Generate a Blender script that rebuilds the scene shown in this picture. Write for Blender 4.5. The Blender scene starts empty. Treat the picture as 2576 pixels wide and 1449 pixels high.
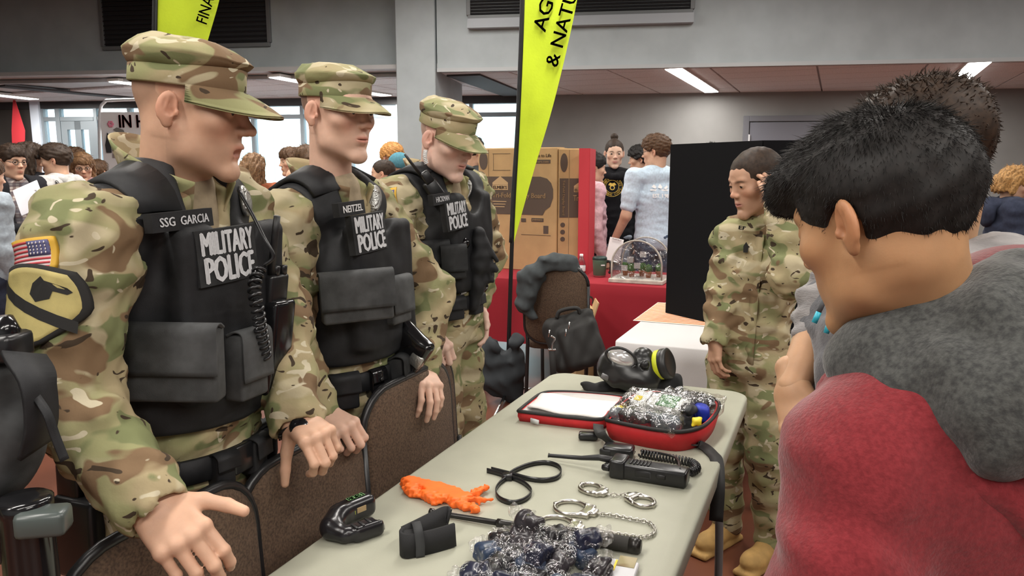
import bpy, bmesh, math, random
import numpy as np
from mathutils import Matrix, Vector
from mathutils.kdtree import KDTree

SC = bpy.context.scene
COL = SC.collection
random.seed(7)
rng = np.random.default_rng(7)

# ------------------------------------------------------------------ camera
FPX, CAM_H, PITCH = 1909.0, 1.51, math.radians(8.75)
cam_data = bpy.data.cameras.new('camera')
cam_data.sensor_fit = 'HORIZONTAL'
cam_data.sensor_width = 36.0
cam_data.lens = FPX / 2576.0 * 36.0
cam_data.clip_start = 0.05
cam = bpy.data.objects.new('camera', cam_data)
COL.objects.link(cam)
cam.location = (0, 0, CAM_H)
cam.rotation_euler = (math.pi / 2 - PITCH, 0, 0)
SC.camera = cam

# ------------------------------------------------------------------ view + world
SC.view_settings.view_transform = 'Standard'
SC.view_settings.look = 'None'
SC.view_settings.gamma = 1.0
SC.view_settings.use_curve_mapping = False
SC.view_settings.exposure = 0.0
world = bpy.data.worlds.new('overcast_sky')
SC.world = world
world.use_nodes = True
wn = world.node_tree.nodes['Background']
wn.inputs[0].default_value = (0.86, 0.94, 1.0, 1)
wn.inputs[1].default_value = 5.0
# ------------------------------------------------------------------ places in the room
_fw = np.array([0, math.cos(PITCH), -math.sin(PITCH)])
_up = np.array([0, math.sin(PITCH), math.cos(PITCH)])
_rt = np.array([1.0, 0, 0])
_cp = np.array([0, 0, CAM_H])
def ray(x, y): return _rt * ((x - 1288) / FPX) + _fw + _up * ((724.5 - y) / FPX)
def at(x, y, Y):
    d = ray(x, y); return _cp + d * (Y / d[1])
def onz(x, y, z):
    d = ray(x, y); return _cp + d * ((z - CAM_H) / d[2])
A = lambda *v: np.array(v, float)
def unit(v):
    v = np.asarray(v, float); return v / max(np.linalg.norm(v), 1e-9)
TD = unit(A(.39, .92, 0))      # along the tables, away
TN = A(TD[1], -TD[0], 0)       # across the tables, to the right
UD = unit(A(.990, -.139, 0))   # along the back wall, to the right
VD = A(-UD[1], UD[0], 0)       # away from us, square to the back wall
ZU = A(0, 0, 1)
def rotz(a):
    c, s = math.cos(a), math.sin(a); return np.array([[c, -s, 0], [s, c, 0], [0, 0, 1.0]])
def rotx(a):
    c, s = math.cos(a), math.sin(a); return np.array([[1, 0, 0], [0, c, -s], [0, s, c.real]])
def roty(a):
    c, s = math.cos(a), math.sin(a); return np.array([[c, 0, s], [0, 1, 0], [-s, 0, c]])
def axes(x, y, z): return np.array([unit(x), unit(y), unit(z)]).T
def look(fwd, up=ZU):
    """columns right, forward, up"""
    f = unit(fwd); r = unit(np.cross(f, up)); return np.array([r, f, np.cross(r, f)]).T

# ------------------------------------------------------------------ signed distance modelling
def rc(a, b, ra, rb):
    a = np.asarray(a, float); b = np.asarray(b, float); ab = b - a; L2 = max(ab @ ab, 1e-12)
    lo = np.minimum(a - ra, b - rb); hi = np.maximum(a + ra, b + rb)
    def f(x, y, z):
        px, py, pz = x - a[0], y - a[1], z - a[2]
        t = np.clip((px * ab[0] + py * ab[1] + pz * ab[2]) / L2, 0, 1)
        return np.sqrt((px - t * ab[0]) ** 2 + (py - t * ab[1]) ** 2 + (pz - t * ab[2]) ** 2) - (ra + (rb - ra) * t)
    return lo, hi, f
def _loc(x, y, z, c, R):
    px, py, pz = x - c[0], y - c[1], z - c[2]
    if R is None: return px, py, pz
    return (px * R[0, 0] + py * R[1, 0] + pz * R[2, 0], px * R[0, 1] + py * R[1, 1] + pz * R[2, 1],
            px * R[0, 2] + py * R[1, 2] + pz * R[2, 2])
def ell(c, r, R=None):
    c = np.asarray(c, float); r = np.asarray(r, float)
    m = r if R is None else np.abs(R) @ r
    def f(x, y, z):
        px, py, pz = _loc(x, y, z, c, R)
        k0 = np.sqrt((px / r[0]) ** 2 + (py / r[1]) ** 2 + (pz / r[2]) ** 2)
        k1 = np.sqrt((px / r[0] ** 2) ** 2 + (py / r[1] ** 2) ** 2 + (pz / r[2] ** 2) ** 2)
        return k0 * (k0 - 1) / np.maximum(k1, 1e-6)
    return c - m, c + m, f
def sbox(c, h, R=None, rr=.004):
    c = np.asarray(c, float); h = np.asarray(h, float)
    m = h if R is None else np.abs(R) @ h
    def f(x, y, z):
        px, py, pz = _loc(x, y, z, c, R)
        qx, qy, qz = np.abs(px) - h[0] + rr, np.abs(py) - h[1] + rr, np.abs(pz) - h[2] + rr
        o = np.sqrt(np.maximum(qx, 0) ** 2 + np.maximum(qy, 0) ** 2 + np.maximum(qz, 0) ** 2)
        return o + np.minimum(np.maximum(qx, np.maximum(qy, qz)), 0) - rr
    return c - m, c + m, f
def half(p, n):
    """inside is behind the plane (against n)"""
    p = np.asarray(p, float); n = unit(n)
    return None, None, lambda x, y, z: (x - p[0]) * n[0] + (y - p[1]) * n[1] + (z - p[2]) * n[2]
class Vol:
    def __init__(s, lo, hi, res):
        s.lo = np.asarray(lo, float); s.res = res
        s.n = np.ceil((np.asarray(hi, float) - s.lo) / res).astype(int) + 1
        s.ax = [s.lo[i] + res * np.arange(s.n[i]) for i in range(3)]
        s.D = np.full(s.n, .5, np.float32)
    def _s(s, lo, hi, m):
        if lo is None: return tuple(slice(0, n) for n in s.n)
        a = np.clip(np.floor((lo - m - s.lo) / s.res).astype(int), 0, s.n)
        b = np.clip(np.ceil((hi + m - s.lo) / s.res).astype(int) + 1, 0, s.n)
        return tuple(slice(a[i], b[i]) for i in range(3))
    def _g(s, sl):
        return (s.ax[0][sl[0]].astype(np.float32)[:, None, None], s.ax[1][sl[1]].astype(np.float32)[None, :, None], s.ax[2][sl[2]].astype(np.float32)[None, None, :])
    def add(s, pr, k=.0):
        lo, hi, f = pr; sl = s._s(lo, hi, k + 3 * s.res); D = s.D[sl]
        if D.size == 0: return s
        d = f(*s._g(sl))
        if k <= 0: s.D[sl] = np.minimum(D, d)
        else:
            h = np.clip(.5 + .5 * (d - D) / k, 0, 1); s.D[sl] = d + (D - d) * h - k * h * (1 - h)
        return s
    def sub(s, pr, k=.0):
        lo, hi, f = pr; sl = s._s(lo, hi, k + 3 * s.res); D = s.D[sl]
        if D.size == 0: return s
        d = -f(*s._g(sl))
        if k <= 0: s.D[sl] = np.maximum(D, d)
        else:
            h = np.clip(.5 - .5 * (d - D) / k, 0, 1); s.D[sl] = d + (D - d) * h + k * h * (1 - h)
        return s
    def cut(s, p, n, k=.0):
        """keep what lies behind the plane"""
        d = half(p, n)[2](*s._g(s._s(None, None, 0)))
        if k <= 0: s.D = np.maximum(s.D, d)
        else:
            h = np.clip(.5 - .5 * (d - s.D) / k, 0, 1); s.D = d + (s.D - d) * h + k * h * (1 - h)
        return s
    def disp(s, fn):
        m = np.abs(s.D) < .06
        i = np.nonzero(m)
        s.D[m] += fn(s.ax[0][i[0]], s.ax[1][i[1]], s.ax[2][i[2]]).astype(np.float32)
        return s
    def mesh(s):
        D = s.D.copy()
        for a in range(3):
            for e in (0, -1):
                ix = [slice(None)] * 3; ix[a] = e; D[tuple(ix)] = np.maximum(D[tuple(ix)], 1e-4)
        ins = D < 0
        n0, n1, n2 = D.shape
        cnt = np.zeros((n0 - 1, n1 - 1, n2 - 1), np.uint8)
        for i in (0, 1):
            for j in (0, 1):
                for k in (0, 1): cnt += ins[i:n0 - 1 + i, j:n1 - 1 + j, k:n2 - 1 + k]
        c = np.argwhere((cnt > 0) & (cnt < 8))
        if len(c) == 0: return np.zeros((0, 3)), np.zeros((0, 4), int)
        idx = np.full(cnt.shape, -1, np.int64); idx[c[:, 0], c[:, 1], c[:, 2]] = np.arange(len(c))
        acc = np.zeros((len(c), 3)); w = np.zeros(len(c))
        corners = [(i, j, k) for i in (0, 1) for j in (0, 1) for k in (0, 1)]
        for p in corners:
            for a in range(3):
                if p[a]: continue
                q = list(p); q[a] = 1
                d0 = D[c[:, 0] + p[0], c[:, 1] + p[1], c[:, 2] + p[2]]; d1 = D[c[:, 0] + q[0], c[:, 1] + q[1], c[:, 2] + q[2]]
                m = (d0 < 0) != (d1 < 0)
                t = np.where(m, d0 / np.where(m, d0 - d1, 1), 0)
                pt = np.tile(np.array(p, float), (len(c), 1)); pt[:, a] += t
                acc += pt * m[:, None]; w += m
        V = s.lo + (c + acc / w[:, None]) * s.res
        Q = []
        for a in range(3):
            b, d = (a + 1) % 3, (a + 2) % 3
            sl0 = [slice(None)] * 3; sl1 = [slice(None)] * 3
            sl0[a] = slice(0, -1); sl1[a] = slice(1, None)
            x0 = ins[tuple(sl0)]; x1 = ins[tuple(sl1)]
            for sg in (0, 1):
                e = np.argwhere((x0 & ~x1) if sg == 0 else (~x0 & x1))
                e = e[(e[:, b] > 0) & (e[:, d] > 0)]
                e = e[(e[:, b] < D.shape[b] - 1) & (e[:, d] < D.shape[d] - 1)]
                if len(e) == 0: continue
                def g(ob, od):
                    f = e.copy(); f[:, b] += ob; f[:, d] += od; return idx[f[:, 0], f[:, 1], f[:, 2]]
                q = np.stack([g(-1, -1), g(0, -1), g(0, 0), g(-1, 0)], 1)
                Q.append(q if sg == 0 else q[:, ::-1])
        Q = np.concatenate(Q)
        return V, Q[(Q >= 0).all(1)]

def waves(seed, n, amp, wl, dirs=None, warp=.0):
    """sum of random sine folds: amp metres, wl wavelength range"""
    r = np.random.default_rng(seed); ks = []
    for i in range(n):
        d = unit(r.normal(size=3)) if dirs is None else unit(np.asarray(dirs[i % len(dirs)]) + r.normal(size=3) * .35)
        ks.append((d * 2 * math.pi / r.uniform(*wl), r.uniform(0, 6.28), r.uniform(.5, 1)))
    wk = r.normal(size=(2, 3)) * 9
    def f(x, y, z):
        o = 0
        wob = warp * (np.sin(x * wk[0, 0] + y * wk[0, 1] + z * wk[0, 2]) + np.sin(x * wk[1, 0] + y * wk[1, 1] + z * wk[1, 2] + 1))
        for k, p, a in ks: o = o + a * np.sin(x * k[0] + y * k[1] + z * k[2] + p + wob)
        return o * (amp / n ** .5)
    return f

# ------------------------------------------------------------------ mesh helpers
def mk(name, V, Fs, mat=None, parent=None, smooth=True, col=None, origin=None):
    """one mesh object; V are room coordinates, kept relative to the parent's place"""
    V = np.asarray(V, float)
    if parent is not None and origin is None:
        origin = np.array(parent.get('_o', (0, 0, 0)))
    if origin is not None: V = V - np.asarray(origin)
    me = bpy.data.meshes.new(name)
    if isinstance(Fs, np.ndarray):
        n, k = Fs.shape
        me.vertices.add(len(V)); me.vertices.foreach_set('co', V.astype(np.float32).ravel())
        me.loops.add(n * k); me.loops.foreach_set('vertex_index', Fs.astype(np.int32).ravel())
        me.polygons.add(n); me.polygons.foreach_set('loop_start', np.arange(0, n * k, k, dtype=np.int32))
        me.update(calc_edges=True)
        me.validate()
    else:
        me.from_pydata([tuple(v) for v in V], [], [tuple(int(i) for i in f) for f in Fs]); me.validate()
    if smooth: me.polygons.foreach_set('use_smooth', np.ones(len(me.polygons), bool))
    if col is not None:
        ca = me.color_attributes.new('Col', 'FLOAT_COLOR', 'POINT')
        c4 = np.ones((len(V), 4), np.float32); c4[:, :3] = col; ca.data.foreach_set('color', c4.ravel())
    o = bpy.data.objects.new(name, me); COL.objects.link(o)
    if mat is not None: me.materials.append(mat)
    if parent is not None: o.parent = parent
    elif origin is not None: o.location = origin
    o['_o'] = [0., 0., 0.] if origin is None else [float(v) for v in origin]
    if parent is not None: o['_o'] = parent['_o']
    return o
def thing(name, label, cat, loc=(0, 0, 0), group=None):
    o = bpy.data.objects.new(name, None); COL.objects.link(o); o.empty_display_size = .05
    o.location = loc; o['_o'] = [float(v) for v in loc]
    o['label'] = label; o['category'] = cat
    if group: o['group'] = group
    return o
def tag(o, label, cat, group=None):
    o['label'] = label; o['category'] = cat
    if group: o['group'] = group
    return o
def struct(o):
    o['kind'] = 'structure'; return o
def join(parts):
    V, F, n = [], [], 0
    for v, f in parts:
        V.append(np.asarray(v, float))
        F += [[i + n for i in q] for q in (f.tolist() if isinstance(f, np.ndarray) else f)]
        n += len(v)
    return np.concatenate(V), F
def box(c, h, R=None, bev=0., seg=1):
    """half sizes h; bevelled"""
    bm = bmesh.new(); bmesh.ops.create_cube(bm, size=2.0)
    for v in bm.verts: v.co = Vector((v.co.x * h[0], v.co.y * h[1], v.co.z * h[2]))
    if bev > 0: bmesh.ops.bevel(bm, geom=list(bm.edges), offset=bev, segments=seg, profile=.5, affect='EDGES')
    V = np.array([v.co[:] for v in bm.verts]); bm.verts.index_update()
    F = [[v.index for v in f.verts] for f in bm.faces]; bm.free()
    if R is not None: V = V @ np.asarray(R).T
    return V + np.asarray(c), F
def frame_path(P, up0=None):
    P = np.asarray(P, float); n = len(P); T = np.gradient(P, axis=0); T /= np.maximum(np.linalg.norm(T, axis=1), 1e-9)[:, None]
    u = np.cross(T[0], ZU if up0 is None else up0)
    if np.linalg.norm(u) < 1e-3: u = np.cross(T[0], A(1, 0, 0))
    U = []
    for i in range(n):
        u = u - T[i] * (u @ T[i]); u = unit(u); U.append(u)
    U = np.array(U); return T, U, np.cross(T, U)
def tube(P, r, n=8, cap=True, flat=None, up0=None):
    """sweep; r scalar or per point; flat=(a,b) scales for an oval or strap"""
    P = np.asarray(P, float); m = len(P); r = np.broadcast_to(np.asarray(r, float), (m,))
    T, U, W = frame_path(P, up0); a = np.arange(n) * 2 * math.pi / n + (math.pi / n if n == 4 else 0)
    fx, fy = flat or (1, 1)
    V = P[:, None, :] + r[:, None, None] * (np.cos(a)[None, :, None] * fx * U[:, None, :] + np.sin(a)[None, :, None] * fy * W[:, None, :])
    V = V.reshape(-1, 3)
    F = [[i * n + j, i * n + (j + 1) % n, (i + 1) * n + (j + 1) % n, (i + 1) * n + j] for i in range(m - 1) for j in range(n)]
    F = [f[::-1] for f in F]
    if cap: F += [list(range(n)), list(range((m - 1) * n, m * n))[::-1]]
    return V, [f[::-1] for f in F]
def strap(P, w, t, side):
    """flat band: side = width direction (per path or one vector)"""
    P = np.asarray(P, float); m = len(P); T = np.gradient(P, axis=0); T /= np.linalg.norm(T, axis=1)[:, None]
    S = np.broadcast_to(np.asarray(side, float), P.shape); S = S - T * (S * T).sum(1)[:, None]; S = S / np.linalg.norm(S, axis=1)[:, None]
    N = np.cross(T, S)
    V = np.stack([P + S * w / 2 + N * t / 2, P - S * w / 2 + N * t / 2, P - S * w / 2 - N * t / 2, P + S * w / 2 - N * t / 2], 1).reshape(-1, 3)
    F = [[i * 4 + j, i * 4 + (j + 1) % 4, i * 4 + 4 + (j + 1) % 4, i * 4 + 4 + j] for i in range(m - 1) for j in range(4)]
    return V, F + [[3, 2, 1, 0], [m * 4 - 4, m * 4 - 3, m * 4 - 2, m * 4 - 1]]
def lathe(prof, c=(0, 0, 0), R=None, n=20):
    """prof [(r, z)...]; closed at the ends"""
    a = np.arange(n) * 2 * math.pi / n
    V = np.array([[r * math.cos(t), r * math.sin(t), z] for r, z in prof for t in a]); m = len(prof)
    F = [[i * n + j, i * n + (j + 1) % n, (i + 1) * n + (j + 1) % n, (i + 1) * n + j] for i in range(m - 1) for j in range(n)]
    F += [list(range(n))[::-1], list(range((m - 1) * n, m * n))]
    if R is not None: V = V @ np.asarray(R).T
    return V + np.asarray(c), F
def smooth_path(P, k=6):
    P = np.asarray(P, float); Q = np.vstack([2 * P[0] - P[1], P, 2 * P[-1] - P[-2]]); out = []
    for i in range(1, len(Q) - 2):
        for t in np.linspace(0, 1, k, endpoint=False):
            a, b, c, d = Q[i - 1], Q[i], Q[i + 1], Q[i + 2]
            out.append(.5 * (2 * b + (c - a) * t + (2 * a - 5 * b + 4 * c - d) * t * t + (3 * b - a - 3 * c + d) * t ** 3))
    out.append(P[-1]); return np.array(out)
def prism(poly, t, o, X, Y):
    """flat polygon in the plane X,Y at o, thickness t along X x Y (towards +)"""
    X, Y = unit(X), unit(Y); N = np.cross(X, Y); n = len(poly)
    B = np.array([np.asarray(o) + p[0] * X + p[1] * Y for p in poly]); V = np.vstack([B, B + N * t])
    return V, [list(range(n))[::-1], list(range(n, 2 * n))] + [[i, (i + 1) % n, n + (i + 1) % n, n + i] for i in range(n)]
def rrect(w, h, r, k=5):
    out = []
    for cx, cy, a0 in ((w / 2 - r, h / 2 - r, 0), (-w / 2 + r, h / 2 - r, 90), (-w / 2 + r, -h / 2 + r, 180), (w / 2 - r, -h / 2 + r, 270)):
        for i in range(k + 1):
            a = math.radians(a0 + 90 * i / k); out.append((cx + r * math.cos(a), cy + r * math.sin(a)))
    return out
_tc = {}
def text(s, o, X, Y, size, width=None, bold=0., t=.001, shear=0., spacing=1.0, bend=None):
    """lettering as mesh, lower left at o, X along the line, Y up the letters; width squeezes to fit"""
    cu = bpy.data.curves.new('lettering', 'FONT'); cu.body = s; cu.size = 1.0; cu.shear = shear
    cu.space_character = spacing; cu.fill_mode = 'FRONT'; cu.resolution_u = 2
    ob = bpy.data.objects.new('lettering', cu); COL.objects.link(ob)
    dg = bpy.context.evaluated_depsgraph_get(); me = bpy.data.meshes.new_from_object(ob.evaluated_get(dg))
    V = np.array([v.co[:] for v in me.vertices]); F = [list(p.vertices) for p in me.polygons]
    bpy.data.objects.remove(ob); bpy.data.curves.remove(cu); bpy.data.meshes.remove(me)
    V[:, 0] -= V[:, 0].min(); y0, y1 = V[:, 1].min(), V[:, 1].max(); V[:, 1] -= y0
    sy = size / (y1 - y0); sx = (width / V[:, 0].max()) if width else sy
    if bold > 0:   # heavier strokes: the letter laid over itself a little to each side
        n0 = len(V); sh = [(0, 0), (-bold, 0), (bold, 0), (-2 * bold, 0), (2 * bold, 0), (0, bold * .6), (0, -bold * .6)]; V = np.vstack([V + A(a, b, 0) for a, b in sh]); F = [[i + n0 * k for i in f] for k in range(len(sh)) for f in F]
    X, Y = unit(X), unit(Y); N = np.cross(X, Y)
    W = np.asarray(o) + V[:, :1] * sx * X + V[:, 1:2] * sy * Y + N * t
    if bend is not None: W = bend(W)
    return W, F

# ------------------------------------------------------------------ materials
MATS = {}
def _new(name):
    m = bpy.data.materials.new(name); m.use_nodes = True; nt = m.node_tree
    return m, nt, nt.nodes['Principled BSDF']
def _n(nt, typ, **kw):
    n = nt.nodes.new(typ)
    for k, v in kw.items():
        if k.startswith('i_'): n.inputs[k[2:].replace('_', ' ')].default_value = v
        else: setattr(n, k, v)
    return n
def _bump(nt, b, src, strength, dist):
    bp = _n(nt, 'ShaderNodeBump'); bp.inputs['Strength'].default_value = strength; bp.inputs['Distance'].default_value = dist
    nt.links.new(src, bp.inputs['Height']); nt.links.new(bp.outputs[0], b.inputs['Normal'])
def mat(name, c, rough=.6, metal=0., noise=0., nscale=40., bump=0., bscale=300., bdist=.001, spec=.5, sheen=0., c2=None, trans=0., alpha=1., coat=0., sss=0., stretch=None, emit=None):
    if name in MATS: return MATS[name]
    m, nt, b = _new(name)
    b.inputs['Roughness'].default_value = rough; b.inputs['Metallic'].default_value = metal
    b.inputs['Specular IOR Level'].default_value = spec
    b.inputs['Base Color'].default_value = (*c, 1)
    tc = _n(nt, 'ShaderNodeTexCoord'); src = tc.outputs['Object']
    if stretch:
        mp = _n(nt, 'ShaderNodeMapping'); mp.inputs['Scale'].default_value = stretch; nt.links.new(src, mp.inputs[0]); src = mp.outputs[0]
    if noise > 0 or c2:
        ns = _n(nt, 'ShaderNodeTexNoise'); ns.inputs['Scale'].default_value = nscale; ns.inputs['Detail'].default_value = 3
        nt.links.new(src, ns.inputs['Vector'])
        mx = _n(nt, 'ShaderNodeMix', data_type='RGBA')
        ca = c2 or tuple(min(1, v * (1 + noise)) for v in c); cb = c if c2 else tuple(v * (1 - noise) for v in c)
        mx.inputs['A'].default_value = (*cb, 1); mx.inputs['B'].default_value = (*ca, 1)
        rp = _n(nt, 'ShaderNodeMapRange'); rp.inputs[1].default_value = .35; rp.inputs[2].default_value = .65
        nt.links.new(ns.outputs[0], rp.inputs[0]); nt.links.new(rp.outputs[0], mx.inputs['Factor']); nt.links.new(mx.outputs['Result'], b.inputs['Base Color'])
    if bump > 0:
        nb = _n(nt, 'ShaderNodeTexNoise'); nb.inputs['Scale'].default_value = bscale; nb.inputs['Detail'].default_value = 2
        nt.links.new(src, nb.inputs['Vector']); _bump(nt, b, nb.outputs[0], bump, bdist)
    if sheen > 0: b.inputs['Sheen Weight'].default_value = sheen
    if trans > 0: b.inputs['Transmission Weight'].default_value = trans
    if alpha < 1: b.inputs['Alpha'].default_value = alpha
    if coat > 0: b.inputs['Coat Weight'].default_value = coat
    if sss > 0:
        b.inputs['Subsurface Weight'].default_value = sss; b.inputs['Subsurface Radius'].default_value = (.01, .004, .002); b.inputs['Subsurface Scale'].default_value = .5
    if emit:
        b.inputs['Emission Color'].default_value = (*emit[0], 1); b.inputs['Emission Strength'].default_value = emit[1]
    MATS[name] = m; return m
def mat_skin():
    m, nt, b = _new('skin'); a = _n(nt, 'ShaderNodeVertexColor'); a.layer_name = 'Col'
    tc = _n(nt, 'ShaderNodeTexCoord'); ns = _n(nt, 'ShaderNodeTexNoise'); ns.inputs['Scale'].default_value = 28; ns.inputs['Detail'].default_value = 4
    nt.links.new(tc.outputs['Object'], ns.inputs['Vector'])
    mx = _n(nt, 'ShaderNodeMix', data_type='RGBA', blend_type='MULTIPLY'); mx.inputs['Factor'].default_value = 1
    rp = _n(nt, 'ShaderNodeMapRange'); rp.inputs[1].default_value = .3; rp.inputs[2].default_value = .7; rp.inputs[3].default_value = .9; rp.inputs[4].default_value = 1.06
    nt.links.new(ns.outputs[0], rp.inputs[0]); cb = _n(nt, 'ShaderNodeCombineColor')
    for i in range(3): nt.links.new(rp.outputs[0], cb.inputs[i])
    nt.links.new(a.outputs['Color'], mx.inputs['A']); nt.links.new(cb.outputs[0], mx.inputs['B']); nt.links.new(mx.outputs['Result'], b.inputs['Base Color'])
    b.inputs['Roughness'].default_value = .5; b.inputs['Specular IOR Level'].default_value = .35
    b.inputs['Subsurface Weight'].default_value = .12; b.inputs['Subsurface Radius'].default_value = (.012, .005, .003); b.inputs['Subsurface Scale'].default_value = .4
    n2 = _n(nt, 'ShaderNodeTexNoise'); n2.inputs['Scale'].default_value = 450; nt.links.new(tc.outputs['Object'], n2.inputs['Vector'])
    _bump(nt, b, n2.outputs[0], .15, .0006)
    MATS['skin'] = m; return m
def mat_camo(name='camo_fabric', sc=1.0, tint=(1, 1, 1)):
    """patches of tan, olive, brown with dark twigs and pale flecks, stretched along the ground"""
    m, nt, b = _new(name); tc = _n(nt, 'ShaderNodeTexCoord')
    mp = _n(nt, 'ShaderNodeMapping'); mp.inputs['Scale'].default_value = (sc, sc, sc * 1.75); nt.links.new(tc.outputs['Object'], mp.inputs[0])
    def noise(scale, off, detail=1.5, dist=.6):
        m2 = _n(nt, 'ShaderNodeMapping'); m2.inputs['Location'].default_value = off; nt.links.new(mp.outputs[0], m2.inputs[0])
        n = _n(nt, 'ShaderNodeTexNoise'); n.inputs['Scale'].default_value = scale; n.inputs['Detail'].default_value = detail; n.inputs['Distortion'].default_value = dist
        nt.links.new(m2.outputs[0], n.inputs['Vector']); return n.outputs[0]
    def thr(src, lo, hi):
        r = _n(nt, 'ShaderNodeMapRange'); r.inputs[1].default_value = lo; r.inputs[2].default_value = hi; nt.links.new(src, r.inputs[0]); return r.outputs[0]
    def mix(a, c, fac):
        x = _n(nt, 'ShaderNodeMix', data_type='RGBA'); nt.links.new(fac, x.inputs['Factor'])
        if isinstance(a, tuple): x.inputs['A'].default_value = (*a, 1)
        else: nt.links.new(a, x.inputs['A'])
        c = tuple(v * t for v, t in zip(c, tint)); x.inputs['B'].default_value = (*c, 1); return x.outputs['Result']
    base = mix((.37 * tint[0], .30 * tint[1], .175 * tint[2]), (.27, .265, .13), thr(noise(6, (0, 0, 0)), .42, .6))
    base = mix(base, (.43, .37, .24), thr(noise(7, (3, 1, 7), 1), .55, .62))
    base = mix(base, (.18, .195, .09), thr(noise(8.5, (11, 5, 2)), .56, .59))
    base = mix(base, (.19, .122, .068), thr(noise(8, (7, 9, 4)), .575, .6))
    base = mix(base, (.52, .46, .33), thr(noise(17, (2, 14, 3), 1, 1.0), .665, .68))
    base = mix(base, (.055, .038, .024), thr(noise(16, (5, 3, 12), 1.5, 1.3), .655, .67))
    nt.links.new(base, b.inputs['Base Color']); b.inputs['Roughness'].default_value = .85; b.inputs['Specular IOR Level'].default_value = .2
    n2 = _n(nt, 'ShaderNodeTexNoise'); n2.inputs['Scale'].default_value = 60; n2.inputs['Detail'].default_value = 3; nt.links.new(tc.outputs['Object'], n2.inputs['Vector'])
    _bump(nt, b, n2.outputs[0], .25, .004)
    MATS[name] = m; return m
# ------------------------------------------------------------------ people
SKIN = mat_skin(); CAMO = mat_camo()
EYEM = mat('eyeball', (.75, .72, .68), .15)
def head_local(res, p):
    """head in its own frame: x to its right... y the face, z up; height about .235"""
    v = Vol((-.105, -.135, -.21), (.105, .14, .14), res)
    fem = p.get('fem', 0.); open_ = p.get('open', 0.); nose = p.get('nose', 1.); jaw = p.get('jaw', 1.); fat = p.get('fat', 0.)
    v.add(ell((0, -.018, .036), (.0755, .098, .083)))
    v.add(ell((0, .034, .022), (.062, .056, .072)), .03)
    v.add(ell((0, .030, -.028), (.057 + fat * .5, .056, .075)), .03)
    for s in (-1, 1):
        v.add(rc((s * (.053 * jaw + fat), -.004, -.045), (s * (.046 * jaw + fat), .01, -.076), .017, .017 + fat), .03)
        v.add(rc((s * (.046 * jaw + fat), .01, -.076), (s * .014 * jaw, .074, -.107), .016 + fat, .016), .025)
        v.add(ell((s * (.047 + fat), .055, -.018), (.02, .022, .018)), .025)
        v.add(rc((s * .04, .074, .029), (s * .012, .086, .025), .011 - fem * .003, .0095 - fem * .003), .014)
    v.add(ell((0, .028, -.058), (.054 * jaw + fat, .05, .052)), .025)
    v.add(ell((0, .077, -.108), (.02, .016, .015)), .018)
    v.add(ell((0, .066, -.063), (.032, .027, .032)), .02)
    # sockets, eyes
    for s in (-1, 1):
        v.sub(ell((s * .033, .1, .008), (.02, .018, .0135)), .016)
        v.add(ell((s * .033, .0755, .008), (.0155, .0135, .0125)), .004)
        v.sub(ell((s * .033, .093, .0065 - p.get('lid', 0) * .003), (.0145, .012, max(.0006, .0036 * (1 - p.get('lid', 0))))), .002)
        v.add(rc((s * .018, .0835, .0135), (s * .046, .077, .0125), .0028, .0024), .004)
    # nose
    v.add(rc((0, .083, .02), (0, .088 + .017 * nose, -.02), .0085, .0095), .012)
    v.add(ell((0, .092 + .018 * nose, -.024), (.0105, .0105, .0095)), .008)
    for s in (-1, 1):
        v.add(ell((s * .0125, .092 + .006 * nose, -.028), (.0075, .0105, .0075)), .007)
        v.sub(ell((s * .0065, .096 + .01 * nose, -.0345), (.0036, .0055, .003)), .003)
    # mouth
    g = .0045 + open_ * .006
    v.add(rc((-.019, .084, -.061), (0, .0945, -.0575), .0045, .0062), .007); v.add(rc((.019, .084, -.061), (0, .0945, -.0575), .0045, .0062), .007)
    lz = -.0685 - open_ * .009
    v.add(rc((-.017, .083, lz + .004), (0, .0915, lz), .0045, .007), .007); v.add(rc((.017, .083, lz + .004), (0, .0915, lz), .0045, .007), .007)
    v.sub(ell((0, .097, -.0635 - open_ * .0045), (.0235, .014, .0012 + open_ * .0055)), .003)
    v.sub(ell((0, .094, -.083), (.018, .008, .005)), .01)
    # neck, then ears
    nb = p.get('neck', A(0, -.04, -.19)); nr = p.get('neck_r', .056 - fem * .01)
    v.add(rc((0, -.03, -.045), nb, nr, nr + .004), .03)
    if p.get('ears', True):
        for s in (-1, 1):
            R = rotz(s * .38) @ rotx(-.16); e = lambda x, y, z: A(s * .079, -.014, -.002) + R @ A(s * x, y, z)
            v.add(ell(e(.004, -.004, 0), (.0075, .0185, .0295), R), .006)
            v.add(ell(e(.002, .002, -.027), (.006, .0095, .011), R), .005)
            v.sub(ell(e(.0135, .0, .004), (.0095, .0125, .0205), R), .0025)
            v.add(rc(e(.0065, -.004, .017), e(.0065, -.0065, -.012), .0030, .0028), .003)
            v.sub(ell(e(.010, .0065, -.006), (.008, .006, .0085), R), .0025)
            v.add(ell(e(.006, .0145, -.006), (.0045, .0045, .0065), R), .003)
    return v
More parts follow.
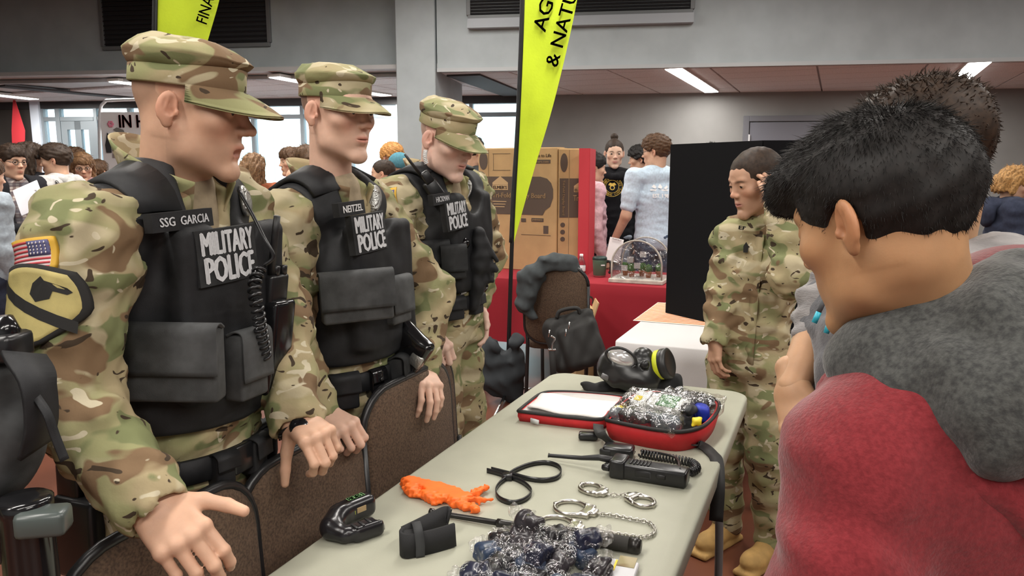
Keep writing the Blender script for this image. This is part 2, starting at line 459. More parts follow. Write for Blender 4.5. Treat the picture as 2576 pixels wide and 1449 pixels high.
def head_colour(V, p):
    sk = np.array(p.get('skin', (.55, .33, .22))); c = np.tile(sk, (len(V), 1)); x, y, z = np.abs(V[:, 0]), V[:, 1], V[:, 2]
    def blend(w, k):
        w = np.clip(w, 0, 1)[:, None]; c[:] = c * (1 - w) + np.array(k) * w
    red = sk * np.array([1.05, .72, .68])
    blend(np.exp(-(((x - .045) / .02) ** 2 + ((y - .07) / .04) ** 2 + ((z + .028) / .02) ** 2)) * .55, red)
    blend(np.exp(-((x / .014) ** 2 + ((y - .108) / .022) ** 2 + ((z + .024) / .015) ** 2)) * .6, red)
    blend((x > .073) * np.exp(-(((z) / .04) ** 2)) * .5 * (np.abs(y + .01) < .03), red)
    o = p.get('open', 0)
    lip = np.exp(-((x / .023) ** 4 + ((z + .0625 + o * .004) / (.0095 + o * .005)) ** 4)) * (y > .078)
    blend(lip * .85, p.get('lip', sk * np.array([.85, .5, .5])))
    st = p.get('stubble', 0)
    if st: blend(st * (y > -.02) * np.clip((-.04 - z) / .03, 0, 1) * np.clip((z + .15) / .03, 0, 1) * (1 - lip), sk * .55)
    hb = p.get('shave')   # shaved sides: (colour, strength, lower edge)
    if hb is not None:
        edge = hb[2] + np.clip((y - .02) / .05, 0, 1) * .1 - np.clip((-.03 - y) / .07, 0, 1) * .06
        w = np.clip((z - edge) / hb[3], 0, 1) * (y < .062) * (1 - ((x > .072) & (np.abs(y + .01) < .034) & (z < .04) & (z > -.05)))
        blend(w * hb[1], hb[0])
    bw = np.array(p.get('brow', (.08, .05, .03)))
    blend(np.exp(-(((x - .033) / .019) ** 4 + ((z - .0265 + ((x - .033) / .06) ** 2 * .035) / .0042) ** 2)) * (y > .06) * .8, bw)
    return c
HAND_L = [(.044, .026, .021), (.050, .030, .022), (.046, .028, .022), (.036, .021, .019)]
def hand(wrist, fwd, back, curl, side, sc=1.0, res=.0028, spread=.1, thumb=None, th_curl=.5):
    """fwd: wrist to knuckles, back: out of the back of the hand, side +1 thumb lies on fwd x back * side; curl per finger (a, b, c)"""
    f = unit(fwd); bk = unit(np.asarray(back) - f * (np.asarray(back) @ f)); lat = np.cross(f, bk) * side
    wrist = np.asarray(wrist, float); S = sc
    pts = []
    prim = []
    L = .088 * S
    roots = [wrist + f * L * k + lat * o * S + bk * b * S for o, k, b in ((.030, 1.0, 0), (.010, 1.05, .003), (-.011, 1.0, .002), (-.030, .92, -.003))]
    base = [wrist + f * .018 * S + lat * o * S for o in (.018, .006, -.006, -.017)]
    for r, b in zip(roots, base): prim.append((b, r, .0155 * S, .0108 * S, .014))
    prim.append((wrist - f * .03, wrist + f * .02 * S, .025 * S, .024 * S, .02))
    fing = []
    for i, r in enumerate(roots):
        cu = curl[i] if isinstance(curl[0], (tuple, list)) else curl
        ang = 0; p = r; d0 = unit(f + lat * (1.5 - i) * spread * .6); rad = (.0092, .0096, .0090, .0078)[i] * S
        for j in range(3):
            ang += cu[j]; d = d0 * math.cos(ang) - bk * math.sin(ang); q = p + d * HAND_L[i][j] * S
            fing.append((p, q, rad * (1.03, .96, .88)[j], rad * (.97, .88, .76)[j])); p = q
        pts.append(p)
    tb = wrist + f * .022 * S + lat * .02 * S - bk * .006 * S
    td = thumb if thumb is not None else (.62, .72, -.3)
    d1 = unit(f * td[0] + lat * td[1] + bk * td[2])
    t1 = tb + d1 * .046 * S; d2 = unit(d1 + f * th_curl * .6 - lat * th_curl * .5 - bk * th_curl * .25); t2 = t1 + d2 * .034 * S
    d3 = unit(d2 + f * th_curl * .3 - lat * th_curl * .35 - bk * th_curl * .2); t3 = t2 + d3 * .026 * S
    allp = np.array([wrist - f * .035] + roots + pts + [t1, t2, t3] + [q for _, q, _, _ in fing])
    v = Vol(allp.min(0) - .035, allp.max(0) + .035, res)
    for a, b, ra, rb, k in prim: v.add(rc(a, b, ra, rb), k)
    v.add(ell(wrist + f * .05 * S - bk * .005, (.034 * S, .046 * S, .014 * S), np.array([lat, f, bk]).T), .012)
    v.add(rc(tb, t1, .016 * S, .0118 * S), .014); v.add(rc(t1, t2, .0112 * S, .0102 * S), .006); v.add(rc(t2, t3, .0102 * S, .0082 * S), .004)
    for i, (a, b, ra, rb) in enumerate(fing):
        v.add(rc(a, b, ra, rb), .005 if i % 3 == 0 else .0025)
        if i % 3 == 0: v.add(ell(a + bk * .002, (.0105 * S, .0105 * S, .010 * S)), .006)
        else: v.add(ell(a, (rb * 1.12, rb * 1.12, rb * 1.12)), .003)
    V, Q = v.mesh()
    return V, Q
def skin_cols(V, sk, tips=None):
    c = np.tile(np.array(sk), (len(V), 1)); r = np.sin(V[:, 0] * 90) * np.sin(V[:, 1] * 80) * np.sin(V[:, 2] * 85)
    return c * (1 + .05 * r[:, None])
class Person:
    def __init__(s, label, base, skin, name='person', group=None, cat='person'):
        s.root = thing(name, label, cat, base, group); s.skin = skin; s.parts = []
    def head(s, c, R, p, sc=1.0, res=.0035, neck_to=None):
        """c centre in the room, R columns right/face/up"""
        p = dict(p); p.setdefault('skin', s.skin)
        if neck_to is not None: p['neck'] = R.T @ (np.asarray(neck_to) - c) / sc
        v = head_local(res, p); V, Q = v.mesh(); col = head_colour(V, p)
        s.hc, s.hR, s.hs, s.hp = np.asarray(c, float), R, sc, p
        s.parts.append((s.hw(V), Q, col))
        return s
    def hw(s, V): return s.hc + (np.asarray(V) * s.hs) @ s.hR.T
    def skinv(s, V, Q): s.parts.append((V, Q, skin_cols(V, s.skin))); return s
    def skinvol(s, v): return s.skinv(*v.mesh())
    def inner(s):
        """the figure under the clothes: trunk, arms and legs as one coarse surface"""
        k = s.k; js = [j for j in ('shR', 'elR', 'wrR', 'shL', 'elL', 'wrL', 'hipR', 'knR', 'anR', 'hipL', 'knL', 'anL') if hasattr(k, j)]
        P = np.array([k.pel, k.chest, k.neck] + [getattr(k, j) for j in js]); v = Vol(P.min(0) - .16, P.max(0) + .16, .019)
        v.add(ell(k.chest, (.14, .085, .15), k.B)); v.add(ell(k.pel, (.13, .09, .11), k.B), .05); v.add(ell((k.chest + k.pel) / 2, (.125, .085, .16), k.B), .05); v.add(rc(k.chest, k.neck - k.u * .03, .06, .045), .04)
        for q in 'RL':
            for a, b, ra, rb in (('sh', 'el', .045, .036), ('el', 'wr', .036, .024), ('hip', 'kn', .07, .05), ('kn', 'an', .048, .036)):
                if hasattr(k, a + q) and hasattr(k, b + q): v.add(rc(getattr(k, a + q), getattr(k, b + q), ra, rb), .03)
            v.add(rc(k.chest + k.u * .1, getattr(k, 'sh' + q), .05, .045), .04)
        return v.mesh()
    def finish(s):
        V0, Q0 = s.inner(); s.parts.append((V0, Q0, skin_cols(V0, s.skin))); m = len(s.parts) - 1
        n = 0; V = []; Q = []; C = []; off = []
        for v, q, c in s.parts: off.append(n); V.append(v); Q.append(q + n); C.append(c); n += len(v)
        br = []; kd = KDTree(len(V0)); [kd.insert(p, j) for j, p in enumerate(V0)]; kd.balance()
        for i in range(m):
            v = s.parts[i][0]; q = s.parts[i][1]; sub = np.arange(0, len(v), max(1, len(v) // 400)); hit = [kd.find(v[j]) for j in sub]; bi = min(range(len(hit)), key=lambda j: hit[j][2]); a, b = sub[bi], hit[bi][1]
            nb = q[(q == a).any(1)][0]; p = int(np.where(nb == a)[0][0]); nb0 = Q0[(Q0 == b).any(1)][0]; p0 = int(np.where(nb0 == b)[0][0])
            br.append([a + off[i], nb[(p + 1) % 4] + off[i], nb0[(p0 + 1) % 4] + off[m], b + off[m]])
        s.body = mk('body', np.concatenate(V), np.concatenate(Q + [np.array(br)]), SKIN, s.root, col=np.concatenate(C)); return s
    def part(s, name, VQ, m, parent=None, smooth=True, col=None):
        return mk(name, VQ[0], VQ[1], m, parent or s.root, smooth, col)
    def eyes(s, iris=(.12, .08, .05), look_=(0, 0)):
        for e in (-1, 1):
            n, m = 14, 10; V = []; C = []
            for i in range(m + 1):
                t = math.pi * i / m
                for j in range(n):
                    a = 2 * math.pi * j / n; V.append((math.sin(t) * math.cos(a), math.cos(t), math.sin(t) * math.sin(a)))
                    C.append((.01, .01, .01) if i <= 1 else iris if i <= 2 else (.72, .68, .64))
            V = np.array(V) @ (rotz(look_[0]) @ rotx(look_[1])).T * .0122 + A(e * .033, .0765, .008)
            F = np.array([[i * n + j, i * n + (j + 1) % n, (i + 1) * n + (j + 1) % n, (i + 1) * n + j] for i in range(m) for j in range(n)])[:, ::-1]
            mk('eye', s.hw(V), F, EYEC, s.root, col=np.array(C))
def mat_vcol(name, rough):
    m, nt, b = _new(name); a = _n(nt, 'ShaderNodeVertexColor'); a.layer_name = 'Col'; nt.links.new(a.outputs['Color'], b.inputs['Base Color'])
    b.inputs['Roughness'].default_value = rough; MATS[name] = m; return m
EYEC = mat_vcol('eye_white', .12)
def strands(roots, dirs, length, width, bend, seg=3, seed=1, jitter=.25):
    """tapered three-sided locks; arrays in, one mesh out"""
    r = np.random.default_rng(seed); n = len(roots)
    d = dirs + r.normal(size=(n, 3)) * jitter; d /= np.linalg.norm(d, axis=1)[:, None]
    L = np.asarray(length) * r.uniform(.7, 1.15, n); P = [roots]; cur = d.copy(); bend = np.asarray(bend) + r.normal(size=(n, 3)) * .12
    for k in range(seg):
        P.append(P[-1] + cur * (L / seg)[:, None]); cur = cur + bend * (1.0 / seg); cur /= np.linalg.norm(cur, axis=1)[:, None]
    u = np.cross(d, r.normal(size=(n, 3))); u /= np.linalg.norm(u, axis=1)[:, None]; w = np.cross(d, u)
    V = []
    for k in range(seg + 1):
        wd = width * (1 - k / seg) ** .6 if k < seg else width * .05
        for j in range(3):
            a = 2 * math.pi * j / 3; V.append(P[k] + (u * math.cos(a) + w * math.sin(a)) * wd)
    V = np.stack(V, 1); m = (seg + 1) * 3; Q = []
    for k in range(seg):
        for j in range(3): Q.append([k * 3 + j, k * 3 + (j + 1) % 3, k * 3 + 3 + (j + 1) % 3, k * 3 + 3 + j])
    Q = np.array(Q)[None] + (np.arange(n) * m)[:, None, None]
    return V.reshape(-1, 3), Q.reshape(-1, 4)
def surf_samples(V, Q, n, seed=0):
    r = np.random.default_rng(seed); a, b, c, d = (V[Q[:, i]] for i in range(4))
    nr = np.cross(c - a, d - b); ar = np.linalg.norm(nr, axis=1); i = r.choice(len(Q), n, p=ar / ar.sum())
    u, w = r.random(n)[:, None], r.random(n)[:, None]
    P = (a[i] * (1 - u) + b[i] * u) * (1 - w) + (d[i] * (1 - u) + c[i] * u) * w
    return P, nr[i] / np.maximum(ar[i], 1e-12)[:, None]
def patrol_cap(P, m=None, tilt=.0, dz=0., crush=0., seed=1, sc=1.0, badge=None):
    """soft peaked cap: band, crown with a welted top, curved brim"""
    m = m or CAMO; R = rotx(-tilt); r = np.random.default_rng(seed)
    fold = waves(seed, 7, .0042, (.03, .09))
    n = 56; th = np.arange(n) * 2 * math.pi / n
    def ring(rx, ry, z, cy=-.014, j=0.):
        X = rx * np.cos(th); Y = cy + ry * np.sin(th); Z = np.full(n, z)
        if np.ndim(z): Z = z
        V = np.stack([X, Y, Z], 1)
        if j:
            d = fold(V[:, 0], V[:, 1], V[:, 2]) * j; V[:, 0] += d * np.cos(th); V[:, 1] += d * np.sin(th); V[:, 2] += d * .6
        return V
    def grid(rings, cap=False):
        V = np.concatenate(rings); k = len(rings)
        F = [[i * n + j, i * n + (j + 1) % n, (i + 1) * n + (j + 1) % n, (i + 1) * n + j] for i in range(k - 1) for j in range(n)]
        if cap: F.append(list(range((k - 1) * n, k * n)))
        return V, F
    place = lambda V: P.hw(((V * sc) @ R.T) + A(0, 0, dz))
    rise = np.clip(np.sin(th), 0, 1) * .012
    band = [ring(.0815, .1015, .052), ring(.0845, .1045, .053), ring(.0855, .1055, .055), ring(.0855, .1055, .084 + rise), ring(.083, .103, .0855 + rise)]
    cap = P.part('cap', (place(grid(band)[0]), grid(band)[1]), m)
    lean = np.sin(th) * .0
    front = np.clip(np.sin(th), 0, 1) ** 1.5
    cr = [ring(.083, .103, .0845 + rise), ring(.088, .109, .088 + rise, j=.6), ring(.0925, .1145, .098 + rise * .9 - front * .004 * crush, j=1), ring(.0945, .1165, .108 + rise * .6 - front * .008 * crush, j=1),
          ring(.0955, .1175, .1115 + rise * .5 - front * .01 * crush, j=.6), ring(.0935, .115, .1145 + rise * .4 - front * .01 * crush, j=.6), ring(.085, .105, .123 - front * .006, j=1), ring(.068, .085, .134 - front * .006, -.02, j=1.3), ring(.045, .056, .141, -.026, j=1.3), ring(.02, .026, .144, -.03, j=.6)]
    V, F = grid(cr, True); P.part('crown', (place(V), F), m, cap)
    # brim
    na, nr_ = 30, 8; B = []
    for side in (0, 1):
        for i in range(nr_):
            t = i / (nr_ - 1)
            for j in range(na):
                a = math.radians(90 + (j / (na - 1) - .5) * 2 * 74); sa = (a - math.pi / 2) / math.radians(74)
                x = .0855 * math.cos(a); y = -.014 + .1055 * math.sin(a); ext = .074 * (1 - abs(sa) ** 3.2)
                x2 = x * (1 + .05 * t * (1 - abs(sa))); y2 = y + ext * t
                z = .0575 - .024 * t * (1 - abs(sa) ** 2) - 4.4 * x2 ** 2 * (.12 + .88 * t ** .8) * (.62 + .38 * (1 - abs(sa))) - .012 * t * t
                B.append((x2, y2, z - side * .0035))
    B = np.array(B); F = []
    for side in (0, 1):
        o = side * na * nr_
        for i in range(nr_ - 1):
            for j in range(na - 1):
                q = [o + i * na + j, o + i * na + j + 1, o + (i + 1) * na + j + 1, o + (i + 1) * na + j]; F.append(q if side else q[::-1])
    o = na * nr_
    for j in range(na - 1): F.append([(nr_ - 1) * na + j, (nr_ - 1) * na + j + 1, o + (nr_ - 1) * na + j + 1, o + (nr_ - 1) * na + j])
    P.part('brim', (place(B), F), m, cap)
    return cap
# ------------------------------------------------------------------ clothes and wrapping things onto bodies
from mathutils.bvhtree import BVHTree
def bvh_of(V, Q): return BVHTree.FromPolygons([Vector(v) for v in V], [list(map(int, q)) for q in Q])
def pick(bvh, x, y, Y=None):
    """point and outward normal of a surface seen at x, y of the picture"""
    d = unit(ray(x, y)); l, n, i, t = bvh.ray_cast(Vector(_cp), Vector(d))
    if l is None:
        p = at(x, y, Y or 1.5); l, n, i, t = bvh.find_nearest(Vector(p))
    n = np.array(n); n = n if n @ d < 0 else -n
    return np.array(l), n
def near(bvh, p):
    l, n, i, t = bvh.find_nearest(Vector(p)); l = np.array(l); n = np.array(n)
    return l, n
def wrapper(bvh, n, off, reach=.12):
    """lays points onto a surface along -n"""
    n = unit(n)
    def f(V):
        out = np.array(V, float)
        for i, v in enumerate(V):
            l, nn, _, _ = bvh.ray_cast(Vector(v + n * reach), Vector(-n), reach * 2.2)
            if l is not None: out[i] = np.array(l) + n * off
        return out
    return f
def frame_on(n, roll=0., up=ZU):
    """x along, y up on a surface with outward normal n"""
    n = unit(n); x = unit(np.cross(up, n)); y = np.cross(n, x)
    c, s = math.cos(roll), math.sin(roll); return x * c + y * s, y * c - x * s, n
def sheet(o, X, Y, w, h, nx=10, ny=8, t=.002, bend=None, shape=None, r=0., n=None):
    """thin patch w x h centred at o, laid on a surface; rounded outline through shape(u, v)"""
    X, Y = unit(X), unit(Y); N = np.cross(X, Y); V = []
    for j in range(ny + 1):
        for i in range(nx + 1):
            u, v = i / nx * 2 - 1, j / ny * 2 - 1
            if shape: u, v = shape(u, v)
            V.append(np.asarray(o) + X * u * w / 2 + Y * v * h / 2)
    V = np.array(V); V = bend(V) if bend else V
    m = len(V); q = lambda i, j: j * (nx + 1) + i
    T = V + N * t; B = V - N * .004
    F = [[q(i, j), q(i + 1, j), q(i + 1, j + 1), q(i, j + 1)] for j in range(ny) for i in range(nx)]
    E = [[a + m for a in f[::-1]] for f in F]
    rim = [q(i, 0) for i in range(nx)] + [q(nx, j) for j in range(ny)] + [q(i, ny) for i in range(nx, 0, -1)] + [q(0, j) for j in range(ny, 0, -1)]
    S = [[rim[k], m + rim[k], m + rim[(k + 1) % len(rim)], rim[(k + 1) % len(rim)]] for k in range(len(rim))]
    return np.vstack([T, B]), F + E + S
def disc(u, v):
    m = max(abs(u), abs(v)); r = math.hypot(u, v); return (u * m / r, v * m / r) if r > 1e-6 else (0, 0)
def shield(u, v):
    k = (1 - max(0, -v) ** 1.6 * .78) * (1 - max(0, v - .6) * .25); return u * k, v
class Sk:
    """joints in the room and the body's frame"""
    def __init__(s, face, pel, chest, neck, **j):
        s.pel, s.chest, s.neck = (np.asarray(v, float) for v in (pel, chest, neck)); s.__dict__.update({k: np.asarray(v, float) for k, v in j.items()})
        up = unit(s.neck - s.pel); f = A(math.cos(face), math.sin(face), 0); f = unit(f - up * (f @ up)); s.f, s.u, s.r = f, up, np.cross(f, up)
        s.B = np.array([s.r, f, up]).T
    def p(s, c, x=0, y=0, z=0): return c + s.r * x + s.f * y + s.u * z
def torso(v, k, g=0., w=1., d=1.):
    B = k.B; k2 = .05
    v.add(ell(k.p(k.chest, 0, 0, 0), (.165 * w + g, .112 * d + g, .17 + g), B))
    m = k.chest * .45 + k.pel * .55
    v.add(ell(k.p(m, 0, .012 * d, 0), (.145 * w + g, .112 * d + g, .17 + g), B), k2)
    v.add(ell(k.pel, (.162 * w + g, .118 * d + g, .13 + g), B), k2)
    v.add(rc(k.p(k.neck, -.05, 0, -.03), k.p(k.shR, .0, 0, -.005), .062 + g, .058 + g), .045)
    v.add(rc(k.p(k.neck, .05, 0, -.03), k.p(k.shL, .0, 0, -.005), .062 + g, .058 + g), .045)
def bounds(pts, m):
    p = np.array(pts); return p.min(0) - m, p.max(0) + m
def jacket(k, res, g=.012, arm=(.078, .068, .064, .05), hem=None, w=1., d=1., wr=None, seed=1, cuff=True, fold=.006, arms='RL', vneck=False):
    pts = [k.pel, k.chest, k.neck] + [getattr(k, a + b) for a in ('sh', 'el', 'wr') for b in arms]
    lo, hi = bounds(pts, .22); v = Vol(lo, hi, res); torso(v, k, g, w, d)
    for s in arms:
        a, b, c = getattr(k, 'sh' + s), getattr(k, 'el' + s), getattr(k, 'wr' + s)
        v.add(rc(a, b, arm[0], arm[1]), .04); v.add(rc(b, c, arm[2], arm[3]), .035)
    al = [unit(getattr(k, 'wr' + s) - getattr(k, 'el' + s)) for s in arms] + [unit(getattr(k, 'el' + s) - getattr(k, 'sh' + s)) for s in arms] + [k.u]
    v.disp(waves(seed, 10, fold, (.05, .11), al, warp=1.4)); v.disp(waves(seed + 50, 8, fold * .45, (.025, .06), None, warp=1.0))
    if cuff:
        for s in arms:
            b, c = getattr(k, 'el' + s), getattr(k, 'wr' + s); dr = unit(c - b)
            v.add(rc(c - dr * .025, c - dr * .005, arm[3] * .98, arm[3] * .98), .006)
            v.sub(rc(c + dr * (arm[3] * .8), c + dr * .12, arm[3] * .82, arm[3] * 1.35), .004)
    if vneck: v.sub(ell(k.p(k.neck, 0, .085, -.005), (.046, .075, .088), k.B), .012)
    if hem is not None: v.cut(hem, -k.u, .01)
    return v
def trousers(k, res, g=.012, leg=(.098, .078, .074, .062), top=None, seed=3, fold=.007, w=1., d=1.):
    pts = [k.pel, k.hipR, k.hipL, k.knR, k.knL, k.anR, k.anL]; lo, hi = bounds(pts, .2); lo[2] = max(lo[2], .0); v = Vol(lo, hi, res)
    v.add(ell(k.pel, (.162 * w + g, .118 * d + g, .14 + g), k.B))
    for s in 'RL':
        a, b, c = getattr(k, 'hip' + s), getattr(k, 'kn' + s), getattr(k, 'an' + s)
        v.add(rc(a, b, leg[0], leg[1]), .04); v.add(rc(b, c, leg[2], leg[3]), .03)
    v.disp(waves(seed, 9, fold, (.06, .14), [k.u, unit(k.knR - k.hipR)], warp=1.3))
    if top is not None: v.cut(top, k.u, .01)
    return v
def legs(k, foot, stance=.11, h=.95, stride=0.):
    """straight standing legs down to the floor at foot (x, y)"""
    f = unit(A(k.f[0], k.f[1], 0)); r = np.cross(f, ZU)
    for s, sg in (('R', 1), ('L', -1)):
        hip = k.pel + k.r * .085 * sg - k.u * .05; an = A(foot[0], foot[1], .09) + r * stance * sg + f * stride * sg
        kn = (hip + an) / 2 + f * .035; setattr(k, 'hip' + s, hip); setattr(k, 'kn' + s, kn); setattr(k, 'an' + s, an)
    k.ff = f; return k
def shoe(an, f, L=.27, boot=False, res=.007, w=1.):
    f = unit(f); r = np.cross(f, ZU); R = np.array([r, f, ZU]).T; c = A(an[0], an[1], 0)
    v = Vol(c - .25, c + A(.25, .25, .3), res)
    v.add(ell(c + f * (L * .45) + ZU * .045, (.044 * w, .075, .04), R)); v.add(ell(c - f * .02 + ZU * .05, (.036 * w, .055, .048), R), .03)
    v.add(rc(c + f * .05 + ZU * .06, c + f * .0 + ZU * .09, .04, .042), .03)
    if boot: v.add(rc(c + ZU * .06, c + ZU * .2 - f * .01, .045, .05), .03)
    v.add(sbox(c + f * (L * .27) + ZU * .012, (.04 * w, L * .52, .012), R, .01), .012)
    v.cut(c, -ZU); return v
def collar(P, k, m, r=(.068, .082), h=.055, back=.03, front=-.055, opening=.5, parent=None, flare=.012, c=None, name='collar', tilt=.25):
    """stand or fold collar round the neck, open at the front by +-opening radians"""
    n, mm = 40, 5; c = k.neck if c is None else c; V = []
    for lay in (0, 1):
        for i in range(n + 1):
            a = (i / n * 2 - 1) * (math.pi - opening); ca, sa = math.cos(a), math.sin(a)  # 0 = back
            zf = (1 - ca) / 2
            for j in range(mm + 1):
                t = j / mm; hh = h * (1 - .25 * zf)
                rr = 1 + t * flare / r[0] - lay * .05
                V.append(k.p(c, sa * r[0] * rr, -ca * r[1] * rr + (zf - .3) * .03, back * (1 - zf) + front * zf + t * hh - .02))
    V = np.array(V); q = lambda l, i, j: l * (n + 1) * (mm + 1) + i * (mm + 1) + j; F = []
    for i in range(n):
        for j in range(mm): F += [[q(0, i, j), q(0, i + 1, j), q(0, i + 1, j + 1), q(0, i, j + 1)], [q(1, i, j), q(1, i, j + 1), q(1, i + 1, j + 1), q(1, i + 1, j)]]
        F += [[q(0, i, mm), q(0, i + 1, mm), q(1, i + 1, mm), q(1, i, mm)]]
    for i in (0, n):
        for j in range(mm): F.append([q(0, i, j), q(0, i, j + 1), q(1, i, j + 1), q(1, i, j)])
    return P.part(name, (V, F), m, parent)
NYL = mat('black_nylon', (.012, .0125, .014), .62, noise=.25, nscale=30, bump=.35, bscale=900, bdist=.001, spec=.35)
NYL2 = mat('worn_black_nylon', (.022, .023, .024), .7, noise=.35, nscale=25, bump=.4, bscale=700, bdist=.001, spec=.3)
BLKP = mat('black_plastic', (.012, .012, .013), .3, bump=.05, bscale=200)
GLOSS = mat('gloss_black_leather', (.008, .008, .009), .14, spec=.6)
SILV = mat('silver_lettering', (.62, .63, .65), .5, noise=.08, nscale=200)
WHT = mat('white_print', (.8, .8, .8), .6)
TANSH = mat('tan_undershirt', (.30, .235, .15), .85, noise=.1, nscale=60)
CHROME = mat('chrome', (.62, .62, .62), .18, metal=1.)
FLAGR = mat('flag_red', (.5, .06, .07), .7, bump=.3, bscale=500); FLAGW = mat('flag_white', (.72, .66, .66), .7); FLAGB = mat('flag_blue', (.09, .09, .2), .7)
GOLD = mat('gold_thread', (.62, .36, .03), .6, bump=.3, bscale=600); PATCHY = mat('patch_yellow', (.46, .38, .14), .7, noise=.12, nscale=30, bump=.2, bscale=500)
def vest(P, k, hem, res=.007, w=1., d=1., seed=5, name='vest', g=.03, neck_drop=.112, arm_r=.088):
    lo, hi = bounds([k.pel, k.chest, k.neck, k.shR, k.shL], .2); v = Vol(lo, hi, res); torso(v, k, g, w, d)
    v.add(sbox(k.p(k.chest, 0, .108 * d + g * .5, -.02), (.145 * w, .024, .17), k.B, .022), .03)
    v.add(sbox(k.p(k.chest, 0, -.1 * d - g * .4, -.03), (.12 * w, .02, .18), k.B, .018), .06)
    for s, sg in (('R', 1), ('L', -1)):
        sh = getattr(k, 'sh' + s); el = getattr(k, 'el' + s); b = sh + unit(el - sh) * .2
        v.sub(rc(k.p(sh, sg * .035, 0, .02), k.p(b, sg * .02, .01, 0), arm_r, arm_r + .012), .015)
        v.sub(rc(k.p(sh, sg * .05, .06, .03), k.p(sh, sg * .02, .12, -.06), .055, .06), .03)
    v.sub(rc(k.p(k.neck, 0, .0, -.02), k.p(k.neck, 0, .02, .3), .074, .085), .012)
    v.sub(ell(k.p(k.neck, 0, .12, -.012), (.082, .1, neck_drop), k.B), .015)
    v.disp(waves(seed, 8, .0028, (.05, .12), None, warp=1.))
    v.cut(hem, -k.u, .012)
    VQ = v.mesh(); return P.part(name, VQ, NYL), bvh_of(*VQ)
def pouch(P, par, c, X, Y, w, h, dep, flap=.5, m=None, name='pouch', r=.008, fl=True):
    """a pocket standing on a surface: body and an overlapping flap"""
    m = m or NYL2; X, Y = unit(X), unit(Y); N = np.cross(X, Y); R = np.array([X, Y, N]).T; c = np.asarray(c)
    VQ = box(c + N * (dep / 2 - .008), (w / 2, h / 2, dep / 2 + .008), R, r, 3); o = P.part(name, VQ, m, par)
    if fl:
        pts = [c + Y * (h / 2 - .004) - N * .004, c + Y * (h / 2 + .006) + N * dep * .5, c + Y * (h / 2 - .002) + N * (dep + .004), c + Y * (h / 2 - h * flap * .5) + N * (dep + .006), c + Y * (h / 2 - h * flap) + N * (dep + .0075)]
        V, F = strap(smooth_path(pts, 5), w + .008, .004, X); P.part(name + '_flap', (V, F), m, par)
    return o
def fit_wrap(bv, o, X, Y, N, w, h):
    """smooth second-order cover over the surface, for stiff patches"""
    U, W, D = [], [], []
    for i in range(9):
        for j in range(7):
            u, v = (i / 8 - .5) * w, (j / 6 - .5) * h; q = o + X * u + Y * v
            l, _, _, _ = bv.ray_cast(Vector(q + N * .1), Vector(-N), .2)
            if l is not None: U.append(u); W.append(v); D.append((np.array(l) - o) @ N)
    U, W, D = map(np.array, (U, W, D)); M = np.stack([np.ones_like(U), U, W, U * U, U * W, W * W], 1)
    c = np.linalg.lstsq(M.T @ M + np.eye(6) * 1e-7, M.T @ D, rcond=None)[0]; top = max(0, np.percentile(D - M @ c, 99))
    def at_(off):
        def f(V):
            r = np.asarray(V) - o; u, v = r @ X, r @ Y; d = c[0] + c[1] * u + c[2] * v + c[3] * u * u + c[4] * u * v + c[5] * v * v
            return o + np.outer(u, X) + np.outer(v, Y) + np.outer(d + top + off, N)
        return f
    return at_
def lettered_patch(P, par, bv, x, y, lines, w, h, roll=0., m=None, lm=None, bold=.02, name='name_patch', yf=.15, off=.002):
    """stiff patch on the flat front plate of a vest, facing the way the body faces"""
    k = P.k; N = unit(k.f + k.u * .06); p0 = k.p(k.chest, 0, yf, 0); d = ray(x, y); o = _cp + d * (((p0 - _cp) @ N) / (d @ N)); X, Y, N = frame_on(N, roll, k.u); D = []
    for i in range(9):
        for j in range(7):
            q = o + X * (i / 8 - .5) * w + Y * (j / 6 - .5) * h; l, _, _, _ = bv.ray_cast(Vector(q + N * .08), Vector(-N), .14)
            if l is not None: D.append((np.array(l) - o) @ N)
    c0 = np.percentile(D, 88) if D else 0.
    def lay(off):
        def f(V):
            r = np.asarray(V) - o; u = r @ X; return np.asarray(V) + np.outer(c0 + off - .9 * u * u, N)
        return f
    V, F = sheet(o, X, Y, w, h, 12, 8, .003, lay(off)); V[len(V) // 2:] -= N * .012; P.part(name, (V, F), m or NYL, par, smooth=False)
    tot = sum(s for _, s, _ in lines); yy = h / 2
    for s, sz, wd in lines:
        gap = (h - tot) / (len(lines) + 1); yy -= gap + sz
        P.part('lettering', text(s, o - X * wd / 2 + Y * yy, X, Y, sz, wd, bold, 0, bend=lay(off + .0045)), lm or SILV, par, smooth=False)
    return o, X, Y, N
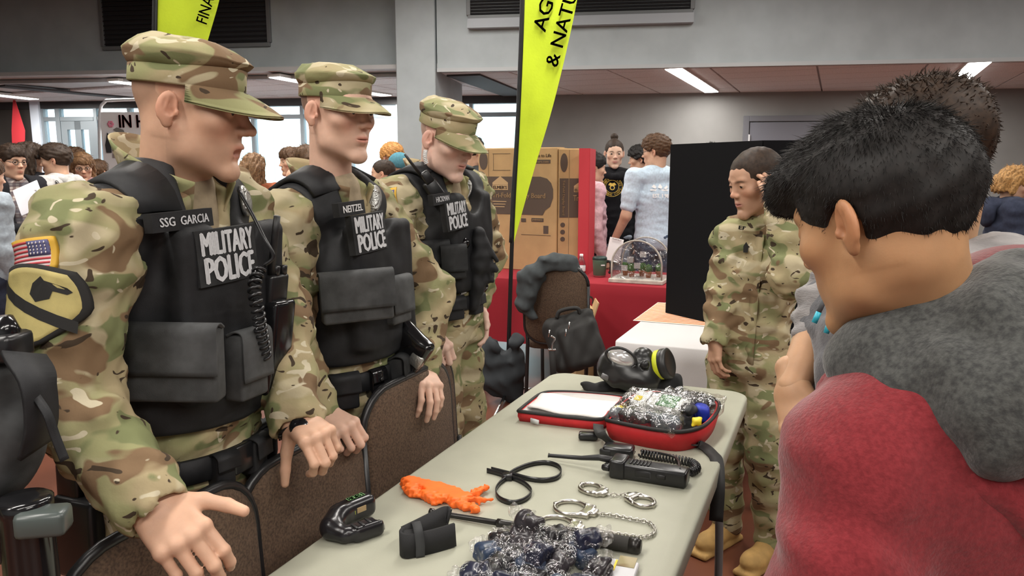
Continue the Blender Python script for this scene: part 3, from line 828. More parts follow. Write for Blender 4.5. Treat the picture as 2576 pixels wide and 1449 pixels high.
def flag_patch(P, par, bv, x, y, w, h, roll=0., nrm=None, flip=True):
    o, n = pick(bv, x, y)
    if nrm is not None: n = unit(nrm)
    X, Y, N = frame_on(n, roll, P.k.u)
    fw_ = fit_wrap(bv, o, X, Y, N, w, h); q = P.part('flag_patch', sheet(o, X, Y, w, h, 8, 6, .003, fw_(.0)), GOLD, par)
    b2 = fw_(.003); b3 = fw_(.004); b4 = fw_(.005); iw, ih = w * .88, h * .82
    P.part('flag_field', sheet(o, X, Y, iw, ih, 8, 6, .0005, b2), FLAGW, par)
    V, F = join([sheet(o + Y * (ih * ((i + .5) / 13 - .5)), X, Y, iw, ih / 13, 8, 1, .0005, b3) for i in range(0, 13, 2)])
    P.part('flag_stripes', (V, F), FLAGR, par)
    sx = 1 if flip else -1
    P.part('flag_canton', sheet(o + X * sx * iw * .29 + Y * ih * .23, X, Y, iw * .42, ih * .54, 4, 4, .0005, b4), FLAGB, par)
    V, F = join([prism([(.0022 * math.cos(t), .0022 * math.sin(t)) for t in np.arange(5) * 1.2566], .0006, p, X, Y) for p in b4(np.array([o + X * (sx * iw * .29 + (i - 2) * iw * .075) + Y * (ih * .23 + (j - 1.5) * ih * .12) for i in range(5) for j in range(4)])) + N * .0006])
    P.part('flag_stars', (V, F), FLAGW, par)
# ------------------------------------------------------------------ the room
WALLG = mat('grey_wall_paint', (.39, .425, .44), .85, noise=.06, nscale=3, bump=.08, bscale=120)
WALLD = mat('dark_grey_wall_paint', (.24, .24, .235), .9, noise=.05, nscale=2, bump=.1, bscale=150)
WALLB = mat('dark_brown_wall_paint', (.055, .05, .046), .9, noise=.05, nscale=3)
TILE = mat('ceiling_tile', (.68, .67, .68), .95, noise=.1, nscale=60, bump=.3, bscale=250, bdist=.003)
TBAR = mat('ceiling_grid_metal', (.42, .41, .41), .6); DARKM = mat('dark_bronze_metal', (.03, .03, .033), .5)
ALU = mat('grey_aluminium_frame', (.24, .28, .31), .45, metal=.3); WHITEP = mat('pale_post_paint', (.62, .70, .80), .6)
DUCT = mat('upper_ceiling', (.17, .15, .14), .95, noise=.2, nscale=2)
def floor_mat():
    m, nt, b = _new('stained_concrete_floor'); tc = _n(nt, 'ShaderNodeTexCoord'); n1 = _n(nt, 'ShaderNodeTexNoise'); n1.inputs['Scale'].default_value = 1.6; n1.inputs['Detail'].default_value = 6
    nt.links.new(tc.outputs['Object'], n1.inputs['Vector']); cr = _n(nt, 'ShaderNodeValToRGB'); e = cr.color_ramp.elements
    e[0].position = .35; e[0].color = (.10, .034, .018, 1); e[1].position = .65; e[1].color = (.17, .058, .032, 1); nt.links.new(n1.outputs[0], cr.inputs[0]); nt.links.new(cr.outputs[0], b.inputs['Base Color'])
    b.inputs['Roughness'].default_value = .32; MATS['floor'] = m; return m
def glass_mat(name, tint=(.93, .98, 1), refl=.06):
    m = bpy.data.materials.new(name); m.use_nodes = True; nt = m.node_tree; nt.nodes.clear(); o = _n(nt, 'ShaderNodeOutputMaterial'); t = _n(nt, 'ShaderNodeBsdfTransparent'); t.inputs[0].default_value = (*tint, 1)
    g = _n(nt, 'ShaderNodeBsdfGlossy'); g.inputs['Roughness'].default_value = .03; fr = _n(nt, 'ShaderNodeFresnel'); fr.inputs[0].default_value = 1.45; x = _n(nt, 'ShaderNodeMixShader')
    nt.links.new(fr.outputs[0], x.inputs[0]); nt.links.new(t.outputs[0], x.inputs[1]); nt.links.new(g.outputs[0], x.inputs[2]); nt.links.new(x.outputs[0], o.inputs[0]); MATS[name] = m; return m
GLASS = glass_mat('window_glass')
RW = lambda u, v, z: UD * u + VD * v + ZU * z
RB = np.array([UD, VD, ZU]).T
def rbox(name, u0, u1, v0, v1, z0, z1, m, parent=None, bev=0.): return mk(name, *box(RW((u0 + u1) / 2, (v0 + v1) / 2, (z0 + z1) / 2), ((u1 - u0) / 2, (v1 - v0) / 2, (z1 - z0) / 2), RB, bev), m, parent, smooth=False)
VB, VW, ZC, ZH, U0, U1, V0 = 9.46, 12.75, 2.75, 3.85, -14., 12., -5.
def uv_of(p): return p @ UD, p @ VD
struct(mk('floor', [RW(U0, V0, 0), RW(U1, V0, 0), RW(U1, VW + 1.0, 0), RW(U0, VW + 1.0, 0)], [[0, 1, 2, 3]], floor_mat(), smooth=False))
struct(rbox('wall_left', U0 - .2, U0, V0, VW, 0, ZH, WALLG)); struct(rbox('wall_right', U1, U1 + .2, V0, VW, 0, ZH, WALLG)); struct(rbox('wall_rear', U0, U1, V0 - .2, V0, 0, ZH, WALLG))
hc_ = struct(rbox('ceiling_hall', U0, U1, V0, VB + .45, ZH, ZH + .1, DUCT))
# bulkheads where the ceiling drops, and the pier between them
bl = struct(rbox('wall_bulkhead_left', U0, -2.3, 9.87, 10.15, ZC, ZH, WALLG)); br = struct(rbox('wall_bulkhead_right', -2.28 + .02, U1, VB, VB + .3, ZC, ZH, WALLG))
pu0, pu1 = uv_of(at(1001, 300, 9.75))[0], uv_of(at(1100, 300, 9.72))[0]
struct(rbox('trim_pier', pu0, pu1, VB - .04, VB + 1.6, 0, ZH, WALLG, bev=.01))
for o_, u0, u1, v in ((bl, U0, -2.3, 9.86), (br, pu1 + .02, U1, VB - .012)): rbox('edge_trim', u0, u1, v - .012, v + .02, ZC - .03, ZC + .015, mat('pale_edge_trim', (.42, .43, .44), .6), o_)
# lower ceiling: a grid with tiles laid in it
cl = struct(rbox('ceiling', U0, U1, VB + .05, VW, ZC + .03, ZC + .08, TBAR))
def clip(poly, n, d):
    out = []
    for i in range(len(poly)):
        a, b = poly[i], poly[(i + 1) % len(poly)]; da, db = a @ n - d, b @ n - d
        if da >= 0: out.append(a)
        if (da >= 0) != (db >= 0): out.append(a + (b - a) * (da / (da - db)))
    return out
tw, tl = .6, 1.2; org = onz(2062, 200, ZC); full = None
for i in range(-22, 12):
    for j in range(-5, 7):
        c = org + TN * (i + .5) * tw * 2 + TD * (j + .5) * tw; e = .012
        q = [c + TN * a * (tl / 2 - e) + TD * b * (tw / 2 - e) for a, b in ((-1, -1), (1, -1), (1, 1), (-1, 1))]
        q = [A(p[0], p[1], 0) for p in q]; n0 = len(q)
        vv = [p @ VD for p in q]; uu = [p @ UD for p in q]
        if max(vv) < VB + .3 or min(vv) > VW or max(uu) < -11.5 or min(uu) > 10: continue
        lim = 10.15 if max(uu) < -1.7 else VB + .3
        if min(vv) > lim and max(vv) < VW:
            if full is None: V, F = box((0, 0, 0), (tl / 2 - e, tw / 2 - e, .015), np.array([TN, TD, ZU]).T, .004); full = mk('tile', V, F, TILE, cl, smooth=False); full.location = A(c[0], c[1], ZC + .012); continue
            o = full.copy(); COL.objects.link(o); o.location = A(c[0], c[1], ZC + .012); continue
        q = clip(q, VD, lim); q = clip(q, -VD, -VW) if len(q) > 2 else q
        if len(q) < 3: continue
        V, F = prism([(p[0], p[1]) for p in q], .03, A(0, 0, ZC - .003), A(1, 0, 0), A(0, 1, 0)); mk('tile', V, F, TILE, cl, smooth=False)
# ceiling lights
GLOW = mat('lit_diffuser', (1, 1, 1), .5, emit=((1, .97, .93), 9.0)); FIX = mat('light_fixture_white', (.7, .7, .68), .5)
def strip_light(c, d, L, w, label, watts, z, col=(1, .95, .88)):
    d = unit(A(d[0], d[1], 0)); R = np.array([np.cross(d, ZU), d, ZU]).T; c = A(c[0], c[1], z)
    t = thing('ceiling_light', label, 'light', c, 'linear ceiling lights'); mk('housing', *box(c + ZU * .012, (w / 2 + .015, L / 2 + .015, .02), R, .004), FIX, t, False); mk('diffuser', *box(c - ZU * .012, (w / 2, L / 2, .006), R, .002), GLOW, t, False)
    l = bpy.data.lights.new('lamp', 'AREA'); l.shape = 'RECTANGLE'; l.size = w; l.size_y = L; l.energy = watts; l.color = col; lo = bpy.data.objects.new('lamp', l); COL.objects.link(lo); lo.parent = t
    lo.location = (0, 0, -.025); lo.rotation_euler = (0, 0, math.atan2(d[1], d[0]) - math.pi / 2)
for (a, b, w, lab) in (((1694, 171), (1790, 230), .2, 'bright linear ceiling light right of the yellow banner over the door wall'), ((2466, 155), (2402, 211), .22, 'bright linear ceiling light at the upper right above the curly head'),
                       ((690, 192), (800, 212), .17, 'linear ceiling light left of the middle soldier cap'), ((285, 203), (385, 216), .17, 'linear ceiling light behind the nearest soldier cap'), ((-60, 232), (85, 248), .2, 'linear ceiling light at the far left edge'), ((880, 226), (972, 239), .2, 'linear ceiling light right of the middle soldier cap')):
    p, q = onz(*a, ZC - .02), onz(*b, ZC - .02); strip_light((p + q) / 2, q - p, np.linalg.norm(q - p), w, lab, 80, ZC - .02)
HALL = [(-1.6, .4), (1.6, -.6), (.3, 3.6), (3.6, 2.4), (-3.2, 4.6), (-4.6, 1.2), (2.2, 6.6), (5.2, 5.6), (.2, -2.6), (3.4, -2.4), (-3.0, -2.2), (-2.4, 6.3), (-.9, 7.3)]  # those behind the camera and near the pier are added as fill
for i, (x, y) in enumerate(HALL): strip_light((x, y), TD, 2.4, .3, 'long ceiling light of the high hall above the tables', 64, ZH - .03)
for g_, vv in ((bl, 9.87), (br, VB)): pass
# grilles on the bulkheads
GRI = mat('dark_grille_metal', (.022, .022, .025), .55); GRF = mat('grille_frame_metal', (.16, .165, .17), .5)
def grille(x0, y0, x1, y1, v, label, nsl=14):
    def onv(x, y):
        d = ray(x, y); return _cp + d * ((v - _cp @ VD) / (d @ VD))
    a, b = onv(x0, y1), onv(x1, y0); ua, ub = a @ UD, b @ UD; za, zb = a[2], b[2]; t = thing('air_grille', label, 'vent', RW((ua + ub) / 2, v, za))
    rbox('backing', ua, ub, v - .02, v - .004, za, zb, GRI, t)
    for nm, p in (('frame_bottom', (ua - .03, ub + .03, za - .05, za)), ('frame_top', (ua - .03, ub + .03, zb, zb + .05)), ('frame_side', (ua - .05, ua, za, zb)), ('frame_side', (ub, ub + .05, za, zb))): rbox(nm, p[0], p[1], v - .05, v - .004, p[2], p[3], GRF, t, .004)
    for i in range(nsl):
        z = za + (i + .5) / nsl * (zb - za); mk('slat', *box(RW((ua + ub) / 2, v - .032, z), ((ub - ua) / 2, .012, .004), RB @ rotx(.6)), GRI, t, False)
grille(268, -60, 668, 118, 9.87, 'dark louvred air grille on the bulkhead behind the nearest soldier')
grille(1185, -90, 1740, 40, VB, 'wide dark air grille at the top edge beside the tall yellow banner')
rbox('grille_ledge', *sorted((uv_of(at(1175, 60, 9.5))[0], uv_of(at(1748, 55, 9.0))[0])), VB - .12, VB - .003, at(1400, 62, 9.3)[2], at(1400, 38, 9.3)[2], mat('pale_ledge', (.36, .38, .41), .6), br)
# flat dark strips painted as the shade of recesses in the lower ceiling
for i, (a, b, w) in enumerate((((0, 214), (345, 246), .25), ((1165, 186), (1300, 238), .45))):
    p, q = onz(*a, ZC), onz(*b, ZC); d = unit(q - p); mk('recess_strip', *box((p + q) / 2 - ZU * .012, (w / 2, np.linalg.norm(q - p) / 2, .014), np.array([np.cross(d, ZU), d, ZU]).T), mat('recess_shade', (.06, .06, .065), .8), cl, False)
# back wall: glazing at the left, painted wall with a door at the right
uR = uv_of(at(1340, 300, 12.7))[0]; uL = uv_of(at(88, 300, 14.1))[0]; uP = uv_of(at(112, 300, 14.1))[0]
bw = struct(rbox('wall_back', uR, U1, VW, VW + .15, 0, ZC + .05, WALLD)); struct(rbox('wall_back_left', U0, uL, VW, VW + .15, 0, ZC + .05, WALLB)); struct(rbox('trim_post', uL, uP, VW - .1, VW + .1, 0, ZC, WHITEP))
struct(rbox('trim_header', U0, uR, VW - .05, VW + .12, ZC - .13, ZC + .04, DARKM))
struct(rbox('baseboard_back', uR, U1, VW - .015, VW, 0, .1, DARKM))
wx = [112, 152, 246, 330, 480, 637, 760, 880, 1000, 1183, 1300]
wu = [uv_of(at(x, 300, 14.1 - (x - 100) * .00115))[0] for x in wx]; wu[-1] = uR
for i in range(len(wx) - 1):
    w = struct(thing('window_%d' % (i + 1), 'tall window pane', 'window', RW(wu[i], VW, 0))); del w['label'], w['category']
    a, b = wu[i], wu[i + 1]; m = .03 if i not in (0, 1) else .045
    rbox('mullion', a - m, a + m, VW - .06, VW + .06, 0, ZC - .13, ALU, w)
    for z, h in ((2.44, .035), (.02, .05)): rbox('rail', a + m, b - m, VW - .05, VW + .05, z - h, z + h, ALU, w)
    if i == 1:
        rbox('door_stile', a + m, a + .16, VW - .04, VW + .04, .07, 2.4, ALU, w); rbox('door_stile', b - .16, b - m, VW - .04, VW + .04, .07, 2.4, ALU, w); rbox('door_stile', (a + b) / 2 - .06, (a + b) / 2 + .06, VW - .04, VW + .04, .07, 2.4, ALU, w); rbox('door_rail', a + .16, b - .16, VW - .04, VW + .04, 2.25, 2.4, ALU, w)
    rbox('pane', a + m, b - m, VW - .004, VW + .004, .07, 2.405, GLASS, w); rbox('pane', a + m, b - m, VW - .004, VW + .004, 2.475, ZC - .13, GLASS, w)
# door in the painted wall
DOORP = mat('blue_grey_door_paint', (.16, .165, .195), .55); DFR = mat('door_frame_paint', (.15, .155, .175), .5)
def onwall(x, y):
    d = ray(x, y); return _cp + d * ((VW - _cp @ VD) / (d @ VD))
a, b = onwall(1886, 308), onwall(2150, 300); ua, ub, zt = a @ UD, b @ UD, a[2]
dr = struct(thing('door_1', 'x', 'x', RW(ua, VW, 0))); del dr['label'], dr['category']
rbox('door_leaf', ua, ub, VW - .03, VW, 0, zt, DOORP, dr, .004)
for p in ((ua - .1, ua - .012, 0, zt + .1), (ub + .012, ub + .1, 0, zt + .1), (ua - .012, ub + .012, zt + .012, zt + .1)): rbox('door_frame', p[0], p[1], VW - .05, VW, p[2], p[3], DFR, dr, .004)
for z in (zt - .25, zt / 2, .25): rbox('hinge', ua - .02, ua + .006, VW - .055, VW - .028, z - .06, z + .06, SILV, dr)
rbox('door_handle', ub - .1, ub - .03, VW - .09, VW - .03, .98, 1.04, CHROME, dr, .006)
# outside: pavement and a pale building across the way
struct(mk('ground_outside', [RW(-40, VW + .8, -.05), RW(40, VW + .8, -.05), RW(40, 60, -.05), RW(-40, 60, -.05)], [[0, 1, 2, 3]], mat('pale_paving', (.6, .6, .58), .9), smooth=False))
ob = thing('building', 'pale glazed building across the street seen through the windows', 'building', RW(-6, 26, 0))
rbox('building_wall', -30, 8, 26, 30, 0, 9, mat('pale_facade', (.75, .78, .76), .8), ob)
for i in range(12):
    for z in (1.0, 4.2): rbox('building_window', -29 + i * 3, -27.2 + i * 3, 25.95, 26.0, z, z + 1.9, mat('pale_green_glass', (.45, .62, .58), .3), ob)
# ------------------------------------------------------------------ the three military police behind the table
RAD = math.radians
def mp_unit_gear(P, vo, bv, k, x, y): pass
# --- the nearest one, at the left
def soldier_a():
    P = Person('soldier in camouflage and black vest nearest on the left, mouth open, seen in profile', (-.66, 1.56, 0), (.60, .36, .245))
    k = Sk(RAD(-20), at(462, 1170, 1.55), at(458, 735, 1.55), at(432, 470, 1.56), shR=at(215, 600, 1.32), elR=at(155, 985, 1.26), wrR=at(375, 1262, 1.15),
           shL=at(570, 520, 1.75), elL=at(690, 800, 1.74), wrL=at(742, 1050, 1.57)); P.k = k
    legs(k, (-.68, 1.58))
    f = A(math.cos(RAD(1)), math.sin(RAD(1)), -.15)
    P.head(at(488, 278, 1.53), look(f), dict(open=1.25, nose=1.15, jaw=1.04, stubble=.22, shave=((.36, .22, .15), .75, .012, .03), lid=.55, neck_r=.062), 1.02, .003, k.neck - k.u * .05)
    # right hand: loose fist with the thumb out
    hd = unit(at(500, 1400, 1.09) - k.wrR)
    P.skinv(*hand(k.wrR - hd * .005, hd, -ray(450, 1330) + A(.1, 0, .25), [(.5, .75, .5), (.6, .8, .5), (.65, .85, .5), (.7, .9, .5)], -1, 1.14, .003, .04, thumb=(.8, .8, .1), th_curl=.3))
    # left hand holding the chair
    hd = unit(at(800, 1105, 1.50) - k.wrL)
    P.skinv(*hand(k.wrL, hd + A(.1, -.05, 0), A(.25, -.45, .8), [(.75, 1.15, .6), (.85, 1.2, .6), (.9, 1.2, .6), (.95, 1.2, .6)], 1, 1.08, .003, .02, thumb=(.3, .5, -.9), th_curl=.15))
    P.finish(); P.eyes(look_=(0, -.3))
    v = jacket(k, .007, .014, (.094, .086, .077, .058), seed=11, fold=.008, vneck=True); VQ = v.mesh(); jb = bvh_of(*VQ)
    ja = P.part('jacket', VQ, CAMO); P.part('trousers', trousers(k, .009).mesh(), CAMO)
    for s in 'RL': P.part('boot', shoe(getattr(k, 'an' + s), k.ff, boot=True, res=.01).mesh(), TANB)
    collar(P, k, CAMO, (.082, .092), .075, .055, -.035, .6, flare=.02)
    P.part('undershirt', Vol(k.neck - .2, k.neck + .2, .005).add(rc(k.p(k.neck, 0, .01, -.09), k.p(k.neck, 0, .016, -.004), .088, .071)).mesh(), TANSH)
    patrol_cap(P, tilt=-.03, dz=-.014, crush=1.0, seed=4, sc=1.03)
    ve, bv = vest(P, k, at(440, 1035, 1.55), .006, 1.03, 1.02)
    return P, k, ja, jb, ve, bv
TANB = mat('tan_suede_boot', (.42, .25, .08), .8, noise=.15, nscale=20)
SA = soldier_a()
def soldier_b():
    P = Person('soldier in camouflage and black vest standing in the middle of the three', (-.50, 2.12, 0), (.66, .42, .315))
    k = Sk(RAD(-22), at(868, 1000, 2.1), at(864, 690, 2.1), at(830, 478, 2.1), shR=at(710, 560, 1.93), elR=at(708, 800, 1.88), wrR=at(800, 1035, 1.80),
           shL=at(925, 520, 2.29), elL=at(1085, 740, 2.36), wrL=at(1060, 925, 2.20)); P.k = k
    legs(k, (-.48, 2.12))
    f = A(math.cos(RAD(-32)), math.sin(RAD(-32)), -.1)
    P.head(at(852, 285, 2.06), look(f), dict(nose=.95, jaw=.98, stubble=.1, shave=((.16, .10, .07), .85, .005, .02), lid=.6, neck_r=.055), .985, .003, k.neck - k.u * .05)
    hd = unit(at(880, 1085, 1.75) - k.wrR)
    P.skinv(*hand(k.wrR, hd, A(.1, -.4, .9), [(.8, 1.15, .6), (.85, 1.2, .6), (.9, 1.2, .6), (.95, 1.2, .6)], -1, 1.05, .003, .02, thumb=(.7, .3, -.7), th_curl=.1))
    hd = unit(at(1090, 985, 2.1) - k.wrL)
    P.skinv(*hand(k.wrL, hd, A(.5, -.75, .35), [(.5, .7, .4), (.45, .6, .4), (.45, .6, .4), (.5, .7, .4)], 1, 1.05, .003, .08, thumb=(.7, .3, -.7), th_curl=.2))
    P.finish(); P.eyes(look_=(0, -.3))
    v = jacket(k, .008, .012, (.08, .074, .066, .052), seed=21, fold=.007, vneck=True); VQ = v.mesh(); jb = bvh_of(*VQ)
    ja = P.part('jacket', VQ, CAMO); P.part('trousers', trousers(k, .010, seed=23).mesh(), CAMO)
    for s in 'RL': P.part('boot', shoe(getattr(k, 'an' + s), k.ff, boot=True, res=.01).mesh(), TANB)
    collar(P, k, CAMO, (.078, .088), .068, .045, -.035, .65, flare=.02)
    P.part('undershirt', Vol(k.neck - .2, k.neck + .2, .005).add(rc(k.p(k.neck, 0, .01, -.09), k.p(k.neck, 0, .018, -.002), .086, .067)).mesh(), TANSH)
    patrol_cap(P, tilt=-.03, dz=-.014, crush=.5, seed=8, sc=1.0)
    ve, bv = vest(P, k, at(845, 890, 2.1), .007)
    return P, k, ja, jb, ve, bv
SB = soldier_b()
def soldier_c():
    P = Person('soldier in camouflage and black vest farthest along the table, head bowed', (-.26, 2.72, 0), (.70, .47, .38))
    k = Sk(RAD(-24), at(1116, 800, 2.72), at(1108, 590, 2.72), at(1096, 452, 2.72), shR=at(992, 505, 2.56), elR=at(1003, 690, 2.50), wrR=at(1070, 828, 2.42),
           shL=at(1180, 480, 2.88), elL=at(1225, 640, 2.95), wrL=at(1200, 760, 2.85)); P.k = k
    legs(k, (-.24, 2.72))
    f = A(math.cos(RAD(-32)), math.sin(RAD(-40)), -.38)
    P.head(at(1126, 352, 2.63), look(f), dict(nose=.85, jaw=1.0, fat=.004, stubble=.05, shave=((.3, .2, .15), .6, .01, .02), lid=.95, neck_r=.058), .99, .0032, k.neck - k.u * .05)
    hd = unit(at(1105, 872, 2.38) - k.wrR)
    P.skinv(*hand(k.wrR, hd, A(.1, -.6, .8), [(.9, 1.2, .6)] * 4, -1, 1.05, .0035, .02, thumb=(.7, .3, -.7), th_curl=.1))
    hd = A(.2, -.2, -1)
    P.skinv(*hand(k.wrL, hd, A(.5, .5, 0), (.4, .5, .4), 1, 1.05, .004, .05))
    P.finish(); P.eyes(look_=(0, -.5))
    v = jacket(k, .009, .012, (.078, .072, .064, .05), seed=31, fold=.007, vneck=True); VQ = v.mesh(); jb = bvh_of(*VQ)
    ja = P.part('jacket', VQ, CAMO); P.part('trousers', trousers(k, .010, seed=33).mesh(), CAMO)
    for s in 'RL': P.part('boot', shoe(getattr(k, 'an' + s), k.ff, boot=True, res=.01).mesh(), TANB)
    collar(P, k, CAMO, (.078, .088), .062, .04, -.035, .65, flare=.018)
    P.part('undershirt', Vol(k.neck - .2, k.neck + .2, .006).add(rc(k.p(k.neck, 0, .01, -.09), k.p(k.neck, 0, .018, -.006), .086, .069)).mesh(), TANSH)
    patrol_cap(P, tilt=-.03, dz=-.016, crush=.4, seed=15, sc=1.02)
    ve, bv = vest(P, k, at(1100, 725, 2.72), .008, .97)
    return P, k, ja, jb, ve, bv
SCC = soldier_c()
# ------------------------------------------------------------------ gear on the vests and belts
def disc_soft(u, v):
    a, b = disc(u, v); return u * .45 + a * .55, v * .45 + b * .55
def ball(c, r, n=14, m=9):
    return lathe([(max(1e-4, r * math.sin(math.pi * i / m)), -r * math.cos(math.pi * i / m)) for i in range(m + 1)], c, None, n)
BLKT = mat('black_thread', (.012, .011, .01), .8); SILB = mat('dull_silver_badge', (.42, .42, .40), .38, metal=.8, bump=.8, bscale=160, bdist=.002)
GREYN = mat('grey_flap_nylon', (.05, .052, .053), .75, noise=.3, nscale=25, bump=.4, bscale=700, bdist=.001)
STUD = mat('black_snap', (.05, .05, .05), .2, metal=.6); RUBBER = mat('black_rubber', (.014, .014, .015), .45)
def on(P, bv, x, y, up=None, mixn=None):
    o, n = pick(bv, x, y); up = P.k.u if up is None else up
    if mixn is not None: n = unit(n * (1 - mixn) + P.k.f * mixn)
    n = unit(n - up * (n @ up) * .8); return (o,) + frame_on(n, 0, up)
def badge(P, par, bv, x, y, w=.055, h=.075):
    o, X, Y, N = on(P, bv, x, y); X, Y, N = frame_on(N, -.35, P.k.u); b = wrapper(bv, N, .006)
    q = P.part('badge', sheet(o, X, Y, w, h, 8, 8, .004, b, disc), SILB, par)
    V, F = join([sheet(o, X, Y, w * .62, h * .62, 8, 8, .003, wrapper(bv, N, .010), disc), sheet(o + Y * h * .3, X, Y, w * .5, h * .12, 4, 2, .003, wrapper(bv, N, .010)), sheet(o - Y * h * .3, X, Y, w * .6, h * .12, 4, 2, .003, wrapper(bv, N, .010))])
    P.part('badge_seal', (V, F), SILB, par)
def duty_belt(P, k, c, g=.045, w=.05, m=None, rx=.162, ry=.118):
    n = 48; V = []; F = []
    for i in range(n):
        a = 2 * math.pi * i / n; dx, dy = math.cos(a), math.sin(a)
        for r0, z in ((0, -1), (.007, -.9), (.007, .9), (0, 1)): V.append(k.p(c, dx * (rx + g + r0), dy * (ry + g + r0), z * w / 2))
    for i in range(n):
        for j in range(4): F.append([i * 4 + j, ((i + 1) % n) * 4 + j, ((i + 1) % n) * 4 + (j + 1) % 4, i * 4 + (j + 1) % 4])
    return P.part('duty_belt', (np.array(V), F), m or NYL)
def belt_box(P, par, k, c, ang, w, h, dep, g=.045, dz=0., m=None, name='belt_pouch', flap=.5, rx=.162, ry=.118, fl=True):
    """pouch on the belt at ang (0 = front, + to the wearer's left)"""
    dx, dy = -math.sin(ang), math.cos(ang); o = k.p(c, dx * (rx + g), dy * (ry + g), dz); N = unit(k.r * dx / rx + k.f * dy / ry)
    X = unit(np.cross(k.u, N)); return pouch(P, par, o, X, k.u, w, h, dep, flap, m, name, min(.008, dep * .3), fl), o, X, N
def shoulder_pad(P, par, bv, k, s, w=.075, L=.17, off=.004):
    sh = getattr(k, 'sh' + s); c = sh * .62 + k.neck * .38; sg = 1 if s == 'R' else -1; pts = []
    for t in np.linspace(-1, 1, 11):
        q = k.p(c, 0, t * L * .5, .16); l, n, _, _ = bv.ray_cast(Vector(q), Vector(-k.u), .4)
        if l is None: l = Vector(k.p(c, 0, t * L * .5, .05))
        pts.append(np.array(l) + k.u * off)
    P.part('shoulder_pad', strap(np.array(pts), w, .012, unit(sh - k.neck)), NYL, par)
def coil(a, b, turns, r, wr, sag=0., side=None, n=10):
    a, b = np.asarray(a, float), np.asarray(b, float); N = turns * n; t = np.linspace(0, 1, N + 1); C = a + (b - a) * t[:, None]; C[:, 2] -= sag * 4 * t * (1 - t)
    if side is not None: C += np.asarray(side) * (4 * t * (1 - t))[:, None]
    T, U, W = frame_path(C); ph = t * turns * 2 * math.pi
    return tube(C + r * (np.cos(ph)[:, None] * U + np.sin(ph)[:, None] * W), wr, 5)
def coil_path(C, turns, r, wr, n=10):
    C = np.asarray(C, float); s = np.r_[0, np.cumsum(np.linalg.norm(np.diff(C, axis=0), axis=1))]; t = np.linspace(0, s[-1], turns * n + 1)
    C = np.stack([np.interp(t, s, C[:, i]) for i in range(3)], 1); T, U, W = frame_path(C); ph = np.linspace(0, turns * 2 * math.pi, len(C))
    return tube(C + r * (np.cos(ph)[:, None] * U + np.sin(ph)[:, None] * W), wr, 5)
def mp_front(P, ve, bv, name, nx, ny, nw, px, py, w, roll, nsz=.016, nm=SILV, gap=None):
    lettered_patch(P, ve, bv, nx, ny, [(name, nsz, nw)], nw + .03, nsz + .018, roll, lm=nm, name='name_tape', bold=.015, off=.0)
    lettered_patch(P, ve, bv, px, py, [('MILITARY', w * .255, w * .86), ('POLICE', w * .29, w * .82)], w, w * .64, roll, name='police_patch', bold=.034, m=NYL2)
# --- soldier A
P, k, ja, jb, ve, bv = SA
mp_front(P, ve, bv, 'SSG  GARCIA', 474, 553, .12, 568, 640, .165, .05)
badge(P, ve, bv, 612, 505, .05, .068)
shoulder_pad(P, ve, bv, k, 'R', .1, .18); shoulder_pad(P, ve, bv, k, 'L', .085, .12)
for x, y, w, h, d, fl in ((445, 910, .17, .14, .032, .62), (612, 915, .085, .135, .03, .7)):
    o, X, Y, N = on(P, bv, x, y, mixn=.35); pouch(P, ve, o, X, Y, w, h, d, fl, GREYN, 'vest_pouch')
o, X, Y, N = on(P, bv, 330, 905); pouch(P, ve, o, X, Y, .10, .15, .014, .3, NYL, 'side_panel', .006, False)
# radio in its holster on the far side of the chest
o = at(686, 815, 1.60); Rr = np.array([unit(k.r), unit(k.f), unit(k.u + k.f * .12)]).T
P.part('radio_holster', box(o - ZU * .05, (.036, .026, .105), Rr, .012, 3), GLOSS, ve)
P.part('radio', box(o + ZU * .06, (.03, .022, .05), Rr, .008, 2), BLKP, ve)
P.part('radio_knobs', join([lathe([(.009, 0), (.009, .018), (.007, .02)], o + Rr @ A(dx, .004, .108), Rr, 10) for dx in (-.016, .008)]), BLKP, ve)
P.part('antenna', tube([o + Rr @ A(.018, .0, .1), o + Rr @ A(.02, .004, .2), o + Rr @ A(.021, .006, .235)], [.008, .0075, .007], 8), RUBBER, ve)
P.part('coiled_cord', coil_path(smooth_path([at(655, 672, 1.50), at(640, 720, 1.47), at(650, 790, 1.46), at(668, 900, 1.50)]), 15, .011, .0036), BLKP, ve)
P.part('microphone_cord', tube(smooth_path([at(600, 478, 1.56), at(635, 540, 1.54), at(665, 600, 1.52), at(688, 645, 1.52), at(665, 668, 1.52)]), .004, 6), BLKP, ve)
AN = A(-.55, -.8, .15); flag_patch(P, ja, jb, 84, 645, .09, .055, RAD(12), AN); 
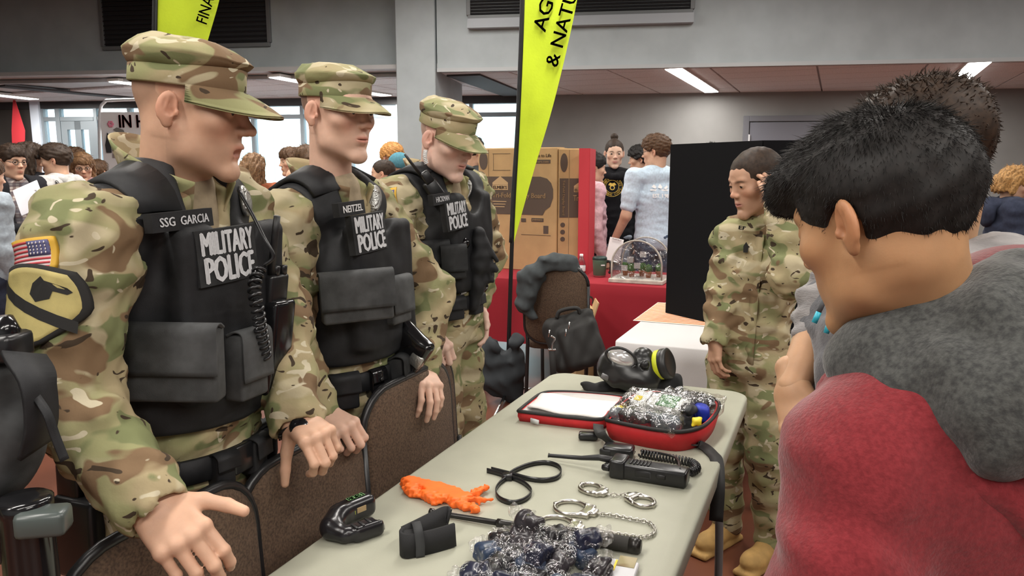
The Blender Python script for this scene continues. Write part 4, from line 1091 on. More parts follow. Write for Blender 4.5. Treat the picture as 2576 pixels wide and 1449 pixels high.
def cavalry(P, par, bv, x, y, w, h, roll, nrm=None):
    o, n = pick(bv, x, y)
    if nrm is not None: n = unit(nrm)
    X, Y, N = frame_on(n, roll, P.k.u); fw_ = fit_wrap(bv, o, X, Y, N, w * .8, h * .8)
    P.part('unit_patch', sheet(o, X, Y, w, h, 14, 14, .003, fw_(.0), lambda u, v: shield(*disc_soft(u, v))), BLKT, par)
    P.part('unit_patch_field', sheet(o, X, Y, w * .9, h * .91, 14, 14, .001, fw_(.003), lambda u, v: shield(*disc_soft(u, v))), PATCHY, par)
    b = fw_(.0052)
    def poly(pts, nm):
        V = np.array([o + X * p[0] * w / 2 + Y * p[1] * h / 2 for p in pts]); P.part(nm, (b(V), [list(range(len(V)))]), BLKT, par, smooth=False)
    for i in range(6):
        t0, t1 = i / 6, (i + 1) / 6; f = lambda t, s: (-.9 + 1.78 * t, .48 - .95 * t + s)
        poly([f(t0, -.14), f(t1, -.14), f(t1, .14), f(t0, .14)], 'unit_patch_stripe')
    poly([(.2, .12), (.08, .3), (.14, .55), (.3, .72), (.36, .62)], 'horse_head'); poly([(.2, .12), (.36, .62), (.72, .46), (.8, .36), (.72, .3), (.5, .38), (.45, .2)], 'horse_head')
cavalry(P, ja, jb, 98, 772, .112, .138, RAD(4), AN)
o, X, Y, N = on(P, jb, 398, 610); P.part('tape_lettering', text('IA', o - X * .01 - Y * .008, X, Y, .016, .022, .02, 0, bend=wrapper(jb, N, .003)), BLKT, ja, smooth=False)
c = at(456, 1125, 1.55); be = duty_belt(P, k, c, .028, .052)
for ang, w, h, d, fl in ((-.9, .06, .075, .03, .5), (-.25, .045, .07, .022, .4), (.25, .05, .075, .026, .5), (.75, .06, .08, .03, .4)): belt_box(P, be, k, c, ang, w, h, d, .03, -.012, NYL, 'belt_pouch', fl)
P.part('buckle', box(k.p(c, 0, .118 + .042, 0), (.03, .006, .03), k.B, .005, 2), BLKP, be)
# holster on the right thigh
hc = at(215, 1345, 1.42); P.part('holster', join([box(hc, (.03, .055, .085), k.B, .014, 3), box(hc + k.u * .1 - k.f * .02, (.02, .03, .05), k.B, .008, 2)]), BLKP, be)
P.part('holster_strap', strap([hc + k.u * .09, hc + k.u * .17, k.p(c, .19, 0, 0)], .045, .005, k.f), NYL, be)
dr = unit(k.wrL - k.elL); wc = k.wrL + dr * .034; Wt = look(dr)
P.part('watch_strap', tube([wc + Wt @ A(.033 * math.cos(t), 0, .028 * math.sin(t)) for t in np.linspace(0, 6.283, 25)], .006, 6, flat=(1.6, .5)), BLKP, be)
P.part('watch_face', lathe([(.016, -.006), (.02, -.004), (.02, .005), (.017, .008)], wc + unit(A(.3, -.75, .5)) * .036, look(A(1, .2, 0), unit(A(.3, -.75, .5))), 18), GLOSS, be)
# --- soldier B
P, k, ja, jb, ve, bv = SB
mp_front(P, ve, bv, 'NEITZEL', 886, 524, .085, 928, 585, .155, .03, .017, WHT)
badge(P, ve, bv, 940, 500, .05, .08)
shoulder_pad(P, ve, bv, k, 'R', .085, .17); shoulder_pad(P, ve, bv, k, 'L', .085, .11)
for x, y, w, h, d, fl in ((895, 745, .18, .125, .035, .72), (990, 755, .085, .125, .03, .75)):
    o, X, Y, N = on(P, bv, x, y, mixn=.35); pouch(P, ve, o, X, Y, w, h, d, fl, GREYN, 'vest_pouch')
o = at(1003, 735, 2.2); P.part('radio_holster', box(o, (.034, .028, .085), k.B, .012, 3), NYL, ve); P.part('radio', box(o + ZU * .09, (.026, .02, .03), k.B, .006, 2), BLKP, ve)
flag_patch(P, ja, jb, 655, 580, .08, .05, RAD(5))
o, X, Y, N = on(P, jb, 826, 572); P.part('tape_lettering', text('NE', o - X * .012 - Y * .008, X, Y, .018, .03, .02, 0, bend=wrapper(jb, N, .003)), BLKT, ja, smooth=False)
c = at(864, 932, 2.1); be = duty_belt(P, k, c, .026, .054)
for ang, w, h, d, m, fl in ((-.85, .07, .09, .03, NYL, .5), (-.3, .045, .075, .016, GLOSS, .4), (.28, .085, .105, .035, NYL2, .62)):
    q, o, X, N = belt_box(P, be, k, c, ang, w, h, d, .028, -.012, m, 'belt_pouch', fl)
    if abs(ang + .3) < .01:
        for dz in (.015, -.02): P.part('snap', lathe([(.006, 0), (.006, .002), (.003, .004)], o + N * .026 + k.u * dz, look(k.u, N), 10), STUD, be)
def holstered_taser(P, par, o, k, sc=1.):
    R = np.array([k.r, unit(k.f * .8 - k.u * .6), unit(k.u * .8 + k.f * .6)]).T; v = Vol(o - .16 * sc, o + .16 * sc, .005 * sc)
    v.add(sbox(o, (.024 * sc, .05 * sc, .09 * sc), R, .015)); v.add(rc(o + R @ A(0, .0, .06) * sc, o + R @ A(0, -.09, .09) * sc, .026 * sc, .022 * sc), .02); v.add(ell(o + R @ A(0, .02, -.085) * sc, (.026 * sc, .05 * sc, .03 * sc), R), .015); v.sub(ell(o + R @ A(.03, .01, .0) * sc, (.012, .02, .05), R), .006)
    P.part('holstered_stun_gun', v.mesh(), GLOSS, par); P.part('holster_flash', box(o + R @ A(.02, .03, .03) * sc, (.006, .02, .02), R, .004), SILB, par)
holstered_taser(P, be, at(1022, 905, 2.12), k); P.part('leather_handle', tube(smooth_path([at(1000, 860, 2.18), at(1020, 830, 2.14), at(1050, 850, 2.14)]), .022, 10), GLOSS, be)
# --- soldier C
P, k, ja, jb, ve, bv = SCC
mp_front(P, ve, bv, 'HICKMAN', 1112, 500, .085, 1147, 541, .15, .04, .017)
badge(P, ve, bv, 1170, 478, .05, .08)
shoulder_pad(P, ve, bv, k, 'R', .08, .16); shoulder_pad(P, ve, bv, k, 'L', .08, .11)
for x, y, w, h, d, fl in ((1075, 650, .14, .11, .03, .7), (1140, 660, .08, .11, .03, .75)):
    o, X, Y, N = on(P, bv, x, y, mixn=.35); pouch(P, ve, o, X, Y, w, h, d, fl, NYL2, 'vest_pouch')
flag_patch(P, ja, jb, 966, 500, .08, .055, RAD(5))
o, X, Y, N = on(P, bv, 1088, 482); Rm = np.array([X * .85 + Y * .5, Y * .85 - X * .5, N]).T
P.part('shoulder_microphone', join([box(o + N * .02, (.026, .042, .016), Rm, .008, 2), box(o + N * .03 + Rm @ A(0, .055, 0), (.016, .022, .012), Rm, .005, 2)]), BLKP, ve)
P.part('microphone_clip', box(o + N * .038 - Rm @ A(0, .035, 0), (.018, .008, .003), Rm, .002), SILB, ve)
P.part('antenna', tube([o + N * .03 + Rm @ A(-.012, .06, 0), o + N * .035 + Rm @ A(-.02, .13, 0), o + N * .035 + Rm @ A(-.022, .16, 0)], [.006, .005, .004], 8), RUBBER, ve)
P.part('earpiece_coil', coil_path(smooth_path([at(1071, 378, 2.56), at(1069, 395, 2.55), at(1073, 412, 2.55)]), 9, .006, .0018), WHT, ve)
c = at(1110, 752, 2.72); be = duty_belt(P, k, c, .026, .05)
for ang, w, h, d in ((-.7, .07, .075, .025), (-.1, .06, .07, .02)): belt_box(P, be, k, c, ang, w, h, d, .028, -.01, NYL, 'belt_pouch', .5)
holstered_taser(P, be, at(1175, 745, 2.72), k, .95); q = at(1158, 732, 2.62)
P.part('label_band', lathe([(.021, -.014), (.022, -.012), (.022, .012), (.021, .014)], q, look(A(.8, -.5, .4), unit(A(-.4, .1, 1))), 14), WHT, be)
P.part('label_lettering', text('51', q - A(.012, 0.024, .008), A(1, -.1, .0), A(0, -.1, 1), .014, None, .02), BLKT, be, smooth=False)
P.part('lens_ball', ball(at(1168, 612, 2.58), .02), GLOSS, ve)
gv = Vol(at(1225, 640, 2.62) - .2, at(1225, 640, 2.62) + .22, .006)
gp = lambda x, y: at(x, y, 2.62)
gv.add(rc(gp(1205, 590), gp(1212, 660), .026, .032)).add(rc(gp(1195, 650), gp(1200, 720), .03, .025), .02).add(rc(gp(1200, 720), gp(1190, 780), .026, .018), .01)
for a, b in (((1218, 610), (1250, 655)), ((1225, 650), (1247, 682)), ((1222, 660), (1238, 705)), ((1214, 660), (1222, 710)), ((1206, 665), (1205, 715))): gv.add(rc(gp(*a), gp(*b), .013, .0095), .008)
gv.disp(waves(77, 6, .003, (.03, .07))); P.part('gloves', gv.mesh(), NYL, ve)
# ------------------------------------------------------------------ the grey folding table and its chairs
L0 = A(.165, 2.875, 0); TW, TLEN, TZ = .73, 1.83, .74
TB = np.array([TN, TD, ZU]).T
PLAST = mat('grey_table_plastic', (.385, .385, .305), .5, noise=.04, nscale=8, bump=.25, bscale=350, bdist=.0008, spec=.4)
GREYMET = mat('grey_steel_tube', (.16, .165, .17), .4, metal=.4)
def ttop(c, w, l, r, rings, R, n=8):
    V, F, N = [], [], None
    for ins, z in rings:
        p = rrect(w - 2 * ins, l - 2 * ins, max(.002, r - ins), n); N = len(p); V += [np.asarray(c) + R @ A(x, y, z) for x, y in p]
    for i in range(len(rings) - 1):
        for j in range(N): F.append([i * N + j, (i + 1) * N + j, (i + 1) * N + (j + 1) % N, i * N + (j + 1) % N])
    F += [list(range(N)), list(range((len(rings) - 1) * N, len(rings) * N))[::-1]]; return np.array(V), F
tc_ = L0 + TN * TW / 2 - TD * TLEN / 2
tb = thing('folding_table', 'grey plastic folding table covered with police gear in front of the soldiers', 'table', tc_)
mk('tabletop', *ttop(tc_, TW, TLEN, .07, [(.010, TZ), (.003, TZ - .003), (0, TZ - .009), (0, TZ - .042), (.006, TZ - .048), (.03, TZ - .05)], TB), PLAST, tb)
for s in (-1, 1):
    for e in (-1, 1):
        a = tc_ + TN * s * .27 + TD * e * .62
        mk('leg', *tube(smooth_path([a + ZU * .69, a + ZU * .52 + TN * s * .01, a + ZU * .40 + TN * s * .045, a + TN * s * .055 + ZU * .02]), .0135, 10), GREYMET, tb)
for e in (-1, 1):
    for z in (.15, .45): mk('crossbar', *tube([tc_ + TN * -.31 + TD * e * .62 + ZU * z, tc_ + TN * .31 + TD * e * .62 + ZU * z], .011, 8), GREYMET, tb)
CHB = mat('brown_chair_fabric', (.125, .078, .048), .9, c2=(.06, .036, .022), nscale=180, bump=.5, bscale=220, bdist=.002); CHF = mat('black_chair_frame', (.015, .015, .016), .35)
def chair(c, fwd, label, w=.42, top=.90, tilt=.13, group='brown padded chairs'):
    """c: floor point under the back; fwd: the way a sitter faces"""
    f = unit(A(fwd[0], fwd[1], 0)); r = np.cross(f, ZU); c = A(c[0], c[1], 0); t = thing('chair', label, 'chair', c, group)
    up = unit(ZU * math.cos(tilt) - f * math.sin(tilt)); R = np.array([r, up, np.cross(r, up)]).T
    H = top - .47; bc = c + f * .0 + ZU * .47 + up * H / 2
    nr = np.cross(r, up)
    def pad(w, h, th, z0, m, nm, rad):
        p = rrect(w, h, rad, 7); N = len(p); V = []; F = []
        for ins, d in ((.012, -th), (.0, -th + .008), (0, th - .008), (.012, th)):
            V += [bc + r * x * (1 - 2 * ins / w) + up * y * (1 - 2 * ins / h) + nr * (d + z0 + .35 * x * x) for x, y in p]
        for i in range(3): F += [[i * N + j, i * N + (j + 1) % N, (i + 1) * N + (j + 1) % N, (i + 1) * N + j] for j in range(N)]
        F += [list(range(N))[::-1], list(range(3 * N, 4 * N))]; return mk(nm, V, F, m, t)
    pad(w, H, .018, 0, CHB, 'backrest', .11)
    rim = [(x * (w + .012) / w, y * (H + .012) / H) for x, y in rrect(w, H, .11, 7)]; rim = rim + rim[:1]
    mk('back_frame', *tube([bc + r * x + up * y + nr * .35 * x * x for x, y in rim], .011, 8), CHF, t)
    mk('seat', *ttop(c + f * .24, w + .02, .42, .06, [(.02, .475), (.004, .465), (0, .45), (.004, .42), (.02, .415)], np.array([r, f, ZU]).T), CHB, t)
    for s in (-1, 1):
        mk('leg', *tube([bc + r * s * (w / 2 - .005) - up * (H / 2 - .14), c + r * s * (w / 2 - .005) + ZU * .45, c + r * s * (w / 2 - .005) - f * .05], .012, 8), CHF, t)
        mk('leg', *tube([c + r * s * (w / 2 - .01) + f * .42 + ZU * .43, c + r * s * (w / 2 - .01) + f * .45], .012, 8), CHF, t)
    return t
for al, off, tp, lab in ((-1.77, -.07, .90, 'brown padded chair under the nearest soldier right hand'), (-1.36, -.085, .885, 'brown padded chair gripped by the first two soldiers'), (-.90, -.075, .935, 'brown padded chair under the middle soldier left hand'), (-.70, -.17, .90, 'brown padded chair held by the farthest soldier')):
    chair(L0 + TD * al + TN * off, TN, lab, .43 if al < -1 else .46, tp, .06)
# ------------------------------------------------------------------ things on the table
T = lambda x, y, h=0.: onz(x, y, TZ + h)
def hgt(p, h): return np.asarray(p) + ZU * h
STEEL = mat('nickel_steel', (.56, .54, .50), .28, metal=1., bump=.1, bscale=60); ORANGE = mat('orange_latex', (.95, .16, .015), .55, noise=.08, nscale=30, sss=.2, bump=.2, bscale=120)
# gas mask on its folded bag
RUB = mat('gas_mask_rubber', (.014, .014, .014), .33, spec=.5); CLOTH = mat('black_cloth', (.013, .013, .014), .85, bump=.4, bscale=400)
gm = thing('gas_mask', 'black rubber gas mask with a clear visor and yellow-banded filter', 'gas mask', T(1600, 985)); Yg = T(1590, 985)[1]
g_ = lambda x, y, d=0.: at(x, y, Yg + d)
v = Vol(g_(1480, 990, -.12) - .06, g_(1720, 880, .12) + .06, .004)
v.add(ell(g_(1578, 935), (.105, .075, .052), roty(.12))).add(ell(g_(1548, 912), (.055, .07, .05)), .03).add(ell(g_(1600, 955, -.03), (.08, .06, .045), roty(.2)), .03).add(rc(g_(1625, 920), g_(1648, 925), .045, .042), .03).add(ell(g_(1618, 888), (.03, .03, .02)), .02)
v.add(rc(g_(1522, 935, -.03), g_(1545, 960, -.05), .022, .02), .02)
v.sub(ell(g_(1622, 917, -.075), (.016, .012, .016)), .004).add(ell(g_(1622, 917, -.062), (.017, .014, .017)), .003)
v.sub(ell(g_(1562, 902, -.085), (.04, .03, .026), roty(.35)), .01)
mk('facepiece', *v.mesh(), RUB, gm)
lens = Vol(g_(1500, 960, -.12), g_(1640, 860, .1), .0035); lens.add(ell(g_(1562, 901, -.045), (.052, .03, .030), roty(.42))); mk('visor', *lens.mesh(), mat('pale_glare_visor', (.72, .71, .70), .16, metal=.55), gm)  # pale lens colour stands in for reflected windows and lights
p_ = [g_(1562, 901, -.058) + roty(.42) @ A(.055 * math.cos(t), -.004 * math.cos(t) ** 2, .033 * math.sin(t)) for t in np.linspace(0, 6.283, 33)]; mk('visor_rim', *tube(p_, .0055, 6), RUB, gm)
ax = unit(g_(1680, 915, -.03) - g_(1640, 922)); mk('filter', *lathe([(.03, -.03), (.036, -.025), (.04, .0), (.047, .012), (.05, .02), (.05, .032), (.054, .036), (.054, .058), (.045, .063), (.04, .06)], g_(1645, 920), look(np.cross(ax, ZU), ax), 32), mat('black_filter_plastic', (.02, .02, .02), .4), gm)
mk('filter_band', *lathe([(.0512, .015), (.052, .017), (.052, .03), (.0512, .032)], g_(1645, 920), look(np.cross(ax, ZU), ax), 32), mat('yellow_green_band', (.55, .6, .02), .5), gm)
mk('strap_buckle', *box(g_(1522, 948, -.06), (.014, .004, .01), roty(.4), .002), mat('grey_buckle', (.2, .2, .2), .35, metal=.5), gm)
v = Vol(T(1455, 1000) - A(.05, .1, 0), g_(1725, 930, .2) + .05, .006); 
for a, b, ra, rb in (((1490, 985), (1600, 985), .03, .035), ((1600, 985), (1690, 975), .035, .03), ((1672, 960), (1702, 958), .03, .018), ((1700, 955), (1708, 985), .02, .016), ((1462, 966), (1500, 975), .006, .02), ((1480, 990), (1700, 992), .02, .02)): v.add(rc(g_(*a, .02), g_(*b, .02), ra, rb), .02)
v.disp(waves(5, 8, .006, (.03, .09))); v.cut(A(0, 0, TZ), -ZU); bg_ = mk('carrier_bag_cloth', *v.mesh(), CLOTH); tag(bg_, 'crumpled black cloth carrier lying under the gas mask', 'bag')
# red first-aid kit, open
REDN = mat('red_nylon', (.52, .018, .022), .65, noise=.1, nscale=20, bump=.35, bscale=500, bdist=.001); ZIP = mat('black_zip_tape', (.02, .019, .018), .7); LIN = mat('white_lining', (.75, .73, .71), .75, bump=.3, bscale=25, bdist=.01)
fa = thing('first_aid_kit', 'open red nylon first-aid bag packed with clear plastic pouches', 'first aid kit', T(1560, 1080))
def tray(rim, h, z0, ins, floor, mo, mi, nm):
    R_ = smooth_path(np.array([onz(*p, TZ + h) for p in rim] + [onz(*rim[0], TZ + h)]), 4)[:-1]; c = R_.mean(0); N = len(R_)
    lo = c + (R_ - c) * ins; lo[:, 2] = TZ + .001; mid = c + (R_ - c) * (.5 + .5 * ins) + (R_ - c) * .02; mid[:, 2] = TZ + h * .5
    inn = c + (R_ - c) * .93; fl = c + (R_ - c) * .9; fl[:, 2] = TZ + floor; fc = c.copy(); fc[2] = TZ + floor
    V = np.vstack([lo, mid, R_, inn]); F = [[i * N + j, i * N + (j + 1) % N, (i + 1) * N + (j + 1) % N, (i + 1) * N + j] for i in range(3) for j in range(N)] + [list(range(N))[::-1]]
    mk(nm + '_shell', V, F, mo, fa); V = np.vstack([inn, fl, fc[None]]); F = [[j, (j + 1) % N, N + (j + 1) % N, N + j] for j in range(N)] + [[N + j, N + (j + 1) % N, 2 * N] for j in range(N)]
    mk(nm + '_lining', V, F, mi, fa); mk(nm + '_zip', *tube(np.vstack([R_, R_[:1]]), .0055, 6), ZIP, fa); return R_, c
lidR, lidC = tray([(1303, 1034), (1330, 1012), (1362, 990), (1400, 985), (1480, 988), (1560, 996), (1568, 1004), (1540, 1030), (1515, 1054), (1440, 1050), (1370, 1042)], .034, 0, .97, .012, REDN, LIN, 'lid')
V, F = sheet(A(*lidC[:2], TZ + .03), TN, TD, .26, .16, 14, 10, .002, None); V[:, 2] += waves(9, 6, .006, (.05, .12))(V[:, 0], V[:, 1], V[:, 2] * 0); mk('white_sheet', V, F, LIN, fa)
mainR, mainC = tray([(1524, 1056), (1545, 1030), (1568, 1006), (1612, 984), (1690, 984), (1755, 990), (1800, 1006), (1810, 1022), (1795, 1050), (1765, 1074), (1715, 1086), (1660, 1082), (1600, 1072)], .062, 0, .93, .03, REDN, ZIP, 'pocket')
CLEARP = glass_mat('clear_crinkled_plastic', (.9, .92, .93))
def plastic(name, tint, refl, rough, sc, dist):
    m = bpy.data.materials.new(name); m.use_nodes = True; nt = m.node_tree; nt.nodes.clear(); o = _n(nt, 'ShaderNodeOutputMaterial'); t = _n(nt, 'ShaderNodeBsdfTransparent'); t.inputs[0].default_value = (*tint, 1)
    g = _n(nt, 'ShaderNodeBsdfGlossy'); g.inputs['Roughness'].default_value = rough; g.inputs[0].default_value = (1, 1, 1, 1); x = _n(nt, 'ShaderNodeMixShader'); x.inputs[0].default_value = refl
    tc = _n(nt, 'ShaderNodeTexCoord'); n = _n(nt, 'ShaderNodeTexNoise'); n.inputs['Scale'].default_value = sc; n.inputs['Detail'].default_value = 3; n.inputs['Distortion'].default_value = 1.5; nt.links.new(tc.outputs['Object'], n.inputs['Vector'])
    b = _n(nt, 'ShaderNodeBump'); b.inputs['Strength'].default_value = 1; b.inputs['Distance'].default_value = dist; nt.links.new(n.outputs[0], b.inputs['Height']); nt.links.new(b.outputs[0], g.inputs['Normal'])
    nt.links.new(t.outputs[0], x.inputs[1]); nt.links.new(g.outputs[0], x.inputs[2]); nt.links.new(x.outputs[0], o.inputs[0]); MATS[name] = m; return m
WRAP = plastic('crinkled_wrapper', (.97, .97, .98), .17, .05, 45, .03); POUCHP = plastic('clear_pouch', (.95, .95, .95), .2, .08, 30, .01)
DARKI = mat('dark_supplies', (.02, .022, .026), .5); BLUEI = mat('blue_pouch', (.02, .04, .42), .5); YELI = mat('yellow_tag', (.8, .62, .02), .5); GRNI = mat('green_label', (.06, .2, .07), .5); GREYI = mat('grey_gauze', (.12, .14, .16), .8)
ke = unit(onz(1740, 1055, .82) - onz(1570, 1020, .82)); kn = unit(np.cross(ZU, ke)); KB = np.array([ke, kn, ZU]).T
kp = lambda x, y, h: onz(x, y, TZ + h)
def lump(c, h, R, r=.01, nm='supply_pouch', m=None, seed=1, amp=.004):
    v = Vol(np.asarray(c) - max(h) - .02, np.asarray(c) + max(h) + .02, .005); v.add(sbox(c, h, R, r)); v.disp(waves(seed, 6, amp, (.02, .05))); return mk(nm, *v.mesh(), m, fa)
lump(kp(1660, 1020, .075), (.085, .034, .022), KB @ rotx(.35), .01, 'dressing_packet', mat('white_packet', (.62, .63, .6), .5), 3, .002)
for dx, w, m in ((-.062, .018, YELI), (.03, .03, GRNI)):
    mk('packet_label', *box(kp(1660, 1020, .0755) + KB @ rotx(.35) @ A(dx, -.012 if m is YELI else 0, .0225), (w * .6 if m is YELI else w, .012 if m is YELI else .028, .0012), KB @ rotx(.35), .001), m, fa, False)
for dx in (-.03, .0): mk('packet_stripe', *box(kp(1660, 1020, .0755) + KB @ rotx(.35) @ A(dx, 0, .0225), (.0015, .024, .0012), KB @ rotx(.35)), DARKI, fa, False)
lump(kp(1732, 1030, .085), (.018, .03, .016), KB, .012, 'dark_roll', DARKI, 4); lump(kp(1600, 1052, .068), (.05, .022, .02), KB, .012, 'dark_roll', DARKI, 5); lump(kp(1665, 1062, .066), (.055, .024, .02), KB, .014, 'gauze_roll', GREYI, 6); lump(kp(1560, 1046, .064), (.028, .02, .018), KB, .01, 'gauze_roll', GREYI, 7)
lump(kp(1765, 1035, .06), (.02, .04, .025), KB @ rotz(.5), .008, 'blue_pouch', BLUEI, 8); lump(kp(1730, 1005, .078), (.08, .03, .018), KB, .01, 'dark_pouch', DARKI, 9)
for x, y in ((1555, 1030), (1752, 1062)): lump(kp(x, y, .072), (.014, .012, .012), KB @ rotz(.6), .005, 'yellow_tab', YELI, int(x), .003)
lump(kp(1650, 1022, .078), (.105, .052, .03), KB @ rotx(.2), .015, 'clear_pouch', POUCHP, 11, .006); lump(kp(1625, 1056, .068), (.105, .038, .028), KB, .016, 'clear_pouch', POUCHP, 12, .006); lump(kp(1742, 1012, .075), (.09, .045, .03), KB, .016, 'clear_pouch', POUCHP, 13, .006)
mk('carry_strap', *strap(smooth_path([kp(1505, 1068, .03), kp(1508, 1085, .05), kp(1530, 1108, .03), kp(1560, 1128, .005), kp(1590, 1140, .003)]), .03, .003, ke), ZIP, fa)
mk('carry_strap', *strap(smooth_path([kp(1735, 1118, .012), kp(1765, 1120, .01), kp(1790, 1140, .004), T(1803, 1160), T(1808, 1185) - ZU * .04, T(1806, 1200) - ZU * .12]), .035, .003, unit(ke + kn * .6)), ZIP, fa)
mk('clip_buckle', *box(kp(1480, 1096, .012), (.028, .017, .01), KB @ rotz(.5), .006, 2), BLKP, fa); mk('lid_tab', *box(kp(1345, 1060, .014), (.016, .002, .007), KB @ rotz(-.1)), mat('grey_reflective', (.55, .55, .55), .4), fa)
# handheld radio
ra = thing('handheld_radio', 'black handheld radio lying on the table with a long antenna and coiled lead', 'radio', T(1630, 1215))
rx = unit(T(1713, 1232) - T(1543, 1204)); ry = np.cross(ZU, rx); RR = np.array([rx, ry, ZU]).T; r0 = (T(1713, 1232) + T(1543, 1204)) / 2 + ry * .026; rl = np.linalg.norm(T(1713, 1232) - T(1543, 1204)) / 2
mk('radio_body', *box(r0 + ZU * .022 + rx * .012, (rl, .026, .020), RR, .007, 3), BLKP, ra); mk('radio_head', *box(r0 + ZU * .025 - rx * (rl - .008), (.02, .031, .024), RR, .007, 3), BLKP, ra)
for i in range(6): mk('grip_rib', *box(r0 + ZU * .0435 - rx * (rl - .04 - i * .009), (.0022, .017, .0016), RR, .001), RUBBER, ra)
mk('side_key', *box(r0 - ry * .0265 + ZU * .024 - rx * (rl - .075), (.02, .002, .009), RR, .002), RUBBER, ra); mk('side_key', *box(r0 - ry * .0265 + ZU * .024 - rx * (rl - .12), (.012, .002, .006), RR, .002), RUBBER, ra)
for d in (-.008, .012): mk('knob', *lathe([(.0085, 0), (.009, .004), (.009, .016), (.006, .02)], r0 - rx * (rl + .012) + ZU * (.024 if d < 0 else .02) + ry * (d - .012), look(ry, -rx), 12), BLKP, ra)
a0 = r0 - rx * (rl + .01) + ry * .014 + ZU * .032; mk('antenna', *tube([a0, a0 - rx * .04 + ZU * .002, a0 * .5 + .5 * at(1384, 1146, T(1384, 1160)[1]), at(1384, 1146, T(1384, 1160)[1]), at(1379, 1145, T(1384, 1160)[1])], [.0095, .0085, .006, .005, .0065], 10), RUBBER, ra)
mc = T(1556, 1148) + ZU * .016; mk('speaker_microphone', *box(mc, (.042, .026, .016), RR @ rotz(.1), .008, 2), BLKP, ra); mk('microphone_key', *box(mc - rx * .03 - ry * .024, (.016, .006, .009), RR, .003), RUBBER, ra)
mk('coiled_lead', *coil_path(smooth_path([T(1610, 1150) + ZU * .012, T(1650, 1158) + ZU * .012, T(1700, 1166) + ZU * .012, T(1740, 1175) + ZU * .012, T(1752, 1190) + ZU * .012, T(1735, 1200) + ZU * .012]), 26, .0095, .003), BLKP, ra)
mk('plain_lead', *tube(smooth_path([T(1612, 1148) + ZU * .016, T(1660, 1160) + ZU * .022, T(1700, 1180) + ZU * .03, r0 + rx * (rl * .9) + ZU * .04]), .0035, 6), BLKP, ra)
# flexible cuffs
fc_ = thing('plastic_restraint', 'black plastic double-loop flex cuffs on the grey table', 'restraint', T(1290, 1215))
for pts in (((1274, 1208), (1292, 1192), (1330, 1176), (1370, 1170), (1402, 1178), (1412, 1194), (1400, 1209), (1368, 1215), (1330, 1211), (1292, 1201), (1260, 1193), (1236, 1187)), ((1280, 1206), (1258, 1222), (1247, 1243), (1258, 1262), (1290, 1272), (1322, 1263), (1337, 1244), (1322, 1225), (1298, 1212), (1270, 1203), (1245, 1195), (1225, 1190))):
    P_ = smooth_path([T(*p) + ZU * .007 for p in pts], 5); mk('loop', *strap(P_, .0135, .0022, ZU), BLKP, fc_)
mk('lock_block', *box(T(1276, 1207) + ZU * .008, (.013, .011, .0085), TB @ rotz(.3), .002), BLKP, fc_)
# orange gloves
og = lambda x, y, h=.012: T(x, y, 0) + ZU * h
def orange_glove(seed, shift, label):
    v = Vol(T(1000, 1310) - A(.03, .03, .0), T(1262, 1195) + A(.05, .05, .05), .0025); dx, dy = shift
    q = lambda x, y, h=.011: og(x + dx, y + dy, h)
    for a, b, r1, r2 in (((1028, 1224), (1110, 1250), .022, .03), ((1110, 1250), (1160, 1268), .03, .026), ((1020, 1240), (1100, 1268), .014, .018), ((1160, 1268), (1205, 1250), .018, .010), ((1150, 1272), (1240, 1268), .013, .009), ((1150, 1272), (1198, 1292), .013, .01), ((1140, 1275), (1175, 1288), .013, .01), ((1190, 1250), (1222, 1240), .009, .010)): v.add(rc(q(*a), q(*b), r1, r2), .012)
    v.disp(waves(seed, 7, .004, (.03, .06), None, 2.)); rw = [waves(seed + 7 + i, 1, 1., (.022, .05), None, 2.5) for i in range(6)]; v.disp(lambda x, y, z: sum(.0032 * np.abs(w(x, y, z)) ** .7 for w in rw) - .008); v.D = v.D + .0
    g = v._g(v._s(None, None, 0)); v.D = np.maximum(v.D, (g[2] - (TZ + .024 + seed * .0002)).astype(np.float32) * .8); v.cut(A(0, 0, TZ + .0005), -ZU)
    tag(mk('rubber_glove', *v.mesh(), ORANGE), label, 'glove', 'orange disposable gloves')
orange_glove(3, (0, 0), 'crumpled orange rubber glove on the table near the chairs')
